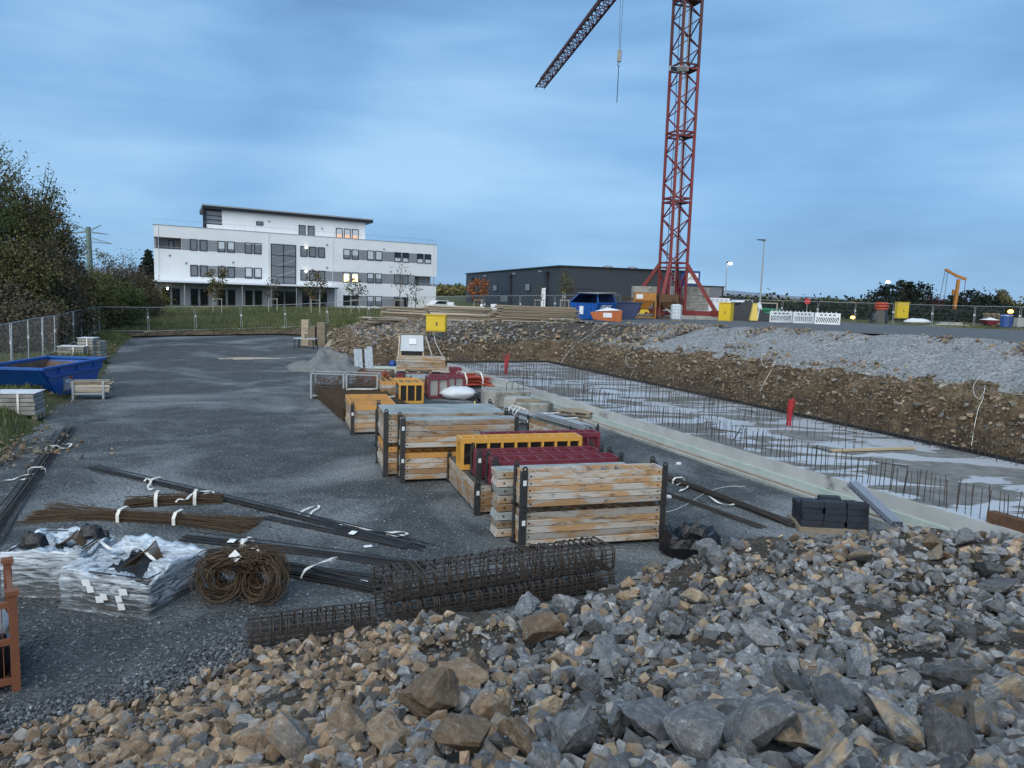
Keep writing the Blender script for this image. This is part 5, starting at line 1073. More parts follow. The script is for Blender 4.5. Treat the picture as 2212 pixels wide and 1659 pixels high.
MB(f_).rings([[(.72+.2*math.cos(a)*s_,y_,.2+.2*math.sin(a)*s_) for a in np.linspace(0,6.28,13)[:-1]] for s_, y_ in ((.8,-.05),(1,-.03),(1,.03),(.8,.05))]).build('wheel', 'tyre', o)
for s_ in (-.22,.22): MB(f_).tube([(-.25,s_,.34),(-.4,s_,0)],.02,5).build('leg', 'steel_dark', o)
p = g(2172,708,PZ); o = thing('plastic_drum', 'blue plastic drum with pale rim band right of the pallets', 'drum', p)
n = 18; MB().rings([[(p.x+r_*math.cos(a),p.y+r_*math.sin(a),PZ+z_) for a in np.linspace(0,6.28,n+1)[:-1]] for r_, z_ in ((.46,0),(.5,.06),(.5,.55),(.53,.6),(.5,.65),(.5,1.2),(.47,1.28))]).build('body', 'barrel_blue', o, smooth=False)
MB().rings([[(p.x+.515*math.cos(a),p.y+.515*math.sin(a),PZ+z_) for a in np.linspace(0,6.28,n+1)[:-1]] for z_ in (1.12,1.17)],False).build('rim_band', 'sign_white', o)
p = g(2208,706,PZ)+Vector((0,.3,0)); tag(MB(Fr(p,.1)).box(-.6,.6,-.3,.3,0,.9).build('concrete_block','concrete',bevel=.03),'pale concrete block on the verge at right frame edge','block')
# cars parked near the white building
def car(px, d, lab, yaw, matn):
    p = dd(px, 640, d); zg = hz(p.x,p.y); f_ = Fr((p.x,p.y,zg),yaw); o = thing('parked_car', lab, 'car', f_.o, 'parked cars')
    MB(f_).prism([(-2.1,.35),(2.1,.35),(2.15,.7),(1.3,.9),(.75,1.42),(-1.2,1.45),(-1.9,.95),(-2.15,.8)],'y',-.85,.85).build('body', matn, o, bevel=.06)
    for s_ in (-1,1): MB(f_).prism([(1.12,.92),(.7,1.36),(-1.1,1.38),(-1.65,.95)],'y',s_*.853-.004,s_*.853+.004).build('side_window', 'glass_dark', o)
    for x in (-1.3,1.35):
        for s_ in (-1,1): MB(f_).rings([[(x+.33*math.cos(a),s_*.8+k,.33+.33*math.sin(a)) for a in np.linspace(0,6.28,13)[:-1]] for k in (-.1,.1)]).build('wheel', 'tyre', o)
car(250,82,'white parked car half hidden behind the fence left of the white building',.3,'vehicle_white')
car(955,114,'white parked van-like car at the right corner of the white building',.6,'vehicle_white')

# ------------------------------------------------------------------ foundation slab with starter bars
SO = Vector((-3.54,41.5,0)); SA = Vector((.3969,-.9179,0)); SB = Vector((.9179,.3969,0)); SL, SW, SZ = 41.0, 6.0, .50
fsb = Fr(SO, m=Matrix(((SA.x,SB.x,0),(SA.y,SB.y,0),(0,0,1))))       # local x: away from the far end towards the camera, local y: across to the right
def slab_mat():
    m = bpy.data.materials.new('wet_slab'); m.use_nodes = True; t = m.node_tree; b = t.nodes['Principled BSDF']; MT['wet_slab'] = m
    tc = N(t,'ShaderNodeTexCoord'); mp = N(t,'ShaderNodeMapping'); mp.inputs['Rotation'].default_value = (0,0,math.radians(65)); mp.inputs['Scale'].default_value = (.55,1.35,1); t.links.new(tc.outputs['Object'], mp.inputs[0])
    n = N(t,'ShaderNodeTexNoise'); n.inputs['Scale'].default_value = .85; n.inputs['Detail'].default_value = 5; n.inputs['Roughness'].default_value = .5; n.inputs['Distortion'].default_value = .8; t.links.new(mp.outputs[0], n.inputs['Vector'])
    wet = N(t,'ShaderNodeMapRange'); wet.inputs[1].default_value = .495; wet.inputs[2].default_value = .53; t.links.new(n.outputs['Fac'], wet.inputs[0])
    n2 = N(t,'ShaderNodeTexNoise'); n2.inputs['Scale'].default_value = 3; n2.inputs['Detail'].default_value = 8; t.links.new(tc.outputs['Object'], n2.inputs['Vector'])
    r = N(t,'ShaderNodeValToRGB'); r.color_ramp.elements[0].color = (.13,.127,.118,1); r.color_ramp.elements[1].color = (.20,.196,.184,1); r.color_ramp.elements[0].position = .35; r.color_ramp.elements[1].position = .65; t.links.new(n2.outputs['Fac'], r.inputs[0])
    mx = N(t,'ShaderNodeMixRGB'); t.links.new(wet.outputs[0], mx.inputs[0]); t.links.new(r.outputs[0], mx.inputs[1]); mx.inputs[2].default_value = (.47,.48,.50,1); t.links.new(mx.outputs[0], b.inputs['Base Color'])  # pale colour in the wet patches paints part of the sky's reflection
    ro = N(t,'ShaderNodeMapRange'); ro.inputs[3].default_value = .85; ro.inputs[4].default_value = .26; t.links.new(wet.outputs[0], ro.inputs[0]); t.links.new(ro.outputs[0], b.inputs['Roughness'])
    sp = N(t,'ShaderNodeMapRange'); sp.inputs[3].default_value = .12; sp.inputs[4].default_value = .9; t.links.new(wet.outputs[0], sp.inputs[0]); t.links.new(sp.outputs[0], b.inputs['Specular IOR Level'])
    
    bp = N(t,'ShaderNodeBump'); bp.inputs['Distance'].default_value = .02; inv = N(t,'ShaderNodeMapRange'); inv.inputs[3].default_value = .3; inv.inputs[4].default_value = .0; t.links.new(wet.outputs[0], inv.inputs[0]); t.links.new(inv.outputs[0], bp.inputs['Strength'])
    t.links.new(n2.outputs['Fac'], bp.inputs['Height']); t.links.new(bp.outputs[0], b.inputs['Normal'])
slab_mat()
slab = thing('foundation_slab', 'long wet concrete foundation slab with puddles and rows of starter bars', 'slab', SO)
MB(fsb).box(0,SL,0,SW,.1,SZ-.004).build('slab_edge', 'edge_concrete', slab)
MB(fsb).box(.02,SL-.02,.02,SW-.02,SZ-.0035,SZ).build('slab_surface', 'wet_slab', slab)
MB(fsb).box(-.05,SL,-.09,-.003,.04,.2).build('edge_insulation', 'insulation', slab)
MB(fsb).box(-.3,SL,-.5,-.093,-.05,.06).build('blinding_strip', 'concrete', slab)
MB(fsb).box(0,SL,-.36,-.32,.06,.1).build('shutter_board', 'plank', slab)
MB(fsb).box(0,SL,SW+.003,SW+.03,.1,SZ+.1).build('edge_membrane', 'black_plastic', slab); MB(fsb).box(-.03,-.003,0,SW,.1,SZ+.1).build('edge_membrane', 'black_plastic', slab)
MB(fsb).box(-1,SL,SW+.04,SW+.9,-.1,.06).build('bank_foot', 'bank_soil', slab)
barm = MB(Fr(SO)); barm.tube([(0,0,0),(0,0,.55)],.0075,4); bar0 = barm.build('starter_bar', 'rebar', slab); bars = []
def rows(s0, s1, b0, b1, n, h, jit=.02):
    for k in range(n):
        t = k/(n-1) if n > 1 else 0; bars.append((s0+(s1-s0)*t+random.uniform(-jit,jit), b0+(b1-b0)*t+random.uniform(-jit,jit), h*random.uniform(.85,1.1)))
rows(.3,36,.16,.16,215,.62); rows(.4,36,.36,.36,120,.55)
rows(3,36,SW-.2,SW-.2,190,.75); rows(3,36,SW-.45,SW-.45,70,.6); rows(.25,.25,.6,SW-.4,34,.6)
rows(.5,24,3.1,3.3,80,.7); rows(9,9,.5,3.2,18,.65); rows(15.5,15.5,2.6,5.6,22,.7); rows(20,20,3.2,5.6,16,.75); rows(5,5,.6,3,14,.6)
for s_, b_ in ((4,1.2),(12,1.6),(18.3,3.4),(24.5,3.0),(14.2,2.2),(21,1.0)):
    for ds, db in ((0,0),(.28,0),(0,.28),(.28,.28)): bars.append((s_+ds,b_+db,1.25))
bars = [b for b in bars if b[0] < 33]
bars.sort(key=lambda b: -b[0])
for i, (s_, b_, h) in enumerate(bars[:300]):
    p = fsb((s_,b_,SZ)); r_ = (random.gauss(0,.05),random.gauss(0,.05),random.uniform(0,6)); sc_ = (1.15,1.15,h/.55)
    if i == 0: bar0.location = p-slab.location; bar0.rotation_euler = r_; bar0.scale = sc_
    else: share(bar0,'starter_bar',p,slab,r_,sc_)
m = MB()
for s_, b_, h in bars[300:]:
    p = fsb((s_,b_,SZ)); m.tube([p,p+Vector((random.gauss(0,.05)*h,random.gauss(0,.05)*h,h))],.011,4,cap=False)
for b_, z in ((SW-.2,.35),(SW-.2,.6)): m.tube([fsb((s_,b_,SZ+z+.03*random.random())) for s_ in np.arange(3,33,2.5)],.009,4)
for b_, z in ((.16,.28),): m.tube([fsb((s_,b_,SZ+z+.03*random.random())) for s_ in np.arange(.5,12,2.5)],.008,4)
m.build('far_starter_bars', 'rebar', slab, kind='stuff')
# loose things on the slab
def cond(s_, b_, h, lab, n=7):
    p = fsb((s_,b_,SZ)); o = thing('conduit_bundle', lab, 'conduits', p, 'red conduits rising from the slab')
    for k in range(n):
        a = random.uniform(0,6.28); r_ = random.uniform(.02,.13); q = p+Vector((r_*math.cos(a),r_*math.sin(a),0))
        MB().tube([q,q+Vector((random.gauss(0,.02),random.gauss(0,.02),h*.55)),q+Vector((random.gauss(.03,.06),random.gauss(0,.06),h*random.uniform(.8,1.05)))],.02,6).build('conduit','conduit_red',o)
q = g(1094,808,SZ)-SO; cond(q.dot(SA),q.dot(SB),.95,'bundle of red conduits rising from the far end of the slab')
q = g(1706,919,SZ)-SO; cond(q.dot(SA),q.dot(SB),.85,'bundle of red conduits rising from the near right part of the slab')
a, b = g(1797,975,SZ+.02), g(1975,970,SZ+.02); tag(MB(fr_to(a,b)).box(0,(b-a).length,-.06,.06,.0,.05).build('batten','plank_fresh'),'pale timber batten lying across the wet slab','batten')
for k,(x0,y0,x1,y1) in enumerate(((1756,967,1796,979),(1536,928,1600,936),(1590,884,1628,890),(1800,929,1850,936),(1990,961,2040,967),(1890,1000,1960,1010))):
    a, b = g(x0,y0,SZ), g(x1,y1,SZ); o = MB(); o.tube([a+Vector((0,0,.02)),(a+b)/2+Vector((0,.03,.03)),b+Vector((0,0,.02))],.013,5); o = o.build('loose_bar','rebar'); tag(o,['bent black bar on slab left of the timber batten','thin black bar on slab beside the leaning props','short black bar on the far middle of the slab','black bar on slab near the right bank','black bar on slab at the far right edge','black bar on the slab in front of the puddles at right'][k],'steel bar')
# props leaning on the slab edge
o = thing('leaning_bars','dark steel bars leaning against the slab edge','steel bars',g(1590,990))
for (x0,y0),(x1,y1),z1 in (((1535,985),(1577,945),.55),((1560,990),(1600,925),1.2),((1578,992),(1615,955),.75)):
    a = g(x0,y0,.03); b = dd(x1,y1,a.y+.35); MB().tube([a,b],.018,5).build('bar','steel_dark',o)
# scaffold-like steel angle at right end, in front
q = g(2185,1140,SZ); tag(MB(Fr(q,-1.16)).box(-.4,2.2,-.1,.1,0,.2).build('channel_section','rust'),'rusty steel channel lying on slab edge at the right frame edge','steel beam')

# white cables hanging on the bank
def cable(name, label, pts, r, matn='cable_white', lift=.12):
    P_ = []
    for p in pts: P_.append(Vector(p)+Vector((0,0,lift)))
    # smooth
    for _ in range(2):
        Q = [P_[0]]
        for a, b in zip(P_[:-1], P_[1:]): Q += [a*.75+b*.25, a*.25+b*.75]
        Q.append(P_[-1]); P_ = Q
    o = MB().tube(P_, r, 5).build(name, matn); return tag(o, label, 'cable')
def on_bank(px, py):
    lo, hi = 8.0, 90.0; d = Vector(ray(px, py)); d = d/d.y
    ys_ = np.linspace(lo, hi, 900); xs_ = ys_*d.x; zs_ = CAMZ+ys_*d.z; h_ = height(xs_, ys_); i = np.argmax(zs_ < h_+.02); return Vector((xs_[i], ys_[i], zs_[i]))
def img_cable(name, label, pix, r, **k): return cable(name, label, [on_bank(*p)-Vector((0,.12,0)) for p in pix], r, **k)
img_cable('hanging_cable','white cable loop with tail on the bank at the right edge',[(2110,822),(2095,840),(2098,862),(2110,872),(2122,850),(2122,835),(2118,870),(2108,885),(2100,920),(2092,970)],.009)
img_cable('hanging_cable','pale cable loop on the middle of the right bank',[(1660,772),(1645,770),(1640,785),(1650,800),(1665,800),(1675,785),(1672,778),(1670,795),(1655,820),(1640,850)],.009)
img_cable('hanging_cable','pale cable ring on the bank left of the middle',[(1370,765),(1350,770),(1352,795),(1368,802),(1378,780),(1372,765),(1376,790),(1360,820),(1355,835)],.009)
img_cable('hanging_cable','long thin pale cable curving down the far bank below the orange skip',[(1305,705),(1260,735),(1225,765),(1205,800),(1195,822)],.012)

# ------------------------------------------------------------------ formwork packs
def lug_post(fr, x, y, z0, z1, sx, sy, parent, sticker=False, sh=.35):
    m = MB(fr); wdt, th = .10, .018; e_ = .012
    xa, xb = (x-e_-th, x-e_-th+wdt) if sx < 0 else (x+e_+th-wdt, x+e_+th)
    yf = y-e_-th if sy < 0 else y+e_
    m.box(xa, xb, yf, yf+th, z0, z1)
    xs = x-e_-th if sx < 0 else x+e_
    ya, yb = (y-e_, y-e_+wdt) if sy < 0 else (y+e_-wdt, y+e_)
    m.box(xs, xs+th, ya, yb, z0, z1)
    cxm = (xa+xb)/2; rr = .05       # eye on top
    ring = [(cxm+r_*math.cos(a), yf+k, z1+.045+r_*math.sin(a)) for k in (0,th) for r_ in (rr,.022) for a in np.linspace(0,2*math.pi,9)[:-1]]
    fs_ = []
    for i in range(8):
        j = (i+1) % 8; fs_ += [(i,j,8+j,8+i),(16+i,24+i,24+j,16+j),(i,16+i,16+j,j),(8+i,8+j,24+j,24+i)]
    m.add(ring, fs_); m.box(xa, xb, yf, yf+th, z1, z1+.012)
    m.box(xa-.01, xb+.02, yf-.02, yf+.08, z0-.06, z0)
    o = m.build('corner_post', 'steel_dark', parent)
    if sticker: MB(fr).box(xa+.02, xb-.02, yf-.004, yf-.001, z0+(z1-z0)*.62, z0+(z1-z0)*.62+.09).build('sticker', 'sticker', o)
def ladder_top(fr, L, W, z0, h, nr, matn, parent, plyM, two=False, fw=.045):
    m = MB(fr); m.box(0,L,0,fw,z0,z0+h); m.box(0,L,W-fw,W,z0,z0+h); m.box(0,fw,fw,W-fw,z0,z0+h); m.box(L-fw,L,fw,W-fw,z0,z0+h); p = m.build('panel', matn, parent)
    for k in range(1,nr+1):
        x = L*k/(nr+1); MB(fr).box(x-.02,x+.02,fw,W-fw,z0+.01,z0+h-.008).build('rib', matn, p)
    if two: MB(fr).box(fw,L-fw,W/2-.02,W/2+.02,z0+.01,z0+h-.011).build('rib', matn, p)
    MB(fr).box(fw,L-fw,fw,W-fw,z0+.004,z0+.016).build('ply_sheet', plyM, p)
    return p
def pack(name, label, fr, L, W, z0, n, hp, matn, top='ribs', nr=9, posts=True, holes=True, topM=None, group='formwork packs in the yard', sticker=True, plyM='form_inside', two=False, jit=.012):
    o = thing(name, label, 'formwork', fr((0,0,0)), group); o.location.z = z0
    for k in range(n):
        za, zb = z0+k*hp+.003, z0+(k+1)*hp-.004; last = k == n-1
        j = (random.uniform(-jit,jit), random.uniform(-jit,jit)); f2 = Fr(fr((j[0],j[1],0)), m=fr.m @ Matrix.Rotation(random.gauss(0,.0035),3,'Z'))
        if last and top == 'ribs': p = ladder_top(f2, L, W, za, zb-za, nr, topM or matn, o, plyM, two)
        else:
            p = MB(f2).box(0,L,0,W,za,zb).build('panel', matn, o, bevel=.007)
            if last and top.startswith('form'): MB(f2).box(.004,L-.004,.004,W-.004,zb+.001,zb+.008).build('ply_sheet', top, p)
        if holes:
            for x in (.13,L-.13): MB(f2).box(x-.014,x+.014,-.0025,.002,(za+zb)/2-.014,(za+zb)/2+.014).build('bolt_hole', 'form_film', p)
    if posts:
        for x, sx in ((0,-1),(L,1)):
            for y, sy in ((0,-1),(W,1)): lug_post(fr, x, y, z0-.0, z0+n*hp+.03, sx, sy, o, sticker and sy < 0 and sx < 0)
    return o
YW = math.radians(16.5)
f1 = Fr((.24,12.55,0), YW)
pack('formwork_pack','orange-brown timber formwork pack on the ground, lower of the front pair',f1,2.62,.45,.07,5,.118,'form_timber',top='ribs',topM='form_timber')
pack('formwork_pack','timber formwork pack with open ribbed top, upper of the front pair',f1,2.62,.45,.755,5,.118,'form_timber',top='ribs',topM='form_timber')
f2 = Fr((-.20,13.22,0), YW)
o2 = thing('panel_stack','stack of eight narrow timber panels with grey top behind the front packs','formwork',f2.o)
for k in range(8):
    j = random.uniform(-.02,.02); p = MB(Fr(f2((j,j*.5,0)),YW)).hexa([(.02,.02,.02+k*.150),(2.58,.02,.02+k*.15),(2.58,.42,.02+k*.15),(.02,.42,.02+k*.15)] if k % 2 else [(0,0,.02+k*.150),(2.6,0,.02+k*.15),(2.6,.42,.02+k*.15),(0,.42,.02+k*.15)],
        [(0,0,.155+k*.15),(2.6,0,.155+k*.15),(2.6,.42,.155+k*.15),(0,.42,.155+k*.15)] if k % 2 else [(.03,.02,.155+k*.15),(2.58,.02,.155+k*.15),(2.58,.42,.155+k*.15),(.03,.42,.155+k*.15)]).build('panel','form_timber' if k not in (2,5) else 'form_ply',o2,bevel=.008)
    if k == 7: MB(Fr(f2((j,j*.5,0)),YW)).box(.03,2.57,.03,.41,1.206,1.212).build('ply_sheet','form_ply',p)
    MB(Fr(f2((j,j*.5,0)),YW)).box(.12,.15,-.003,.001,.08+k*.15,.11+k*.15).build('bolt_hole','form_film',p)
# large dark pack underneath, running away from the camera
f4 = Fr((-.62,14.60,0), YW)
pack('formwork_pack','wide dark weathered formwork pack carrying the red and yellow frames',f4,2.75,2.7,.05,4,.135,'form_timber',top='form_ply_dark',nr=0)
# yellow open box frame on top
def box_frame(name, label, fr, L, W, H, z0, nr, matn, inner, group=None, cat='formwork', panels=True):
    o = thing(name, label, cat, fr((0,0,0)), group); o.location.z = z0
    t = .07
    ladder_top(fr, L, W, z0+H-.1, .1, nr, matn, o, 'form_inside', fw=t)
    m = MB(fr); m.box(0,t,0,t,z0,z0+H-.103); m.box(L-t,L,0,t,z0,z0+H-.103); m.box(0,L,0,W,z0-.0,z0+.09) if False else m.box(t,L-t,0,t,z0,z0+.1); ff = m.build('front_frame', matn, o)
    for k in range(1,nr+1):
        x = L*k/(nr+1); MB(fr).box(x-.025,x+.025,0.005,t,z0+.103,z0+H-.103).build('stile', matn, ff)
    m = MB(fr); m.box(0,t,W-t,W,z0,z0+H-.103); m.box(0,t,t,W-t,z0,z0+.08); m.box(L-t,L,W-t,W,z0,z0+H-.103); m.box(L-t,L,t,W-t,z0,z0+.08); m.box(t,L-t,W-t,W,z0,z0+.1); m.build('end_frame', matn, o)
    MB(fr).box(t,L-t,t+.01,t+.025,z0+.02,z0+H-.11).build('ply_sheet', inner, o)
    return o
f5 = Fr((-1.02,15.75,0), YW)
yb = box_frame('box_frame','bright yellow open formwork frame lying on the dark pack',f5,2.7,.45,.66,.62,8,'form_yellow','form_film','formwork packs in the yard')
for k in range(9): text_mesh('print', 'PERI' if k % 2 else 'IREP', .09, lambda x, y, k=k: f5((.16+.3*k+x*.8-y*.5,.078,.92+x*.5+y*.8)), 'form_ply_dark', yb)
f3 = Fr((-.62,15.05,0), YW)
box_frame('box_frame','burgundy formwork pack with ribbed top right behind the yellow frame',Fr((-.55,16.4,0),YW),2.7,.42,.66,.60,8,'form_red','form_red','formwork packs in the yard')
pack('formwork_pack','burgundy formwork pack in front of the yellow frame',f3,2.65,.55,.62,4,.125,'form_red',top='ribs',topM='form_red',two=False,nr=8,plyM='form_ply')
f3b = Fr((-.28,14.35,0), YW)
pack('formwork_pack','burgundy formwork pack nearest the grey-topped stack',f3b,2.62,.55,.61,4,.13,'form_red',top='ribs',topM='form_red',two=False,nr=7,plyM='form_ply')
# the tall middle packs
f6 = Fr((-2.42,16.95,0), YW)
pack('formwork_pack','timber formwork pack on the ground, lower of the tall middle pair',f6,2.68,.5,.07,5,.122,'form_timber',top='ribs',topM='form_orange')
pack('formwork_pack','timber formwork pack with pale blue-grey sheet on top, upper of the middle pair',f6,2.68,.5,.80,5,.124,'form_timber',top='form_ply')
f6b = Fr(f6((-.30,.62,0)), YW)
pack('formwork_pack','wide timber formwork pack with large grey sheet behind the middle pair, upper one',f6b,2.9,1.5,.80,5,.135,'form_timber',top='form_ply',sticker=False)
pack('formwork_pack','wide timber formwork pack on the ground behind the middle pair, lower one',f6b,2.9,1.5,.06,5,.13,'form_timber',top='ribs',topM='form_orange',sticker=False)
f8 = Fr((-3.35,19.75,0), YW)
pack('formwork_pack','timber formwork pack with orange ribs half hidden behind the wide pack',f8,2.7,1.25,.06,7,.125,'form_timber',top='ribs',topM='form_orange',nr=10,two=False)
f7 = Fr((-4.72,22.55,0), YW)
pack('formwork_pack','timber formwork pack with orange ladder ribs left of the big grey sheet',f7,1.35,2.6,.06,6,.135,'form_timber',top='ribs',topM='form_orange',nr=1,two=True,sticker=True)
for k in range(11):
    y = .2+k*.22
    MB(f7).box(.05,.64,y-.02,y+.02,.745,.855).build('rib','form_orange',bpy.data.objects[o2.name] if False else [c for c in COL.objects if c.get('label','').startswith('timber formwork pack with orange ladder')][0])
    MB(f7).box(.71,1.3,y-.02,y+.02,.745,.855).build('rib','form_orange',[c for c in COL.objects if c.get('label','').startswith('timber formwork pack with orange ladder')][0])
# packs farther back
p = g(856,872); f9 = Fr((p.x,p.y,0), YW); pack('formwork_pack','pale timber pack standing before the open orange box frame',Fr(f9((-.55,.1,0)),YW),.55,2.6,.06,6,.13,'form_timber',top='ribs',topM='form_orange',nr=1,posts=False)
box_frame('box_frame','orange open box frame before the burgundy column frames',Fr(f9((.05,-.3,0)),YW),.95,1.7,.8,.04,2,'form_yellow','form_film','formwork packs in the yard')
p = g(886,853); pack('formwork_pack','timber pack with green-grey sheet and black post behind the orange box frame',Fr((p.x,p.y,0),YW),1.0,1.6,.05,5,.13,'form_timber',top='form_ply',nr=1)
p = g(925,862); box_frame('box_frame','burgundy column formwork frame, left one before the red props',Fr((p.x,p.y,0),YW),.85,.8,.85,.03,1,'form_red','concrete','formwork packs in the yard')
p = g(962,858); box_frame('box_frame','burgundy column formwork frame, right one before the red props',Fr((p.x,p.y+.1,0),YW),.8,.8,.85,.03,1,'form_red','concrete','formwork packs in the yard')
p = g(856,838); pk_ = Fr((p.x-.1,p.y+.6,0),.12); pack('formwork_pack','burgundy pack under pale timber pack before grey cabinet',pk_,2.0,1.0,.08,4,.13,'form_red',top='plain',posts=False,holes=False)
pb_ = Fr(pk_((0,0,.60)),.12); tag(pallet_mesh(Fr(pk_((1.0,.5,.60)),.12)),'wooden pallet between burgundy pack and pale timber pack','pallet')
pack('formwork_pack','pale new timber pack on pallet before grey cabinet',Fr(pk_((.0,.0,0)),.12),2.2,1.0,.76,5,.115,'form_timber',top='plain',posts=False,holes=False)
p = g(1000,815); pack('formwork_pack','small burgundy pack beside the red props',Fr((p.x-.6,p.y,0),YW),1.3,.7,.05,3,.14,'form_red',top='plain',posts=False,holes=False)
# red props in a bundle
def bar_bundle(name, label, a, b, n, r, spread, matn, cat, up_=1.0, z=.0, seed=1, fan=0., straps=(), sag=0., group=None, tags=(), flatn=None):
    R_ = random.Random(seed); a = Vector(a); b = Vector(b); f_ = fr_to(a, b); L = (b-a).length; o = thing(name, label, cat, a, group); m = MB(f_)
    for k in range(n):
        y = R_.gauss(0,spread); h = abs(R_.gauss(0,spread*.55*up_))+r+z; y1 = y+R_.gauss(0,spread*.5+fan); y0 = y+R_.gauss(0,spread*.5+fan)
        x0 = R_.uniform(-.04,.06)*L*.5; x1 = L+R_.uniform(-.06,.04)*L*.5; h0 = max(r, h*R_.uniform(.4,1.0)); h1 = max(r, h*R_.uniform(.4,1.0))
        m.tube([(x0,y0,h0),(L*.33,y*.8,h),(L*.66,y*.8,h),(x1,y1,h1)],r,5)
    m.build('bars', matn, o, kind='stuff')
    for t in straps:
        x = L*t; w_ = spread*2.0+.02; hh = spread*1.5*up_+r*2+.02+z
        MB(f_).prism([(-w_,0.0),(-w_*1.02,hh*.6),(-w_*.6,hh),(w_*.6,hh),(w_*1.02,hh*.6),(w_,0.0),(w_*.97,0.0),(w_*.96,hh*.57),(w_*.56,hh-.012),(-w_*.56,hh-.012),(-w_*.96,hh*.57),(-w_*.97,0.0)][::-1],'x',x-.03,x+.03).build('strap','strap',o)
    for t, y in tags:
        MB(f_).hexa([(L*t,y,.06+z),(L*t+.13,y,.07+z),(L*t+.13,y+.1,.10+z),(L*t,y+.1,.09+z)],[(L*t,y,.064+z),(L*t+.13,y,.074+z),(L*t+.13,y+.1,.104+z),(L*t,y+.1,.094+z)]).build('tag','tag_white',o)
    return o
a, b = g(975,840,.0), g(1042,838,.0); bar_bundle('prop_bundle','bundle of red steel props strapped together beside the slab',a+Vector((0,.4,0)),b+Vector((.2,.6,0)),46,.032,.28,'prop_red','props',up_=1.3,z=.1,straps=(.25,.7))
a, b = g(1003,858,.0), g(1050,872,.0); bar_bundle('prop_bundle','dark steel tubes lying beside the white bulk bag',a,b,22,.03,.22,'steel_dark','props',z=.03)
p = g(990,862); sack('bulk_bag','white bulk bag slumped beside the burgundy column frame',p,.75,.6,.5,'bag_white',6,'bag')
# concrete blocks
p = g(1090,877); f_ = Fr((p.x,p.y+.3,0),.15); m = MB(f_); m.prism([(-.9,-.5),(-.55,-.75),(.55,-.75),(.95,-.45),(.95,.45),(.55,.7),(-.55,.7),(-.9,.45)],'z',0,.62); o = m.build('concrete_block','concrete_old',bevel=.03); tag(o,'large octagonal concrete block with lifting bars beside the slab','block')
p = g(1118,888); f_ = Fr((p.x,p.y,0),-.1); tag(MB(f_).box(-.5,.5,-.3,.5,0,.5).build('concrete_block','concrete',bevel=.02),'pale square concrete block before the octagonal one','block')
p = g(1150,893); f_ = Fr((p.x,p.y+.1,0),.1); m = MB(f_); m.prism([(-.65,-.3),(-.4,-.5),(.5,-.5),(.75,-.2),(.75,.4),(-.65,.4)],'z',0,.42); tag(m.build('concrete_block','concrete_old',bevel=.03),'low dark concrete block nearest the steel tube rack','block')
m = MB(f_); m.box(-.6,.3,-.1,.1,.425,.52); tag(m.build('timber_offcut','plank'),'short timber offcut lying on low concrete block','timber')
for k in range(2):
    p = g(1108+k*12,845,.62); o = MB().tube([p+Vector((-.25,.3,0)),p+Vector((-.25,.3,.25)),p+Vector((-.15,.3,.33)),p+Vector((.1,.3,.33)),p+Vector((.2,.3,.25)),p+Vector((.2,.3,0))],.014,5).build('lifting_bar','rebar'); tag(o,['bent black lifting bar on octagonal block, left','bent black lifting bar on octagonal block, right'][k],'steel bar')
# rack of steel tubes
p = g(1140,935); q = g(1217,958); YR = -math.atan2(p.y-q.y,q.x-p.x); fr3 = Fr(p, YR-.02)
rk = pack('formwork_pack','low timber rack with black posts holding grey steel tubes beside slab',fr3,2.3,.95,.05,3,.14,'form_timber',top='form_ply_dark',sticker=True)
o = thing('tube_bundle','strapped bundle of grey galvanised steel tubes in the timber rack','tubes',fr3((0,.4,.48)))
for k in range(16): MB(fr3).tube([(.05+random.uniform(0,.2),.25+(k % 6)*.075,.52+(k//6)*.06),(2.5+random.uniform(-.2,.2),.2+(k % 6)*.08,.52+(k//6)*.06)],.028,6).build('tube','galvanised',o)
for x in (.6,1.6): MB(fr3).box(x-.04,x+.04,.2,.72,.68,.70).build('strap','strap',o)
# wrapped bundle of tubes
p, q = g(1100,905), g(1160,925); fw_ = fr_to(p,q); o = thing('wrapped_tube_bundle','grey tubes wrapped in torn plastic film behind the yellow frame','tubes',p)
for k in range(20): a = random.uniform(0,6.28); r_ = random.uniform(.05,.22); MB(fw_).tube([(random.uniform(-.1,.1),r_*math.cos(a),.25+r_*math.sin(a)),(1.8+random.uniform(-.15,.2),r_*1.2*math.cos(a+.2),.25+r_*math.sin(a))],.03,6).build('tube','galvanised',o)
m = MB(fw_)
for x in (.3,.6,.85): m.tube([(x+.05*math.sin(a*3),.25*math.cos(a),.26+.25*math.sin(a)) for a in np.linspace(0,6.28,15)[:-1]],.02,4,closed=True)
m.build('wrapping','strap',o)
# pallets near slab
p = g(1215,915); pa_ = pallet_mesh(Fr((p.x,p.y,0),-.35)); tag(pa_,'wooden pallet lying flat beside the slab edge, lower left one','pallet')
p = g(1228,905); f_ = Fr((p.x+.3,p.y+.2,.15),-.4); pa_ = pallet_mesh(f_); tag(pa_,'wooden pallet resting on another beside the slab edge','pallet')

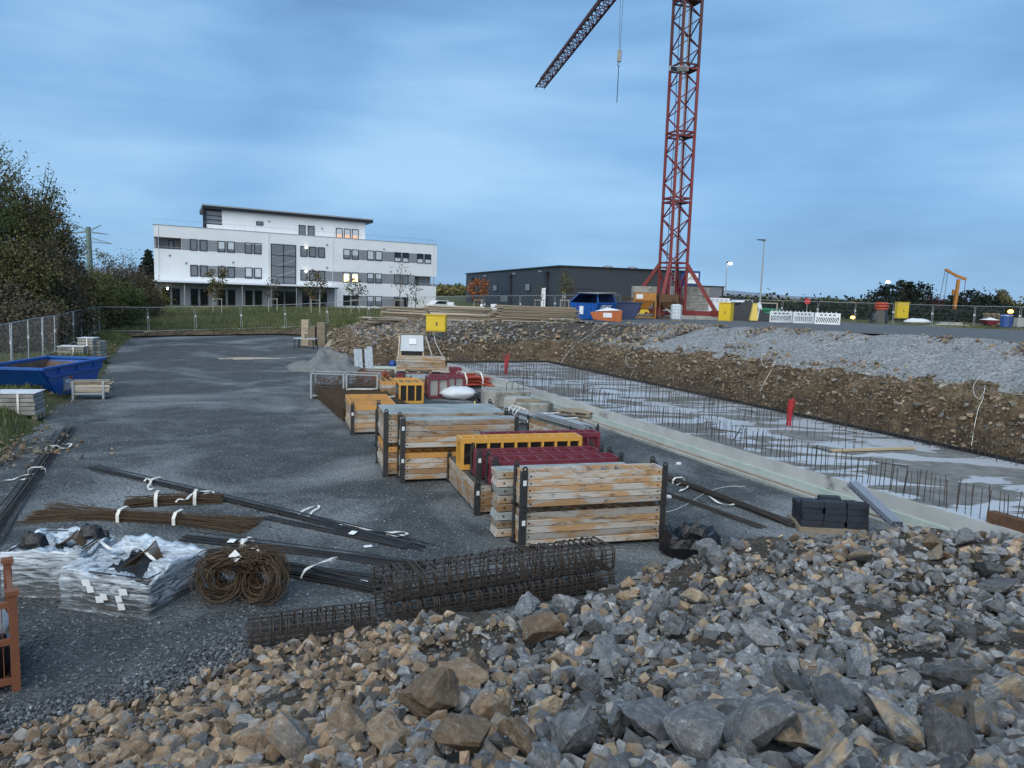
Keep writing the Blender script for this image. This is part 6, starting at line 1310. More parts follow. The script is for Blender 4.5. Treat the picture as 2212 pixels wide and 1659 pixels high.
# ------------------------------------------------------------------ rear of the yard
# reinforcement mat stack
q0 = Vector((-5.45,24.7,0)); q1 = Vector((-7.95,30.6,0)); fm = fr_to(q0,q1); Lm = (q1-q0).length
o = thing('reinforcement_mats','thick stack of rusty brown reinforcement mats lying on the gravel','mats',q0)
layers = 9
for k in range(layers):
    m = MB(fm)
    z = .05+k*.048
    for j in range(17): y = -2.3*j/16; m.box(0+random.uniform(0,.03),Lm,y-.011,y+.011,z,z+.022)
    for j in range(30): x = Lm*j/29; m.box(x-.011,x+.011,-2.32,.02,z+.022,z+.042)
    m.build('mat','rebar_brown',o)
MB(fm).box(.05,Lm-.05,-2.25,-.05,.0,.05+layers*.048-.06).build('mat_core','rebar_brown',o)
cable('white_rope','white rope lying across the far part of the reinforcement mats',[fm((4.2,-.9,.5)),fm((4.3,-1.3,.5)),fm((4.1,-1.8,.5)),fm((4.3,-2.1,.5))],.03,lift=.02)
cable('white_rope','white rope knotted at the near edge of the reinforcement mats',[fm((1.2,-.5,.5)),fm((1.3,-.9,.5)),fm((1.0,-1.1,.5)),fm((1.7,-1.6,.5)),fm((2.0,-2.2,.5))],.03,lift=.02)
def mesh_box(name, label, fr, W, D_, H, matn, fillM, fill='scrap', seed=1, wire='wire_grey'):
    o = thing(name, label, 'crate', fr.o, 'wire mesh crates'); R_ = random.Random(seed)
    for x in (0,W):
        for y in (0,D_): MB(fr).box(x-.03,x+.03,y-.03,y+.03,0,H).build('post', matn, o)
    m = MB(fr)
    for z in (.12,H-.02):
        m.box(.03,W-.03,-.02,.02,z-.02,z+.02); m.box(.03,W-.03,D_-.02,D_+.02,z-.02,z+.02); m.box(-.02,.02,.03,D_-.03,z-.02,z+.02); m.box(W-.02,W+.02,.03,D_-.03,z-.02,z+.02)
    m.box(.02,W-.02,.02,D_-.02,.09,.11); m.build('frame', matn, o)
    m = MB(fr)
    for k in range(1,16): m.tube([(W*k/16,0,.12),(W*k/16,0,H)],.005,3,cap=False); m.tube([(W*k/16,D_,.12),(W*k/16,D_,H)],.005,3,cap=False)
    for k in range(1,10): m.tube([(0,D_*k/10,.12),(0,D_*k/10,H)],.005,3,cap=False)
    for k in range(1,12): z = .12+(H-.12)*k/12; m.tube([(0,0,z),(W,0,z),(W,D_,z),(0,D_,z),(0,0,z)],.005,3,cap=False)
    m.build('mesh', wire, o, kind='stuff')
    m = MB(fr)
    for k in range(70):
        a = Vector((R_.uniform(.08,W-.08),R_.uniform(.08,D_-.08),R_.uniform(.15,H*.86))); d = Vector((R_.gauss(0,1),R_.gauss(0,.7),R_.gauss(0,.35))).normalized()*R_.uniform(.1,.35)
        b = a+d; b = Vector((min(max(b.x,.05),W-.05),min(max(b.y,.05),D_-.05),min(max(b.z,.13),H*.98))); m.bar(a,b,.03 if fill == 'scrap' else .055)
    m.build('contents', fillM, o, kind='stuff')
    return o
p = g(672,862); fx = Fr((p.x,p.y,.02),.05); mesh_box('mesh_crate','galvanised mesh crate full of rusty scrap, left of the pair',fx,1.25,.85,1.0,'pole_grey','rust',seed=4)
fx2 = Fr(fx((1.36,.02,0)),.02); mesh_box('mesh_crate','galvanised mesh crate full of rusty scrap, right of the pair',fx2,1.2,.85,1.0,'pole_grey','rust',seed=5)
p = g(772,856); mesh_box('mesh_crate','rusty mesh crate holding red clamps beside reinforcement mats',Fr((p.x,p.y,0),0),1.3,.9,1.05,'rust','prop_red',fill='big',seed=6,wire='rust')
# grey site cabinet on a stand
p = g(862,806); fc = Fr((p.x,p.y+.6,0),.12); o = thing('site_cabinet','grey steel cabinet with sloping hood standing on timber frame','cabinet',fc.o)
MB(fc).box(0,1.15,0,.8,.5,1.15).build('opening','form_film',o)
MB(fc).hexa([(-.04,-.25,1.15),(1.19,-.25,1.15),(1.19,.85,1.15),(-.04,.85,1.15)],[(.0,.35,2.0),(1.15,.35,2.0),(1.15,.85,2.0),(.0,.85,2.0)]).build('hood','cabinet_steel',o)
MB(fc).box(-.06,1.21,.3,.9,2.003,2.05).build('top_board','plank',o)
for x in (-.02,1.17):
    for y in (-.1,.8): MB(fc).box(x-.04,x+.04,y-.04,y+.04,0,1.147).build('leg','plank_fresh',o)
MB(fc).hexa([(.42,-.05,1.5),(.8,-.05,1.5),(.8,-.035,1.5),(.42,-.035,1.5)],[(.42,.14,1.78),(.8,.14,1.78),(.8,.155,1.78),(.42,.155,1.78)]).build('label_plate','sticker',o)
for s_ in (-.1,1.3): MB(fc).bar((s_*1.5,-.5,0),(.5+(s_-.5)*1.0,.3,1.9),.05).build('stay','plank_pale',o)
# aluminium panels leaning on the bank
for k,(x0,x1) in enumerate(((764,771),(772,780),(787,792),(793,803))):
    a, b = g(x0,803), g(x1,804); w_ = b.x-a.x; yb_ = a.y; lean = .5; hgt = 1.15+.12*(k > 2); f_ = Fr((a.x,yb_+.3,0),.1)
    o = MB(f_).hexa([(0,0,0),(w_,0,0),(w_,.06,0),(0,.06,0)],[(0-.12,lean,hgt),(w_-.12,lean,hgt),(w_-.12,lean+.06,hgt),(-.12,lean+.06,hgt)]).build('aluminium_panel','aluminium'); tag(o,['leftmost bright aluminium panel leaning against the earth bank','second bright aluminium panel leaning against the earth bank','narrow aluminium panel leaning right of a gap','widest blue-grey aluminium panel leaning on the earth bank'][k],'panel','leaning aluminium panels')
p = g(848,799); sack('bucket_bag','bright blue bag beside the grey cabinet',p+Vector((-.1,.6,0)),.22,.2,.45,'plastic_blue',3,'bag')
p = g(798,806); tag(MB(Fr(p+Vector((.1,.5,0)),.1)).box(0,1.25,0,.6,0,.28).build('insulation_boards','insulation',bevel=.02),'pale green stack of insulation boards left of blue bag','boards')
c = g(690,800); heap('sand_heap','pointed heap of grey sand at the rear of the yard',(c.x+.3,c.y+1.2,.0),2.5,2.4,1.1,'sand_grey',amp=.3,seed=8,n=40,sharp=.9)
c = g(735,800); heap('sand_heap','low flattened heap of grey sand right of the pointed one',(c.x+.0,c.y+.8,.0),1.5,1.6,.7,'sand_grey',amp=.25,seed=11,n=26)
# timber saw table and wood blocks
p = g(650,762,.15); ft_ = Fr((p.x,p.y+1.2,.15),-.1); o = thing('saw_table','site circular saw table with tall wooden blocks behind it','saw table',ft_.o)
MB(ft_).box(-.7,.75,-.4,.4,.82,.88).build('table_top','galvanised',o)
for x in (-.6,.6):
    for y in (-.35,.35): MB(ft_).bar((x,y,.82),(x*1.1,y*1.1,0),.06).build('leg','steel_dark',o)
MB(ft_).box(-.05,.0,-.3,.3,.885,1.15).build('blade_guard','plank_fresh',o)
for k,(x,w_,h_) in enumerate(((-.95,.5,2.0),(-.4,.4,1.55),(.15,.55,1.85))):
    f_ = Fr(ft_((x,1.6,0)),0); tag(MB(f_).box(0,w_,0,.5,0,h_).build('timber_block','plank',bevel=.02),['tall left timber block behind the saw table','shorter middle timber block behind the saw table','tall right timber block behind the saw table'][k],'timber')
# boards leaning on the rubble
for k,(pa_,pb2,w_,lab) in enumerate((((700,762),(718,738),.35,'dark board leaning on the rubble left of the aluminium panels'),((675,752),(716,722),.25,'long dark plank sloping up the rubble bank'),((712,748),(740,738),.15,'narrow pale plank lying on top of the rubble edge'),((690,795),(712,765),.42,'pale board leaning on the sand heap'))):
    a = on_bank(*pa_); b = on_bank(*pb2)+Vector((0,0,.15)); o = MB().bar(a+Vector((0,0,.1)),b,w_,.05).build('loose_board','plank_pale' if k > 1 else 'plank'); tag(o,lab,'board')
def plank_pile(name, label, fr, L, n, w_, th, layers_, jitter, mats, seed, parentgroup=None):
    R_ = random.Random(seed); o = thing(name, label, 'timber', fr.o, parentgroup); base = {}
    for k in range(layers_):
        for j in range(n):
            mt_ = R_.choice(mats); key = mt_
            ln = L*R_.uniform(.8,1.05)
            if key not in base:
                base[key] = MB(Fr(o.location)).box(-.5,.5,-w_/2,w_/2,-th/2,th/2).build('plank', mt_, o); b = base[key]
            else: b = bpy.data.objects.new('plank', base[key].data); COL.objects.link(b); b.parent = o
            loc = fr((R_.uniform(-jitter,jitter)*2, (j-(n-1)/2)*w_*1.08+R_.gauss(0,jitter*.3), th*.6+k*th*1.12)); b.location = loc-o.location
            b.scale = (ln,1,1); yaw = math.atan2(fr.m[1][0], fr.m[0][0]); b.rotation_euler = (R_.gauss(0,jitter*.15),R_.gauss(0,jitter*.06),yaw+R_.gauss(0,jitter*.12))
    return o
tm = ['plank','plank','plank_pale']
def pile_px(px, py, L, n, layers_, jit, lab, seed, yaw=0., dz=0., w_=.2, th=.06):
    p = on_bank(px, py); plank_pile('plank_pile', lab, Fr((p.x,p.y,p.z+dz),yaw), L, n, w_, th, layers_, jit, tm, seed, 'timber piles on the rubble bank')
pile_px(850,701,3.0,7,7,.55,'untidy heap of pale boards at the left end of the rubble bank',1,yaw=.5)
pile_px(893,694,4.2,6,15,.3,'leaning stack of weathered boards, second timber pile from the left',2,yaw=-.25)
pile_px(990,694,4.6,6,16,.16,'long neat stack of grey planks in the middle of the rubble bank',3,yaw=.03)
pile_px(1075,694,3.2,5,12,.28,'loose short stack of planks right of the long neat stack',4,yaw=.08)
pile_px(1160,695,5.6,6,16,.15,'longest neat stack of planks beside the blue skip',5,yaw=.02)
pile_px(1223,697,1.4,4,4,.9,'small jumble of broken boards left of the blue skip',6,yaw=.9)
p = g(540,781); plank_pile('plank_pile','flat row of boards on pallets at the rear of the yard',Fr((p.x+.6,p.y+.8,0),.35),4.2,4,.22,.05,3,.2,['plank_pale','plank'],9)
p = g(965,812); plank_pile('plank_pile','scattered long planks between grey cabinet and slab',Fr((p.x,p.y+.8,0),.35),3.8,5,.2,.06,4,.7,tm,12)
p = g(1010,800); plank_pile('plank_pile','weathered planks sloping beside the far slab corner',Fr((p.x-.3,p.y-.4,0),.5),3.2,3,.22,.06,3,.5,tm,14)
# yellow box on the rubble
p = on_bank(942,738); o, f_ = cabinet(942,738,p.z,1.15,.5,1.55,'yellow power box on legs standing on the rubble bank',yaw=-.1,legs=.6)
o.location = o.location
cable('power_lead','pale lead hanging from the yellow power box down the bank',[on_bank(938,740)+Vector((0,-.2,.3)),on_bank(942,755)+Vector((0,-.2,.2)),on_bank(955,775)+Vector((0,-.2,.15)),g(962,800)+Vector((0,.6,.1))],.02)

# ------------------------------------------------------------------ left edge
fsk = Fr((-17.55,28.75,.12), math.pi/2+.06)
bs = thing('open_skip','large bright blue open skip with rusty inside at the left fence','skip',fsk.o)
open_skip(bs, fsk, 4.5, 2.2, 1.02, .95, 'skip_blue')
fq = lambda x, y: fsk((-.3+x, -1.106, .45+y)) 
# its right-hand side faces the yard: local y = -W/2
MB(fsk).hexa([(-1.9,-1.16,.72),(1.9,-1.16,.72),(1.9,-1.103,.72),(-1.9,-1.103,.72)],[(-2.05,-1.16,.80),(2.05,-1.16,.80),(2.05,-1.103,.80),(-2.05,-1.103,.80)]).build('side_rail','skip_blue',bs)
for x in (-1.2,.1,1.4): MB(fsk).box(x-.05,x+.05,-1.15,-1.103,.803,1.0).build('side_rib','skip_blue',bs)
MB(fsk).box(-.95,-.25,-1.112,-1.103,.12,.66).build('logo_plate','print_grey',bs)
text_mesh('lettering','FREY',.2,lambda x,y: fsk((-.6+x,-1.116,.46+y)),'sign_white',bs,bold=.006); MB(fsk).box(-.5,-.3,-1.117,-1.113,.54,.64).build('logo_mark','print_red',bs)
for k in range(3): MB(fsk).box(-.9,-.3,-1.116,-1.1125,.33-k*.07,.36-k*.07).build('print_line','sticker',bs)
# stillage with slats
p = g(158,864); fst = Fr((p.x,p.y,0.02),m=Matrix.Rotation(.3,3,'Z')*.86); o = thing('slat_stillage','galvanised stillage loaded with weathered wooden slats before the blue skip','stillage',fst.o)
for x in (0,1.15):
    for y in (0,.8): MB(fst).box(x-.04,x+.04,y-.04,y+.04,0,.75).build('post','galvanised',o)
MB(fst).box(.04,1.11,-.04,.04,.2,.28).build('rail','galvanised',o); MB(fst).box(.04,1.11,.76,.84,.2,.28).build('rail','galvanised',o); MB(fst).box(1.11,1.19,.04,.76,.2,.28).build('rail','galvanised',o)
for k in range(6):
    for j in range(5): MB(Fr(fst((.05+random.uniform(-.12,.05),.1+j*.16,.3+k*.075)),.3+random.uniform(-.06,.06))).box(-.05,1.15,-.06,.06,0,.06).build('slat','plank_pale' if random.random() < .6 else 'plank',o)
# slab pallets on the left
def slab_stack(label, p, W, D_, layers_, h, yaw, matn='concrete_old', top=True):
    f_ = Fr(p,yaw); o = thing('slab_stack',label,'slabs',p,'stacks of weathered slabs at the left fence')
    for k in range(layers_): MB(Fr(f_((random.uniform(-.02,.02),random.uniform(-.02,.02),0)),yaw+random.uniform(-.02,.02))).box(0,W,0,D_,k*h+.12,(k+1)*h+.12-.015).build('slab',matn,o,bevel=.012)
    pallet_mesh(Fr(f_((W/2,D_/2,-.03)),yaw),parent=o)
    if top: MB(f_).box(-.03,W+.03,-.03,D_+.03,layers_*h+.123,layers_*h+.14).build('cover_sheet','bag_white',o); MB(f_).box(W*.6,W*.6+.06,-.035,-.031,.1,layers_*h+.14).build('strap','strap',o)
p = g(-18,915); slab_stack('stack of weathered slabs under white film at left frame edge',Vector((p.x,p.y,.12)),1.15,.9,5,.13,.25)
p = g(124,778,.3); slab_stack('low stack of weathered slabs with film cover right behind the blue skip',Vector((p.x,p.y,.35)),1.2,.9,3,.17,.2)
p = g(168,776,.3); slab_stack('taller slab stack with pale top, middle of three behind the blue skip',Vector((p.x,p.y,.3)),.75,.8,6,.16,.1)
p = g(191,774,.3); slab_stack('slab stack with loose strap, right of three behind the blue skip',Vector((p.x,p.y-.2,.3)),.7,.8,5,.16,.1,top=False)

# ------------------------------------------------------------------ steel lying in the foreground yard
bar_bundle('rebar_bundle','long rusty bar bundle lying along the left edge of the yard',g(150,925),g(-40,1190),22,.010,.075,'rebar','rebar',seed=2,straps=(.3,.52),group='bundles of straight bars')
bar_bundle('rebar_bundle','long dark bar bundle running from rear left behind the brown stirrup bundles',g(200,1012),g(905,1182),26,.011,.065,'rebar_new','rebar',seed=3,straps=(.25,),tags=((.86,-.3),),group='bundles of straight bars')
bar_bundle('rebar_bundle','shorter dark bar bundle ending left of the panel stack',g(570,1120),g(880,1185),16,.011,.05,'rebar_new','rebar',seed=13,group='bundles of straight bars')
bar_bundle('rebar_bundle','dark bar bundle with white tags, rear one beside the wire coil',g(400,1165),g(905,1228),30,.011,.07,'rebar_new','rebar',seed=4,straps=(.28,),tags=((.24,.02),(.2,-.06)),group='bundles of straight bars')
bar_bundle('rebar_bundle','thick dark bar bundle behind the wire coil reaching the cages',g(425,1205),g(822,1272),60,.012,.11,'rebar_new','rebar',seed=5,straps=(.35,),tags=((.9,-.08),(.62,.03)),group='bundles of straight bars')
bar_bundle('rebar_bundle','rusty bar bundle right of the front packs, along the slab',g(1415,1025),g(1722,1142),26,.012,.07,'rebar','rebar',seed=6,straps=(.2,),group='bundles of straight bars')
bar_bundle('rebar_bundle','thin spread of bars beside the front packs, nearer one',g(1425,1062),g(1645,1142),8,.010,.09,'rebar','rebar',seed=7,group='bundles of straight bars')
bar_bundle('stirrup_bundle','long brown bundle of thin steel rods fanned out at both ends',g(85,1112),g(545,1138),190,.006,.085,'rebar_brown','rebar',up_=1.5,seed=8,fan=.17,straps=(.40,.66))
bar_bundle('stirrup_bundle','brown bundle of bent rods behind the fanned-out rods',g(272,1092),g(480,1084),110,.0075,.085,'rebar_brown','rebar',up_=1.7,seed=9,fan=.02,straps=(.32,.72))
def ribbon(label, pix, wd=.045, z=.03, blue=False, name='lifting_strap'):
    P_ = [Vector(g(x, y, zz)) for x, y, zz in [(p if len(p) == 3 else (p[0], p[1], z)) for p in pix]]
    for _ in range(2):
        Q = [P_[0]]
        for a, b in zip(P_[:-1], P_[1:]): Q += [a*.75+b*.25, a*.25+b*.75]
        Q.append(P_[-1]); P_ = Q
    m = MB(); pts = []
    for i, p in enumerate(P_):
        t = (P_[min(i+1,len(P_)-1)]-P_[max(i-1,0)]).normalized(); s_ = t.cross(Vector((0,0,1)));  s_ = s_.normalized() if s_.length > 1e-3 else Vector((1,0,0)); tw = Vector((0,0,.35*math.sin(i*.9)))
        q = (s_+tw).normalized()*wd/2; up2 = Vector((0,0,.004+.015*abs(math.sin(i*.5))))
        pts += [p-q+up2, p+q+up2, p+q+up2+Vector((0,0,.004)), p-q+up2+Vector((0,0,.004))]
    n = len(P_); f = []
    for i in range(n-1):
        for k in range(4): f.append((i*4+k, i*4+(k+1) % 4, (i+1)*4+(k+1) % 4, (i+1)*4+k))
    m.add(pts, f); o = m.build(name,'strap'); return tag(o,label,'strap','white lifting straps')
ribbon('white strap loop on the yard right of the far left bars',[(106,972),(118,964),(140,962),(156,958),(152,966),(138,970),(122,970),(108,973)])
ribbon('white strap crossing the left bar bundle near the frame edge',[(2,1040),(25,1038),(45,1030),(70,1024),(78,1030),(60,1036),(40,1038)])
ribbon('white strap coiled on the long dark bundle, left end',[(312,1040,.12),(320,1034,.14),(328,1042,.1),(318,1050,.03),(322,1060,.03),(330,1056,.03)])
ribbon('white strap looped over the rear brown stirrup bundle',[(380,1085,.2),(390,1078,.22),(402,1084,.2),(410,1070,.22),(430,1062,.15),(460,1062,.1),(462,1066,.08),(440,1068,.1)])
ribbon('white strap loop on the gravel at the middle of the long bundle',[(640,1118),(660,1100),(688,1092),(690,1098),(672,1108),(668,1118),(650,1120)])
ribbon('white strap lying along the middle bar bundle',[(722,1138),(745,1134),(770,1140),(800,1146),(830,1152),(870,1150),(884,1155),(865,1160),(835,1156)])
ribbon('white strap tangled on the rear bar bundle beside the coil',[(520,1188,.12),(530,1178,.16),(542,1190,.14),(552,1180,.15),(560,1192,.1),(548,1200,.08),(566,1196,.06)])
ribbon('white strap over the thick dark bundle behind the coil',[(455,1210,.1),(470,1196,.2),(500,1198,.2),(545,1200,.15),(570,1198,.1)])
ribbon('white strap loop standing over the thick dark bundle near the cages',[(650,1250,.12),(662,1228,.25),(690,1220,.25),(715,1208,.2),(730,1204,.15),(712,1216,.15)])
ribbon('white strap curling over the film-wrapped stirrup stack',[(215,1170,.62),(232,1186,.62),(262,1192,.6),(290,1180,.62),(318,1196,.62),(335,1215,.58)])
ribbon('white strap curl right of the front packs',[(1432,1045),(1440,1040),(1438,1052),(1428,1050)])
ribbon('white strap crossing the bars right of the front packs',[(1462,1048),(1480,1044),(1490,1050),(1478,1058),(1468,1062)])
ribbon('long white strap sagging along the bars right of the front packs',[(1530,1072),(1548,1086),(1575,1094),(1590,1088),(1598,1092)])
cable('thin_cord','thin white cord lying behind the right bar bundle',[g(1425,1110),g(1470,1100),g(1530,1060),g(1580,1050),g(1610,1052)],.006,lift=.01)
# wrapped stacks
def wrap_mat():
    m = bpy.data.materials.new('wrap_film'); m.use_nodes = True; t = m.node_tree; b = t.nodes['Principled BSDF']; MT['wrap_film'] = m
    b.inputs['Base Color'].default_value = (.66,.73,.80,1); b.inputs['Roughness'].default_value = .2
    tc = N(t,'ShaderNodeTexCoord'); mp = N(t,'ShaderNodeMapping'); mp.inputs['Scale'].default_value = (1.2,1.2,9); mp.inputs['Rotation'].default_value = (.12,.08,0); t.links.new(tc.outputs['Object'], mp.inputs[0])
    n = N(t,'ShaderNodeTexNoise'); n.inputs['Scale'].default_value = 3.2; n.inputs['Detail'].default_value = 7; n.inputs['Roughness'].default_value = .68; n.inputs['Distortion'].default_value = .5; t.links.new(mp.outputs[0], n.inputs['Vector'])
    sx = N(t,'ShaderNodeSeparateXYZ'); t.links.new(tc.outputs['Object'], sx.inputs[0])
    zr = N(t,'ShaderNodeMapRange'); zr.inputs[1].default_value = .05; zr.inputs[2].default_value = .75; zr.inputs[3].default_value = -.09; zr.inputs[4].default_value = .17; t.links.new(sx.outputs[2], zr.inputs[0])
    ad = N(t,'ShaderNodeMath',operation='ADD'); t.links.new(n.outputs['Fac'], ad.inputs[0]); t.links.new(zr.outputs[0], ad.inputs[1])
    mr = N(t,'ShaderNodeMapRange'); mr.inputs[1].default_value = .44; mr.inputs[2].default_value = .70; mr.inputs[3].default_value = .10; mr.inputs[4].default_value = .93; t.links.new(ad.outputs[0], mr.inputs[0])
    tr = N(t,'ShaderNodeBsdfTransparent'); mx = N(t,'ShaderNodeMixShader'); t.links.new(mr.outputs[0], mx.inputs[0]); t.links.new(tr.outputs[0], mx.inputs[1]); t.links.new(b.outputs[0], mx.inputs[2])
    bp = N(t,'ShaderNodeBump'); bp.inputs['Strength'].default_value = .6; bp.inputs['Distance'].default_value = .03; t.links.new(n.outputs['Fac'], bp.inputs['Height']); t.links.new(bp.outputs[0], b.inputs['Normal'])
    out = [x for x in t.nodes if x.type == 'OUTPUT_MATERIAL'][0]; t.links.new(mx.outputs[0], out.inputs[0])
wrap_mat()
def wrapped(label, fr, W, D_, H, seed, tagsn, top_h, ncov=8):
    """stirrups stacked flat on a pallet inside shrink film"""
    o = thing('wrapped_pallet',label,'wrapped pallet',fr.o); R_ = random.Random(seed)
    for k in range(int(H/.035)):
        z = .06+k*.035; j = R_.uniform(-.015,.015); m = MB(fr)
        m.tube([(.05+j,.05,z),(W-.05+j,.05,z),(W-.05+j,D_-.05,z),(.05+j,D_-.05,z)],.013,5,closed=True); m.build('stirrup_layer','rebar_new' if k % 3 else 'rebar_brown',o)
    MB(fr).box(.07,W-.07,.07,D_-.07,.0,H-.1).build('inner_stirrups','rebar_new',o)
    for k in range(9):     # loose stirrups sticking out on top
        y = D_*.45+k*.02; z = H+.02; MB(fr).tube([(W*.35+k*.012,y,z-.1),(W*.62,y+.1,z+top_h+.01*k),(W*.80,y,z-.05)],.009,5).build('loose_stirrup','rebar_brown',o)
    n = 88; per = []
    for i in range(n):
        t = i/n*4; s_ = int(t); u = t-s_; per.append([(u*W,0),(W,u*D_),(W-u*W,D_),(0,D_-u*D_)][s_])
    rings = []; K = 14; cx_, cy_ = W/2, D_/2
    for k in range(K+ncov):
        t = min(k/K,1.0); rg_ = []
        for i, (x, y) in enumerate(per):
            d = Vector((x-cx_,y-cy_)); bul = 1.05+.06*fbm(x*1.6,y*1.6,seed+t*2.5)+.018*fbm(x*7,y*7,seed+t*14)
            if k == 0: bul += .02
            hh = (H+.03+.20*fbm(x*1.3,y*1.3,seed+20)+.04*fbm(x*5,y*5,seed+30))*t
            if k > K: bul = bul*(1-.085*(k-K)); hh += .03*fbm(x*4,y*4,seed+k)-.012*(k-K)
            rg_.append((cx_+d.x*bul, cy_+d.y*bul, .01+hh))
        rings.append(rg_)
    MB(fr).rings(rings, False).build('shrink_film','wrap_film',o,smooth=True)
    for (x, z, w_) in tagsn:
        MB(fr).hexa([(x,-.065,z),(x+w_,-.065,z+.02),(x+w_,-.061,z+.02),(x,-.061,z)],[(x-.02,-.068,z+.09),(x+w_-.02,-.068,z+.10),(x+w_-.02,-.064,z+.10),(x-.02,-.064,z+.09)]).build('tag','tag_white',o)
    return o
a = g(140,1313); b = g(318,1338); fwA = fr_to(a,b)
wrapped('film-wrapped stack of steel stirrups with paper tags left of the wire coil',fwA,1.28,1.15,.50,3,((.35,.36,.12),(.42,.28,.1),(.55,.16,.11),(.62,.2,.1),(.85,.20,.09),(.9,.3,.12),(.88,.10,.1)),.16)
fwB = Fr(g(8,1296)+Vector((-.05,.1,0)), .05)
wrapped('paler film-wrapped stack at the left frame edge with black sheet on top',fwB,1.0,1.05,.60,8,(),.02,ncov=10)
for nme, lab, o_, s_ in (('black_sheet','crumpled black plastic on the left wrapped stack',fwB((.22,.35,.60)),.17),('black_sheet','flat grey-black plastic scrap between the wrapped stacks',fwB((.80,.75,.60)),.17)):
    m = MB(Fr(o_,.3)); m.rings([[(s_*r_*(1+.35*fbm(math.cos(a)*2,math.sin(a)*2,k))*math.cos(a), s_*.6*r_*math.sin(a)*(1+.3*fbm(a,k,3)), h_*(1+.22*fbm(math.cos(a)*1.5,math.sin(a)*1.5,7))) for a in np.linspace(0,6.28,13)[:-1]] for k,(r_,h_) in enumerate(((1.1,0),(1,.06),(.8,.15),(.45,.19)))]); tag(m.build(nme,'black_bag'),lab,'plastic sheet')
# wire coil
co = g(500,1322); o = thing('wire_coil','brown tangle of steel wire rings tied with a white tag','wire coil',(co.x,co.y+.45,0)); R_ = random.Random(3)
for cxo, n, tilt in ((-.27,62,.5),(.27,58,-.5)):
    for k in range(n):
        rr = R_.uniform(.17,.33); c = Vector((co.x+cxo+R_.gauss(0,.05), co.y+.28+k*.009+R_.gauss(0,.02), .30+R_.gauss(0,.035))); ax = Matrix.Rotation(tilt+R_.gauss(0,.25),3,'Z') @ Matrix.Rotation(-.35+R_.gauss(0,.2),3,'X')
        MB().tube([c+ax@Vector((rr*math.cos(a),R_.gauss(0,.006),rr*.9*math.sin(a))) for a in np.linspace(0,2*math.pi,21)[:-1]],.0075,4,closed=True).build('ring','rebar_brown',o)
for k in range(70):
    c = Vector((co.x+R_.gauss(0,.18), co.y+.45+R_.gauss(0,.1), .50+R_.uniform(0,.16))); d = R_.uniform(.12,.3); an = R_.uniform(-.6,.6)
    MB().tube([c+Vector((d*math.cos(an)*math.cos(t),d*math.sin(an)+.05*math.sin(2*t),.10*math.sin(t)-.02*k/40)) for t in np.linspace(0,math.pi*1.4,9)],.0075,4).build('wire','rebar_brown',o)
q = Vector((co.x-.05,co.y+.28,.66)); MB(Fr(q,.1)).hexa([(0,0,-.09),(.09,0,0),(.09,.004,0),(0,.004,-.09)],[(-.09,.02,0),(0,.02,.09),(0,.024,.09),(-.09,.024,0)]).build('tag','tag_white',o)
# orange stillage at the left edge
b0 = g(46,1492); fo2 = Fr((b0.x-.05,b0.y,0),.62); o = thing('wire_stillage','rust-orange steel stillage with plastic bags cut by the left frame edge','stillage',fo2.o)
for x in (0,-1.0):
    for y in (0,1.1): MB(fo2).box(x-.04,x+.04,y-.04,y+.04,0,1.05).build('post','stillage_rust',o); MB(fo2).box(x-.06,x+.06,y-.06,y+.06,1.053,1.1).build('post_cap','stillage_rust',o)
for z in (.12,.55,.95):
    MB(fo2).box(-.96,-.04,-.025,.025,z-.03,z+.03).build('rail','stillage_rust',o); MB(fo2).box(-.025,.025,.04,1.06,z-.03,z+.03).build('rail','stillage_rust',o)
m = MB(fo2)
for k in range(1,10): m.tube([(-k*.1,0,.12),(-k*.1,0,.95)],.006,4); m.tube([(0,k*.11,.12),(0,k*.11,.95)],.006,4)
m.build('mesh','stillage_rust',o,kind='stuff')
MB(fo2).box(-.94,-.05,.05,1.04,.05,.09).build('floor_plate','rust',o)
p = fo2((-.4,.5,.1)); sack('plastic_bag','pale plastic bag inside the orange stillage',p,.38,.38,.85,'bag_white',5,'bag'); p = fo2((-.15,.25,.1)); sack('plastic_bag','dark grey plastic bag low inside the orange stillage',p,.13,.14,.45,'black_bag',7,'bag')

# ------------------------------------------------------------------ rebar cages
def cage(label, a, b, W, H, z0, n, group='rebar cages'):
    a = Vector(a); b = Vector(b); f_ = fr_to(a, b); L = (b-a).length; o = thing('rebar_cage',label,'rebar cage',(a.x,a.y,z0),group)
    r_ = .07; pth = []
    for cx_, cy_, a0 in ((W-r_,H-r_,0),(r_,H-r_,90),(r_,r_,180),(W-r_,r_,270)):
        for k in range(4): an = math.radians(a0+k*30); pth.append((cx_+r_*math.cos(an), cy_+r_*math.sin(an)))
    fz = Fr((a.x,a.y,z0), m=f_.m); m = MB(fz); m.tube([(0,y,z) for y, z in pth],.0115,5,closed=True); s0 = m.build('stirrup','rebar',o)
    for k in range(1,n):
        x = L*k/(n-1)+random.uniform(-.02,.02); c = share(s0,'stirrup',fz((x,0,0)),o,(random.gauss(0,.02),random.gauss(0,.02),random.gauss(0,.03)))
        if k % 2 == 0: share(s0,'stirrup',fz((x+.028,0,0)),o,(0,0,random.gauss(0,.04)))
    for y, z in ((.03,.03),(W-.03,.03),(.03,H-.03),(W-.03,H-.03),(.02,H*.34),(.02,H*.67),(W-.02,H*.34),(W-.02,H*.67),(W*.33,.02),(W*.66,.02),(W*.33,H-.02),(W*.66,H-.02),(.02,H*.5),(W-.02,H*.5)):
        MB(fz).tube([(-.04+random.uniform(-.04,.02),y,z),(L+.04,y+random.gauss(0,.01),z+random.gauss(0,.008))],.0095,5).build('long_bar','rebar',o)
    return o
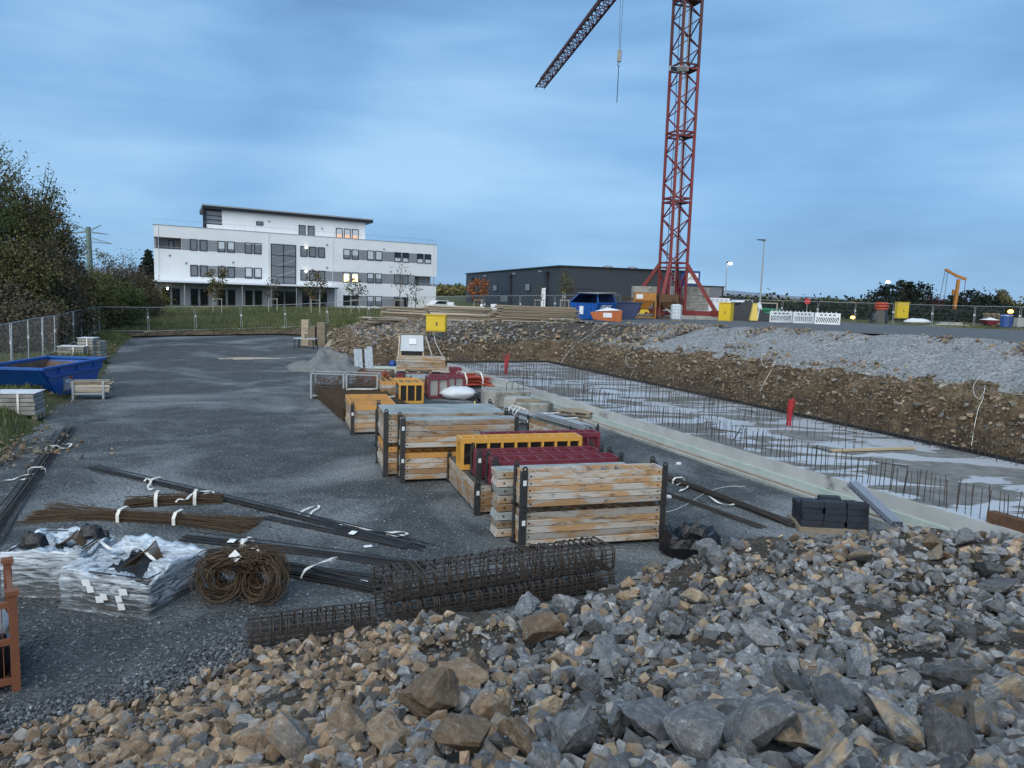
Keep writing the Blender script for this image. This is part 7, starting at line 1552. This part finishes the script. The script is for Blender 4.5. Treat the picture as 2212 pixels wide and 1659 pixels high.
c1a, c1b, c2b = Vector((-1.52,9.47,0)), Vector((-.06,10.20,0)), Vector((1.58,11.00,0))
cage('rusty rebar cage on top, left one behind the tan stones',c1a,c1b,.58,.33,.30,16); cage('rusty rebar cage underneath, left one behind the tan stones',c1a+Vector((.04,-.05,0)),c1b+Vector((.04,-.05,0)),.58,.28,.01,17)
cage('rusty rebar cage on top, right one before the front packs',c1b+Vector((.06,.03,0)),c2b,.60,.34,.30,17); cage('rusty rebar cage underneath, right one before the front packs',c1b+Vector((.08,-.03,0)),c2b+Vector((.02,-.06,0)),.60,.28,.01,18)
cage('low rusty rebar cage half buried by tan stones nearest the wire coil',Vector((-3.0,8.72,0)),Vector((-1.62,9.22,0)),.48,.27,.0,15)
# spacers on a pallet
p = g(1730,1148); fp = Fr((p.x,p.y,0),math.radians(-6)); o = thing('spacer_pallet','pallet piled with dark ribbed plastic spacer bars beside the slab','spacers',fp.o)
MB(fp).box(-.05,1.25,-.05,.85,0,.10).build('pallet','plank',o)
blk = None
def ribbed(fr, L, W, H):
    m = MB(fr); k = 8
    for i in range(k): m.box(0,L,W*i/k,W*(i+.62)/k,.02,H)
    m.box(0,L,0,W,0,.018)
    for i in range(5): m.box(L*i/4.2,L*i/4.2+.012,-.004,W+.002,.0,H*.8)
    return m
R_ = random.Random(4)
for lay in range(4):
    for iy in range(4):
        for ix in range(3):
            if lay == 3 and R_.random() < .5: continue
            f_ = Fr(fp((ix*.41+R_.uniform(-.02,.02), iy*.2+R_.uniform(-.015,.015), .105+lay*.125)), math.radians(-6)+R_.gauss(0,.04)); ribbed(f_,.39,.18,.12).build('spacer_block','plastic_dark',o)
o = thing('plastic_profiles','bundle of grey slotted plastic profiles leaning from spacers over the slab edge','profiles',g(1905,1140))
pA = dd(1832,1052,14.9); pB = dd(1925,1140,13.3); dv = (pB-pA); L_ = dv.length; ex = dv.normalized(); ey = Vector((0,0,1)).cross(ex).normalized(); ez = ex.cross(ey)
for k in range(7):
    fz = Fr(pA+ey*(k % 4)*.065+ez*(k//4)*.07+ex*random.uniform(-.05,.05), m=Matrix(((ex.x,ey.x,ez.x),(ex.y,ey.y,ez.y),(ex.z,ey.z,ez.z)))); m = MB(fz); m.box(0,L_,0,.008,0,.06); m.box(0,L_,.05,.058,0,.06); m.box(0,L_,.008,.05,.05,.06)
    pr_ = m.build('profile','plastic_grey',o)
    if k in (0,3):
        for j in range(10): MB(fz).box(.12+j*(L_-.2)/10,.22+j*(L_-.2)/10,-.002 if k == 0 else .0585,-.0005 if k == 0 else .0595,.02,.04).build('slot','form_film',pr_)
# black bag
bb = g(1498,1212); m = MB(Fr((bb.x,bb.y+.3,0),.2)); n = 26; rings = []
for j,(r_,h_) in enumerate(((.40,0),(.52,.06),(.54,.22),(.50,.36),(.46,.44),(.36,.40),(.30,.26),(.22,.14))):
    rings.append([(r_*.92*(1+.16*fbm(math.cos(a)*3,math.sin(a)*3,j*.5))*math.cos(a), r_*.8*(1+.16*fbm(math.cos(a)*3+5,math.sin(a)*3,j*.5))*math.sin(a), max(0,h_*(1+.25*fbm(math.cos(a)*2,math.sin(a)*2,9+j*.2)))) for a in np.linspace(0,2*math.pi,n+1)[:-1]])
m.rings(rings); tag(m.build('rubbish_bag','black_bag',smooth=False),'open crumpled black rubbish bag beside the rubble','bag')
for k,(px,py) in enumerate(((795,1180),(2005/1,1000),(1600,1190),(1395,1150))[:1]): tag(MB(Fr(g(px,py,.01),.5)).box(-.07,.07,-.05,.05,0,.004).build('paper_tag','tag_white'),'white paper tag lying on gravel beside the bar bundles','paper')
for k,(px,py,lab) in enumerate(((1615,966,'clear plastic bottle lying on the gravel near the slab'),)):
    p = g(px,py,.03); tag(MB(Fr(p,.6)).rings([[(x,r_*math.cos(a),r_*math.sin(a)) for a in np.linspace(0,6.28,9)[:-1]] for x, r_ in ((0,.03),(.02,.035),(.15,.035),(.2,.012),(.24,.012))]).build('plastic_bottle','tank_white'),lab,'bottle')
for k,(px,py,lab) in enumerate(((1466,1003,'white paper scrap on gravel right of the front packs'),(1512,955,'white plastic scrap on gravel near the slab drips'),(1445,1075,'white crumpled scrap beside the right bar bundle'))):
    p = g(px,py,.0); m = MB(Fr(p,k)); m.rings([[(.07*(1+.4*fbm(a,k,j))*math.cos(a),.045*math.sin(a)*(1+.3*fbm(a*2,k,j)),h_) for a in np.linspace(0,6.28,8)[:-1]] for j, h_ in enumerate((0,.03,.05))]); tag(m.build('litter','tag_white'),lab,'litter')
for k,(px,py) in enumerate(((1646,985),(1025,893))):
    p = g(px,py); tag(MB().box(p.x-.025,p.x+.025,p.y-.015,p.y+.015,0,.45).build('marker_peg','yellow_machine'),['yellow-topped marker peg on gravel near the slab','yellow-topped marker peg behind the large grey sheet'][k],'peg')

# ------------------------------------------------------------------ stones
def hull_rock(seed, npts, flat, sub=0):
    R_ = random.Random(seed); bm = bmesh.new()
    for k in range(npts):
        v = Vector((R_.gauss(0,1),R_.gauss(0,1),R_.gauss(0,1))).normalized(); v = Vector((v.x,v.y*.78,v.z*flat))*R_.uniform(.8,1.0)
        if R_.random() < .5: v = Vector((max(-.8,min(.8,v.x)),v.y,max(-flat*.62,min(flat*.62,v.z))))
        bm.verts.new(v*.5)
    r_ = bmesh.ops.convex_hull(bm, input=bm.verts)
    bmesh.ops.delete(bm, geom=[e_ for e_ in r_['geom_interior'] if isinstance(e_, bmesh.types.BMVert)], context='VERTS')
    bmesh.ops.dissolve_limit(bm, angle_limit=math.radians(9), verts=bm.verts, edges=bm.edges)
    if sub:
        bmesh.ops.bevel(bm, geom=list(bm.edges)+list(bm.verts), offset=.008, segments=1, affect='EDGES', clamp_overlap=True)
        bmesh.ops.triangulate(bm, faces=bm.faces)
        bmesh.ops.subdivide_edges(bm, edges=[e_ for e_ in bm.edges if e_.calc_length() > .16], cuts=2, use_grid_fill=True, smooth=0)
        for v in bm.verts: v.co += v.co.normalized()*(.02+.03*((seed*7)%3))*mnoise.fractal(v.co*6+Vector((seed*3.3,0,0)),1.0,2.0,3)
    bmesh.ops.triangulate(bm, faces=bm.faces)
    return bm
SMALL = []
for k in range(28):
    bm = hull_rock(500+k, 12, random.Random(k).uniform(.42,.8)); bm.verts.index_update(); SMALL.append((np.array([v.co[:] for v in bm.verts]), np.array([[v.index for v in f.verts] for f in bm.faces]))); bm.free()
BIGM = {}
def big_mesh(matn):
    if matn not in BIGM:
        BIGM[matn] = []
        for k in range(22):
            bm = hull_rock(900+k*7+len(BIGM)*200, 12, random.Random(k).uniform(.45,.85), 1); me = bpy.data.meshes.new('stone'); bm.to_mesh(me); bm.free(); me.materials.append(MT[matn]); BIGM[matn].append(me)
    return random.choice(BIGM[matn])
def scatter_stuff(name, P_, S_, matn, parent, tilt=.6, sink=.18, squash=1.0):
    V = []; Fc = []; T_ = []; off = 0; n = len(P_)
    e1 = rng.normal(0,tilt,n); e2 = rng.normal(0,tilt,n); e3 = rng.uniform(0,6.28,n); pick = rng.integers(0,len(SMALL),n); tn = rng.random(n)
    for i in range(n):
        v, f = SMALL[pick[i]]; ca, sa = math.cos(e3[i]), math.sin(e3[i]); cb, sb = math.cos(e1[i]), math.sin(e1[i]); cc, sc_ = math.cos(e2[i]), math.sin(e2[i])
        Rm = np.array([[ca,-sa,0],[sa,ca,0],[0,0,1]])@np.array([[cb,0,sb],[0,1,0],[-sb,0,cb]])@np.array([[1,0,0],[0,cc,-sc_],[0,sc_,cc]])
        V.append((v*S_[i])@Rm.T*np.array([1,1,squash])+P_[i]+np.array([0,0,S_[i]*sink])); Fc.append(f+off); T_.append(np.full(len(v),tn[i])); off += len(v)
    if not V: return None
    return raw_mesh(name, np.concatenate(V), np.concatenate(Fc), matn, parent, 'stuff', attr={'tint': np.concatenate(T_)})
def scatter_big(P_, S_, matf, parent, tilt=.5, sink=.2, name='stone'):
    L = rootloc(parent)
    for p, s_ in zip(P_, S_):
        o = bpy.data.objects.new(name, big_mesh(matf(p))); COL.objects.link(o); o.parent = parent; o.location = Vector(p)-L+Vector((0,0,s_*sink))
        o.rotation_euler = (random.gauss(0,tilt),random.gauss(0,tilt),random.uniform(0,6.28)); k = random.uniform(.8,1.25); o.scale = (s_*k,s_/k,s_*random.uniform(.8,1.15))
# --- rubble in the foreground
CP = [(0,1659,.15),(300,1659,.95),(600,1659,1.5),(1000,1659,1.95),(1400,1659,2.1),(1800,1659,2.05),(2212,1659,2.0),(0,1600,.0),(150,1575,.12),(250,1545,.08),(400,1490,.03),(545,1425,.02),
      (450,1560,.65),(600,1480,.42),(700,1420,.30),(800,1355,.16),(900,1338,.26),(1000,1328,.32),(1080,1325,.42),(700,1560,1.15),(850,1450,.68),(1000,1450,.92),
      (1120,1325,.95),(1200,1310,1.0),(1300,1272,.92),(1400,1232,.88),(1480,1212,.84),(1560,1176,.88),(1650,1176,.84),(1750,1180,.84),(1850,1156,.95),(1980,1146,1.05),(2080,1172,.9),(2212,1172,.95),
      (1200,1450,1.45),(1400,1400,1.48),(1700,1300,1.32),(2000,1300,1.34),(2212,1350,1.5),(1400,1550,1.9),(1800,1500,1.8),(2212,1500,1.8),(1100,1560,1.65),(900,1560,1.42)]
RP = [tuple(g(x,y,z)) for x, y, z in CP]
for x, y, z in CP:
    if 800 <= x and y < 1345 and z < 1.12 and (y < 1240 or z < .5 or y > 1260) and not (y > 1299 and z > 1.2):
        p = g(x,y,z); d = Vector((p.x,p.y,0)).normalized(); 
        if (x, y) not in ((1700,1300),(2000,1300)): q = p+d*(z+.15)*1.25; RP.append((q.x,q.y,-.12)); q = p+d*(z+.15)*2.6; RP.append((q.x,q.y,-.3))
for x, y in ((0,1600),(250,1545),(545,1425),(400,1490)):
    p = g(x,y,0); d = Vector((-.6,.8,0)); RP.append((p.x+d.x*1.2,p.y+d.y*1.2,-.25))
RP += [(-5,-2,1.0),(0,-2,2.45),(6,-2,2.5),(12,0,2.5),(0,1,2.4),(-3.5,1.0,1.5),(5,2,2.3),(11,6,1.5),(-6.5,2,.6),(-9,3,-.2),(12,11,.6)]
RP = np.array(RP); nR = len(RP); dR = np.linalg.norm(RP[:,None,:2]-RP[None,:,:2],axis=2); AR = np.zeros((nR+3,nR+3)); AR[:nR,:nR] = -dR-np.eye(nR)*-.02; AR[:nR,nR] = 1; AR[:nR,nR+1:] = RP[:,:2]; AR[nR,:nR] = 1; AR[nR+1:,:nR] = RP[:,:2].T
bR = np.zeros(nR+3); bR[:nR] = RP[:,2]; WR = np.linalg.solve(AR,bR)
def pile_z(x, y):
    d = np.sqrt((x[...,None]-RP[:,0])**2+(y[...,None]-RP[:,1])**2); return -(d@WR[:nR])+WR[nR]+WR[nR+1]*x+WR[nR+2]*y
px_, py_2 = np.arange(-9,14,.11), np.arange(-2,13.5,.11); PX, PY = np.meshgrid(px_,py_2); PZZ = pile_z(PX,PY)
PN = np.array([fbm(a*1.6,b*1.6,1.5,5) for a, b in zip(PX.ravel(),PY.ravel())]).reshape(PX.shape); PZZ = PZZ+.07*PN*np.clip(PZZ*2,0,1)
pile = thing('rubble_pile','broad foreground pile of broken grey and tan rock','rubble pile',(2,5,0))
mI, nI = PX.shape; idx = np.arange(mI*nI).reshape(mI,nI); fc = np.stack([idx[:-1,:-1],idx[:-1,1:],idx[1:,1:],idx[1:,:-1]],-1).reshape(-1,4); zc_ = PZZ.ravel()[fc].max(1); fc = fc[zc_ > -.04]
raw_mesh('soil_core', np.stack([PX,PY,PZZ],-1).reshape(-1,3), fc, 'rubble_soil', pile)
def pile_sample(n, near_bias=1.0):
    """points spread evenly over the picture where the pile shows"""
    out = []
    while len(out) < n:
        px = np.where(rng.random(4000) < .8, rng.uniform(-60,2290,4000), rng.uniform(2250,3000,4000)); py = rng.uniform(1090,1840,4000)
        d = np.stack([fw+CR*(a-VW/2)/F_PX+CU*(VH/2-b)/F_PX for a, b in zip(px,py)]); ts = np.linspace(1.5,16,160)
        X = d[:,0:1]*ts; Y = d[:,1:2]*ts; Z = CAMZ+d[:,2:3]*ts
        zz = np.stack([pile_z(X[:,i],Y[:,i]) for i in range(0,160)],1); hit = Z < zz; k = hit.argmax(1); ok = hit.any(1); r_ = np.arange(len(px))
        x = X[r_,k]; y = Y[r_,k]; z = zz[r_,k]; ok &= (z > -.02)&(y > 1.0)
        out += [(a,b,c) for a, b, c in zip(x[ok],y[ok],z[ok])]
    return np.array(out[:n])
def tan_share(p):
    t = 1/(1+math.exp((p[0]+.25-.0*p[1])*2.2)); far = 1/(1+math.exp(-(p[1]-8.2)*1.6)); return max(t*.92, .30*far+.08)
samp = pile_sample(70000)
dist = np.hypot(samp[:,0],samp[:,1])
# large stones first: hand-placed boulders, then random ones thinned so they do not pile into each other
BH = [(1170,1390,.62),(1135,1330,.42),(1225,1330,.46),(1310,1430,.40),(990,1500,.55),(905,1440,.30),(930,1545,.62),(760,1600,.42),(1060,1560,.34),(1180,1560,.30),(1260,1500,.34),(1400,1600,.50),(1500,1640,.42),(1330,1580,.32),(1080,1430,.26),(1500,1310,.34),(1640,1395,.32),(1720,1500,.36),(1860,1470,.40),(1800,1540,.42),(1930,1610,.50),(2040,1560,.36),(2120,1590,.34),(1640,1620,.55),(560,1620,.40),(660,1560,.34),(620,1640,.45),(840,1620,.45),(1000,1640,.42),(300,1640,.30),(430,1600,.24),(330,1560,.16),(520,1560,.20),(1590,1190,.38),(1745,1215,.26),(2020,1210,.32),(1690,1200,.26),(2150,1210,.34),(2080,1180,.40),(1870,1270,.24),(1450,1240,.34),(1660,1310,.32),(1900,1330,.28),(2150,1330,.30),(1290,1380,.36),(1420,1330,.36),(1240,1620,.45),(1120,1640,.40),(1750,1640,.45),(2050,1640,.42),(2180,1530,.36)]
def img_pile(px, py):
    d = ray(px,py); ts = np.linspace(1.5,16,500); X = d[0]*ts; Y = d[1]*ts; Z = CAMZ+d[2]*ts; zz = pile_z(X,Y); k = int((Z < zz).argmax()); return np.array([X[k],Y[k],zz[k]])
bp_ = [img_pile(a,b) for a, b, s_ in BH]; bs_ = [s_*1.0 for a, b, s_ in BH]
for p in samp[:9000]:
    if len(bp_) >= 300: break
    d0 = math.hypot(p[0],p[1]); tanp = p[0] < -.4
    s_ = (rng.pareto(2.0)+1)*.12*(.6+.075*d0); s_ = min(s_, .24 if tanp else .42)
    if all((p[0]-q[0])**2+(p[1]-q[1])**2 > (.40*(s_+t))**2 for q, t in zip(bp_,bs_)): bp_.append(p); bs_.append(s_)
scatter_big(bp_, bs_, lambda p: 'rock_tan' if rng.random() < tan_share(p) else 'rock', pile, tilt=.42, sink=.26)
sm = samp[300:]; ss = np.clip((rng.pareto(1.5,len(sm))+1)*.0235*(.5+.085*np.hypot(sm[:,0],sm[:,1])), .014, .21)
sm = sm+np.stack([rng.normal(0,.05,len(sm)),rng.normal(0,.05,len(sm)),np.zeros(len(sm))],1); sm[:,2] = pile_z(sm[:,0],sm[:,1])
BP_ = np.array(bp_); BS_ = np.array(bs_); soilp = np.array([fbm(p[0]*.8,p[1]*.8,21.0,3) for p in sm]); drop = (soilp > .16)&(rng.random(len(sm)) < .62)&(ss > .03); sm = sm[~drop]; ss = ss[~drop]; keep = np.array([not (((BP_[:,0]-p[0])**2+(BP_[:,1]-p[1])**2) < (.36*BS_)**2)[BS_ > .2].any() for p in sm]); sm = sm[keep]; ss = ss[keep]
tsel = np.array([rng.random() < tan_share(p) for p in sm])
scatter_stuff('small_stones', sm[~tsel], ss[~tsel], 'rock', pile, sink=.2); scatter_stuff('small_stones', sm[tsel], ss[tsel], 'rock_tan', pile, sink=.2)
# --- gravel on the yard
def yard_sample(n, fn):
    out = []
    while len(out) < n:
        px = rng.uniform(-20,2100,3000); py = rng.uniform(860,1620,3000)
        for a, b in zip(px,py):
            if rng.random() < fn(a,b):
                p = g(a,b,.0)
                if -14 < p.x < 8.5 and (p.x < 9.0-(p.y-13.2)*.43): out.append((p.x,p.y,0))
    return np.array(out[:n])
ys1 = yard_sample(26000, lambda a, b: .3+.7*max(0,min(1,(b-1080)/420)))
sz = np.clip((rng.pareto(3,len(ys1))+1)*.017*(.6+.05*np.hypot(ys1[:,0],ys1[:,1])), .012, .065)
scatter_stuff('loose_gravel', ys1, sz, 'gravel_stone', None, sink=.12)
# gravel ridge along the toe of the rubble at the left
toe = []
for (x0,y0),(x1,y1) in (((-60,1640),(0,1590)),((0,1590),(250,1535)),((250,1535),(420,1475)),((420,1475),(545,1415))):
    for k in range(900):
        t = rng.random(); o_ = abs(rng.normal(0,1)); px = x0+(x1-x0)*t-o_*14; py = y0+(y1-y0)*t-o_*34+14; p = g(px,py,0); toe.append((p.x,p.y,max(0,.10-.04*o_)*rng.random()))
toe = np.array(toe); scatter_stuff('toe_gravel', toe, np.clip((rng.pareto(3,len(toe))+1)*.030,.02,.075), 'gravel_stone', None, sink=.2)
# --- stones on the banks
def strip_pts(path, nrm, s0, s1, n, lift=.05):
    k = rng.integers(0,len(path),n); s_ = rng.uniform(s0,s1,n); x = path[k,0]+nrm[k,0]*s_; y = path[k,1]+nrm[k,1]*s_; x = x+rng.normal(0,.16,n); y = y+rng.normal(0,.16,n); return np.stack([x,y,height(x,y)+lift],1)
def on_mesh(o, n, keep=None):
    v = np.empty(len(o.data.vertices)*3, dtype=np.float32); o.data.vertices.foreach_get('co', v); v = v.reshape(-1,3)
    v = v[(v[:,1] > 9)&(v[:,2] > .05)]
    if keep is not None: v = v[keep(v)]
    p = v[rng.integers(0,len(v),n)].astype(float); p[:,:2] += rng.normal(0,.07,(n,2)); return p
P_ = on_mesh(rub, 300); scatter_big(P_+np.stack([rng.normal(0,.12,300),rng.normal(0,.12,300),np.zeros(300)],1), rng.uniform(.24,.58,300), lambda p: 'rock_brown' if random.random() < .5 else 'rock_tan', rub, tilt=.5, sink=.10)
P_ = strip_pts(pm, nm, 1.8, 7.8, 7500, .1); h_ = rng.random(len(P_)) < .5; z_ = np.clip((rng.pareto(2.3,len(P_))+1)*.09,.06,.36); scatter_stuff('small_stones', P_[h_], z_[h_], 'rock_brown', rub, sink=.2); scatter_stuff('small_stones', P_[~h_], z_[~h_], 'rock', rub, sink=.2)
P_ = on_mesh(bank, 290); scatter_big(P_, rng.uniform(.16,.46,290), lambda p: 'rock_brown', bank, tilt=.3, sink=.02)
P_ = on_mesh(bank, 21000); scatter_stuff('small_stones', P_, np.clip((rng.pareto(2.3,len(P_))+1)*.052,.035,.27), 'rock_brown', bank, sink=.08)
# rubble patches on the gravel slope
pp = []
vr = np.where(pr[:,1] > 14)[0]
for k in range(26):
    i = vr[rng.integers(0,len(vr))]; s_ = rng.choice([5.3,5.6,5.0,4.6,2.6,2.4,3.4],p=[.34,.3,.16,.03,.08,.07,.02]); n = rng.integers(30,120)
    a = rng.normal(0,.9,n); b = rng.normal(0,.28,n); ii = np.clip(i+(a/.25).astype(int),0,len(pr)-1); x = pr[ii,0]+nr[ii,0]*(s_+b); y = pr[ii,1]+nr[ii,1]*(s_+b); pp.append(np.stack([x,y,height(x,y)+.09],1))
pp = np.concatenate(pp); scatter_stuff('rubble_patches', pp, np.clip((rng.pareto(2.6,len(pp))+1)*.075,.05,.26), 'rock_brown', slope, sink=.2)
P_ = on_mesh(slope, 3500); scatter_stuff('gravel_grains', P_, np.clip((rng.pareto(3,len(P_))+1)*.03,.02,.09), 'gravel_stone', slope, sink=.1)
# brown stones at the left grass edge and at the far yard edge
q = g(15,985); P_ = np.stack([q.x-.6+rng.normal(0,1.0,500), q.y+rng.normal(0,.9,500), np.abs(rng.normal(.05,.08,500))],1); o = thing('rubble_heap','small heap of brown stones at the grass edge on the left','rubble',(q.x-.6,q.y,0)); scatter_big(P_[:60],rng.uniform(.12,.26,60),lambda p:'rock_brown',o); scatter_stuff('small_stones',P_[60:],rng.uniform(.05,.14,440),'rock_brown',o)
yy = rng.uniform(12,60,700); xx = np.interp(yy,LB[:,1],LB[:,0])+rng.normal(0,.35,700); P_ = np.stack([xx,yy,np.maximum(0,height(xx,yy))],1)
x2 = rng.uniform(-30,-15,900); y2 = 60.6+rng.uniform(-.3,.5,900); P_ = np.concatenate([P_,np.stack([x2,y2,height(x2,y2)+.02],1)])
scatter_stuff('edge_stones', P_, np.clip((rng.pareto(2.6,len(P_))+1)*.05,.03,.22), 'rock_brown', None)
# dark soil lip where the field was cut back
xs = np.arange(-30.5,-13.6,.3); yy0 = np.interp(xs,[-30.5,-19,-14.5],[60.4,60.7,58.6]); S_ = np.array([-.25,.0,.25,.5,.75,1.05])[:,None]
XX = np.repeat(xs[None],6,0); YYs = yy0[None]+S_; nzv = np.array([fbm(a*1.5,b*1.5,6) for a, b in zip(XX.ravel(),YYs.ravel())]).reshape(XX.shape)
grid_mesh('soil_lip', XX, YYs, np.maximum(height(XX,YYs),floor_z(XX,YYs))+.10+.10*nzv*np.array([0,1,1,1,1,.3])[:,None], 'bank_soil', smooth=False)
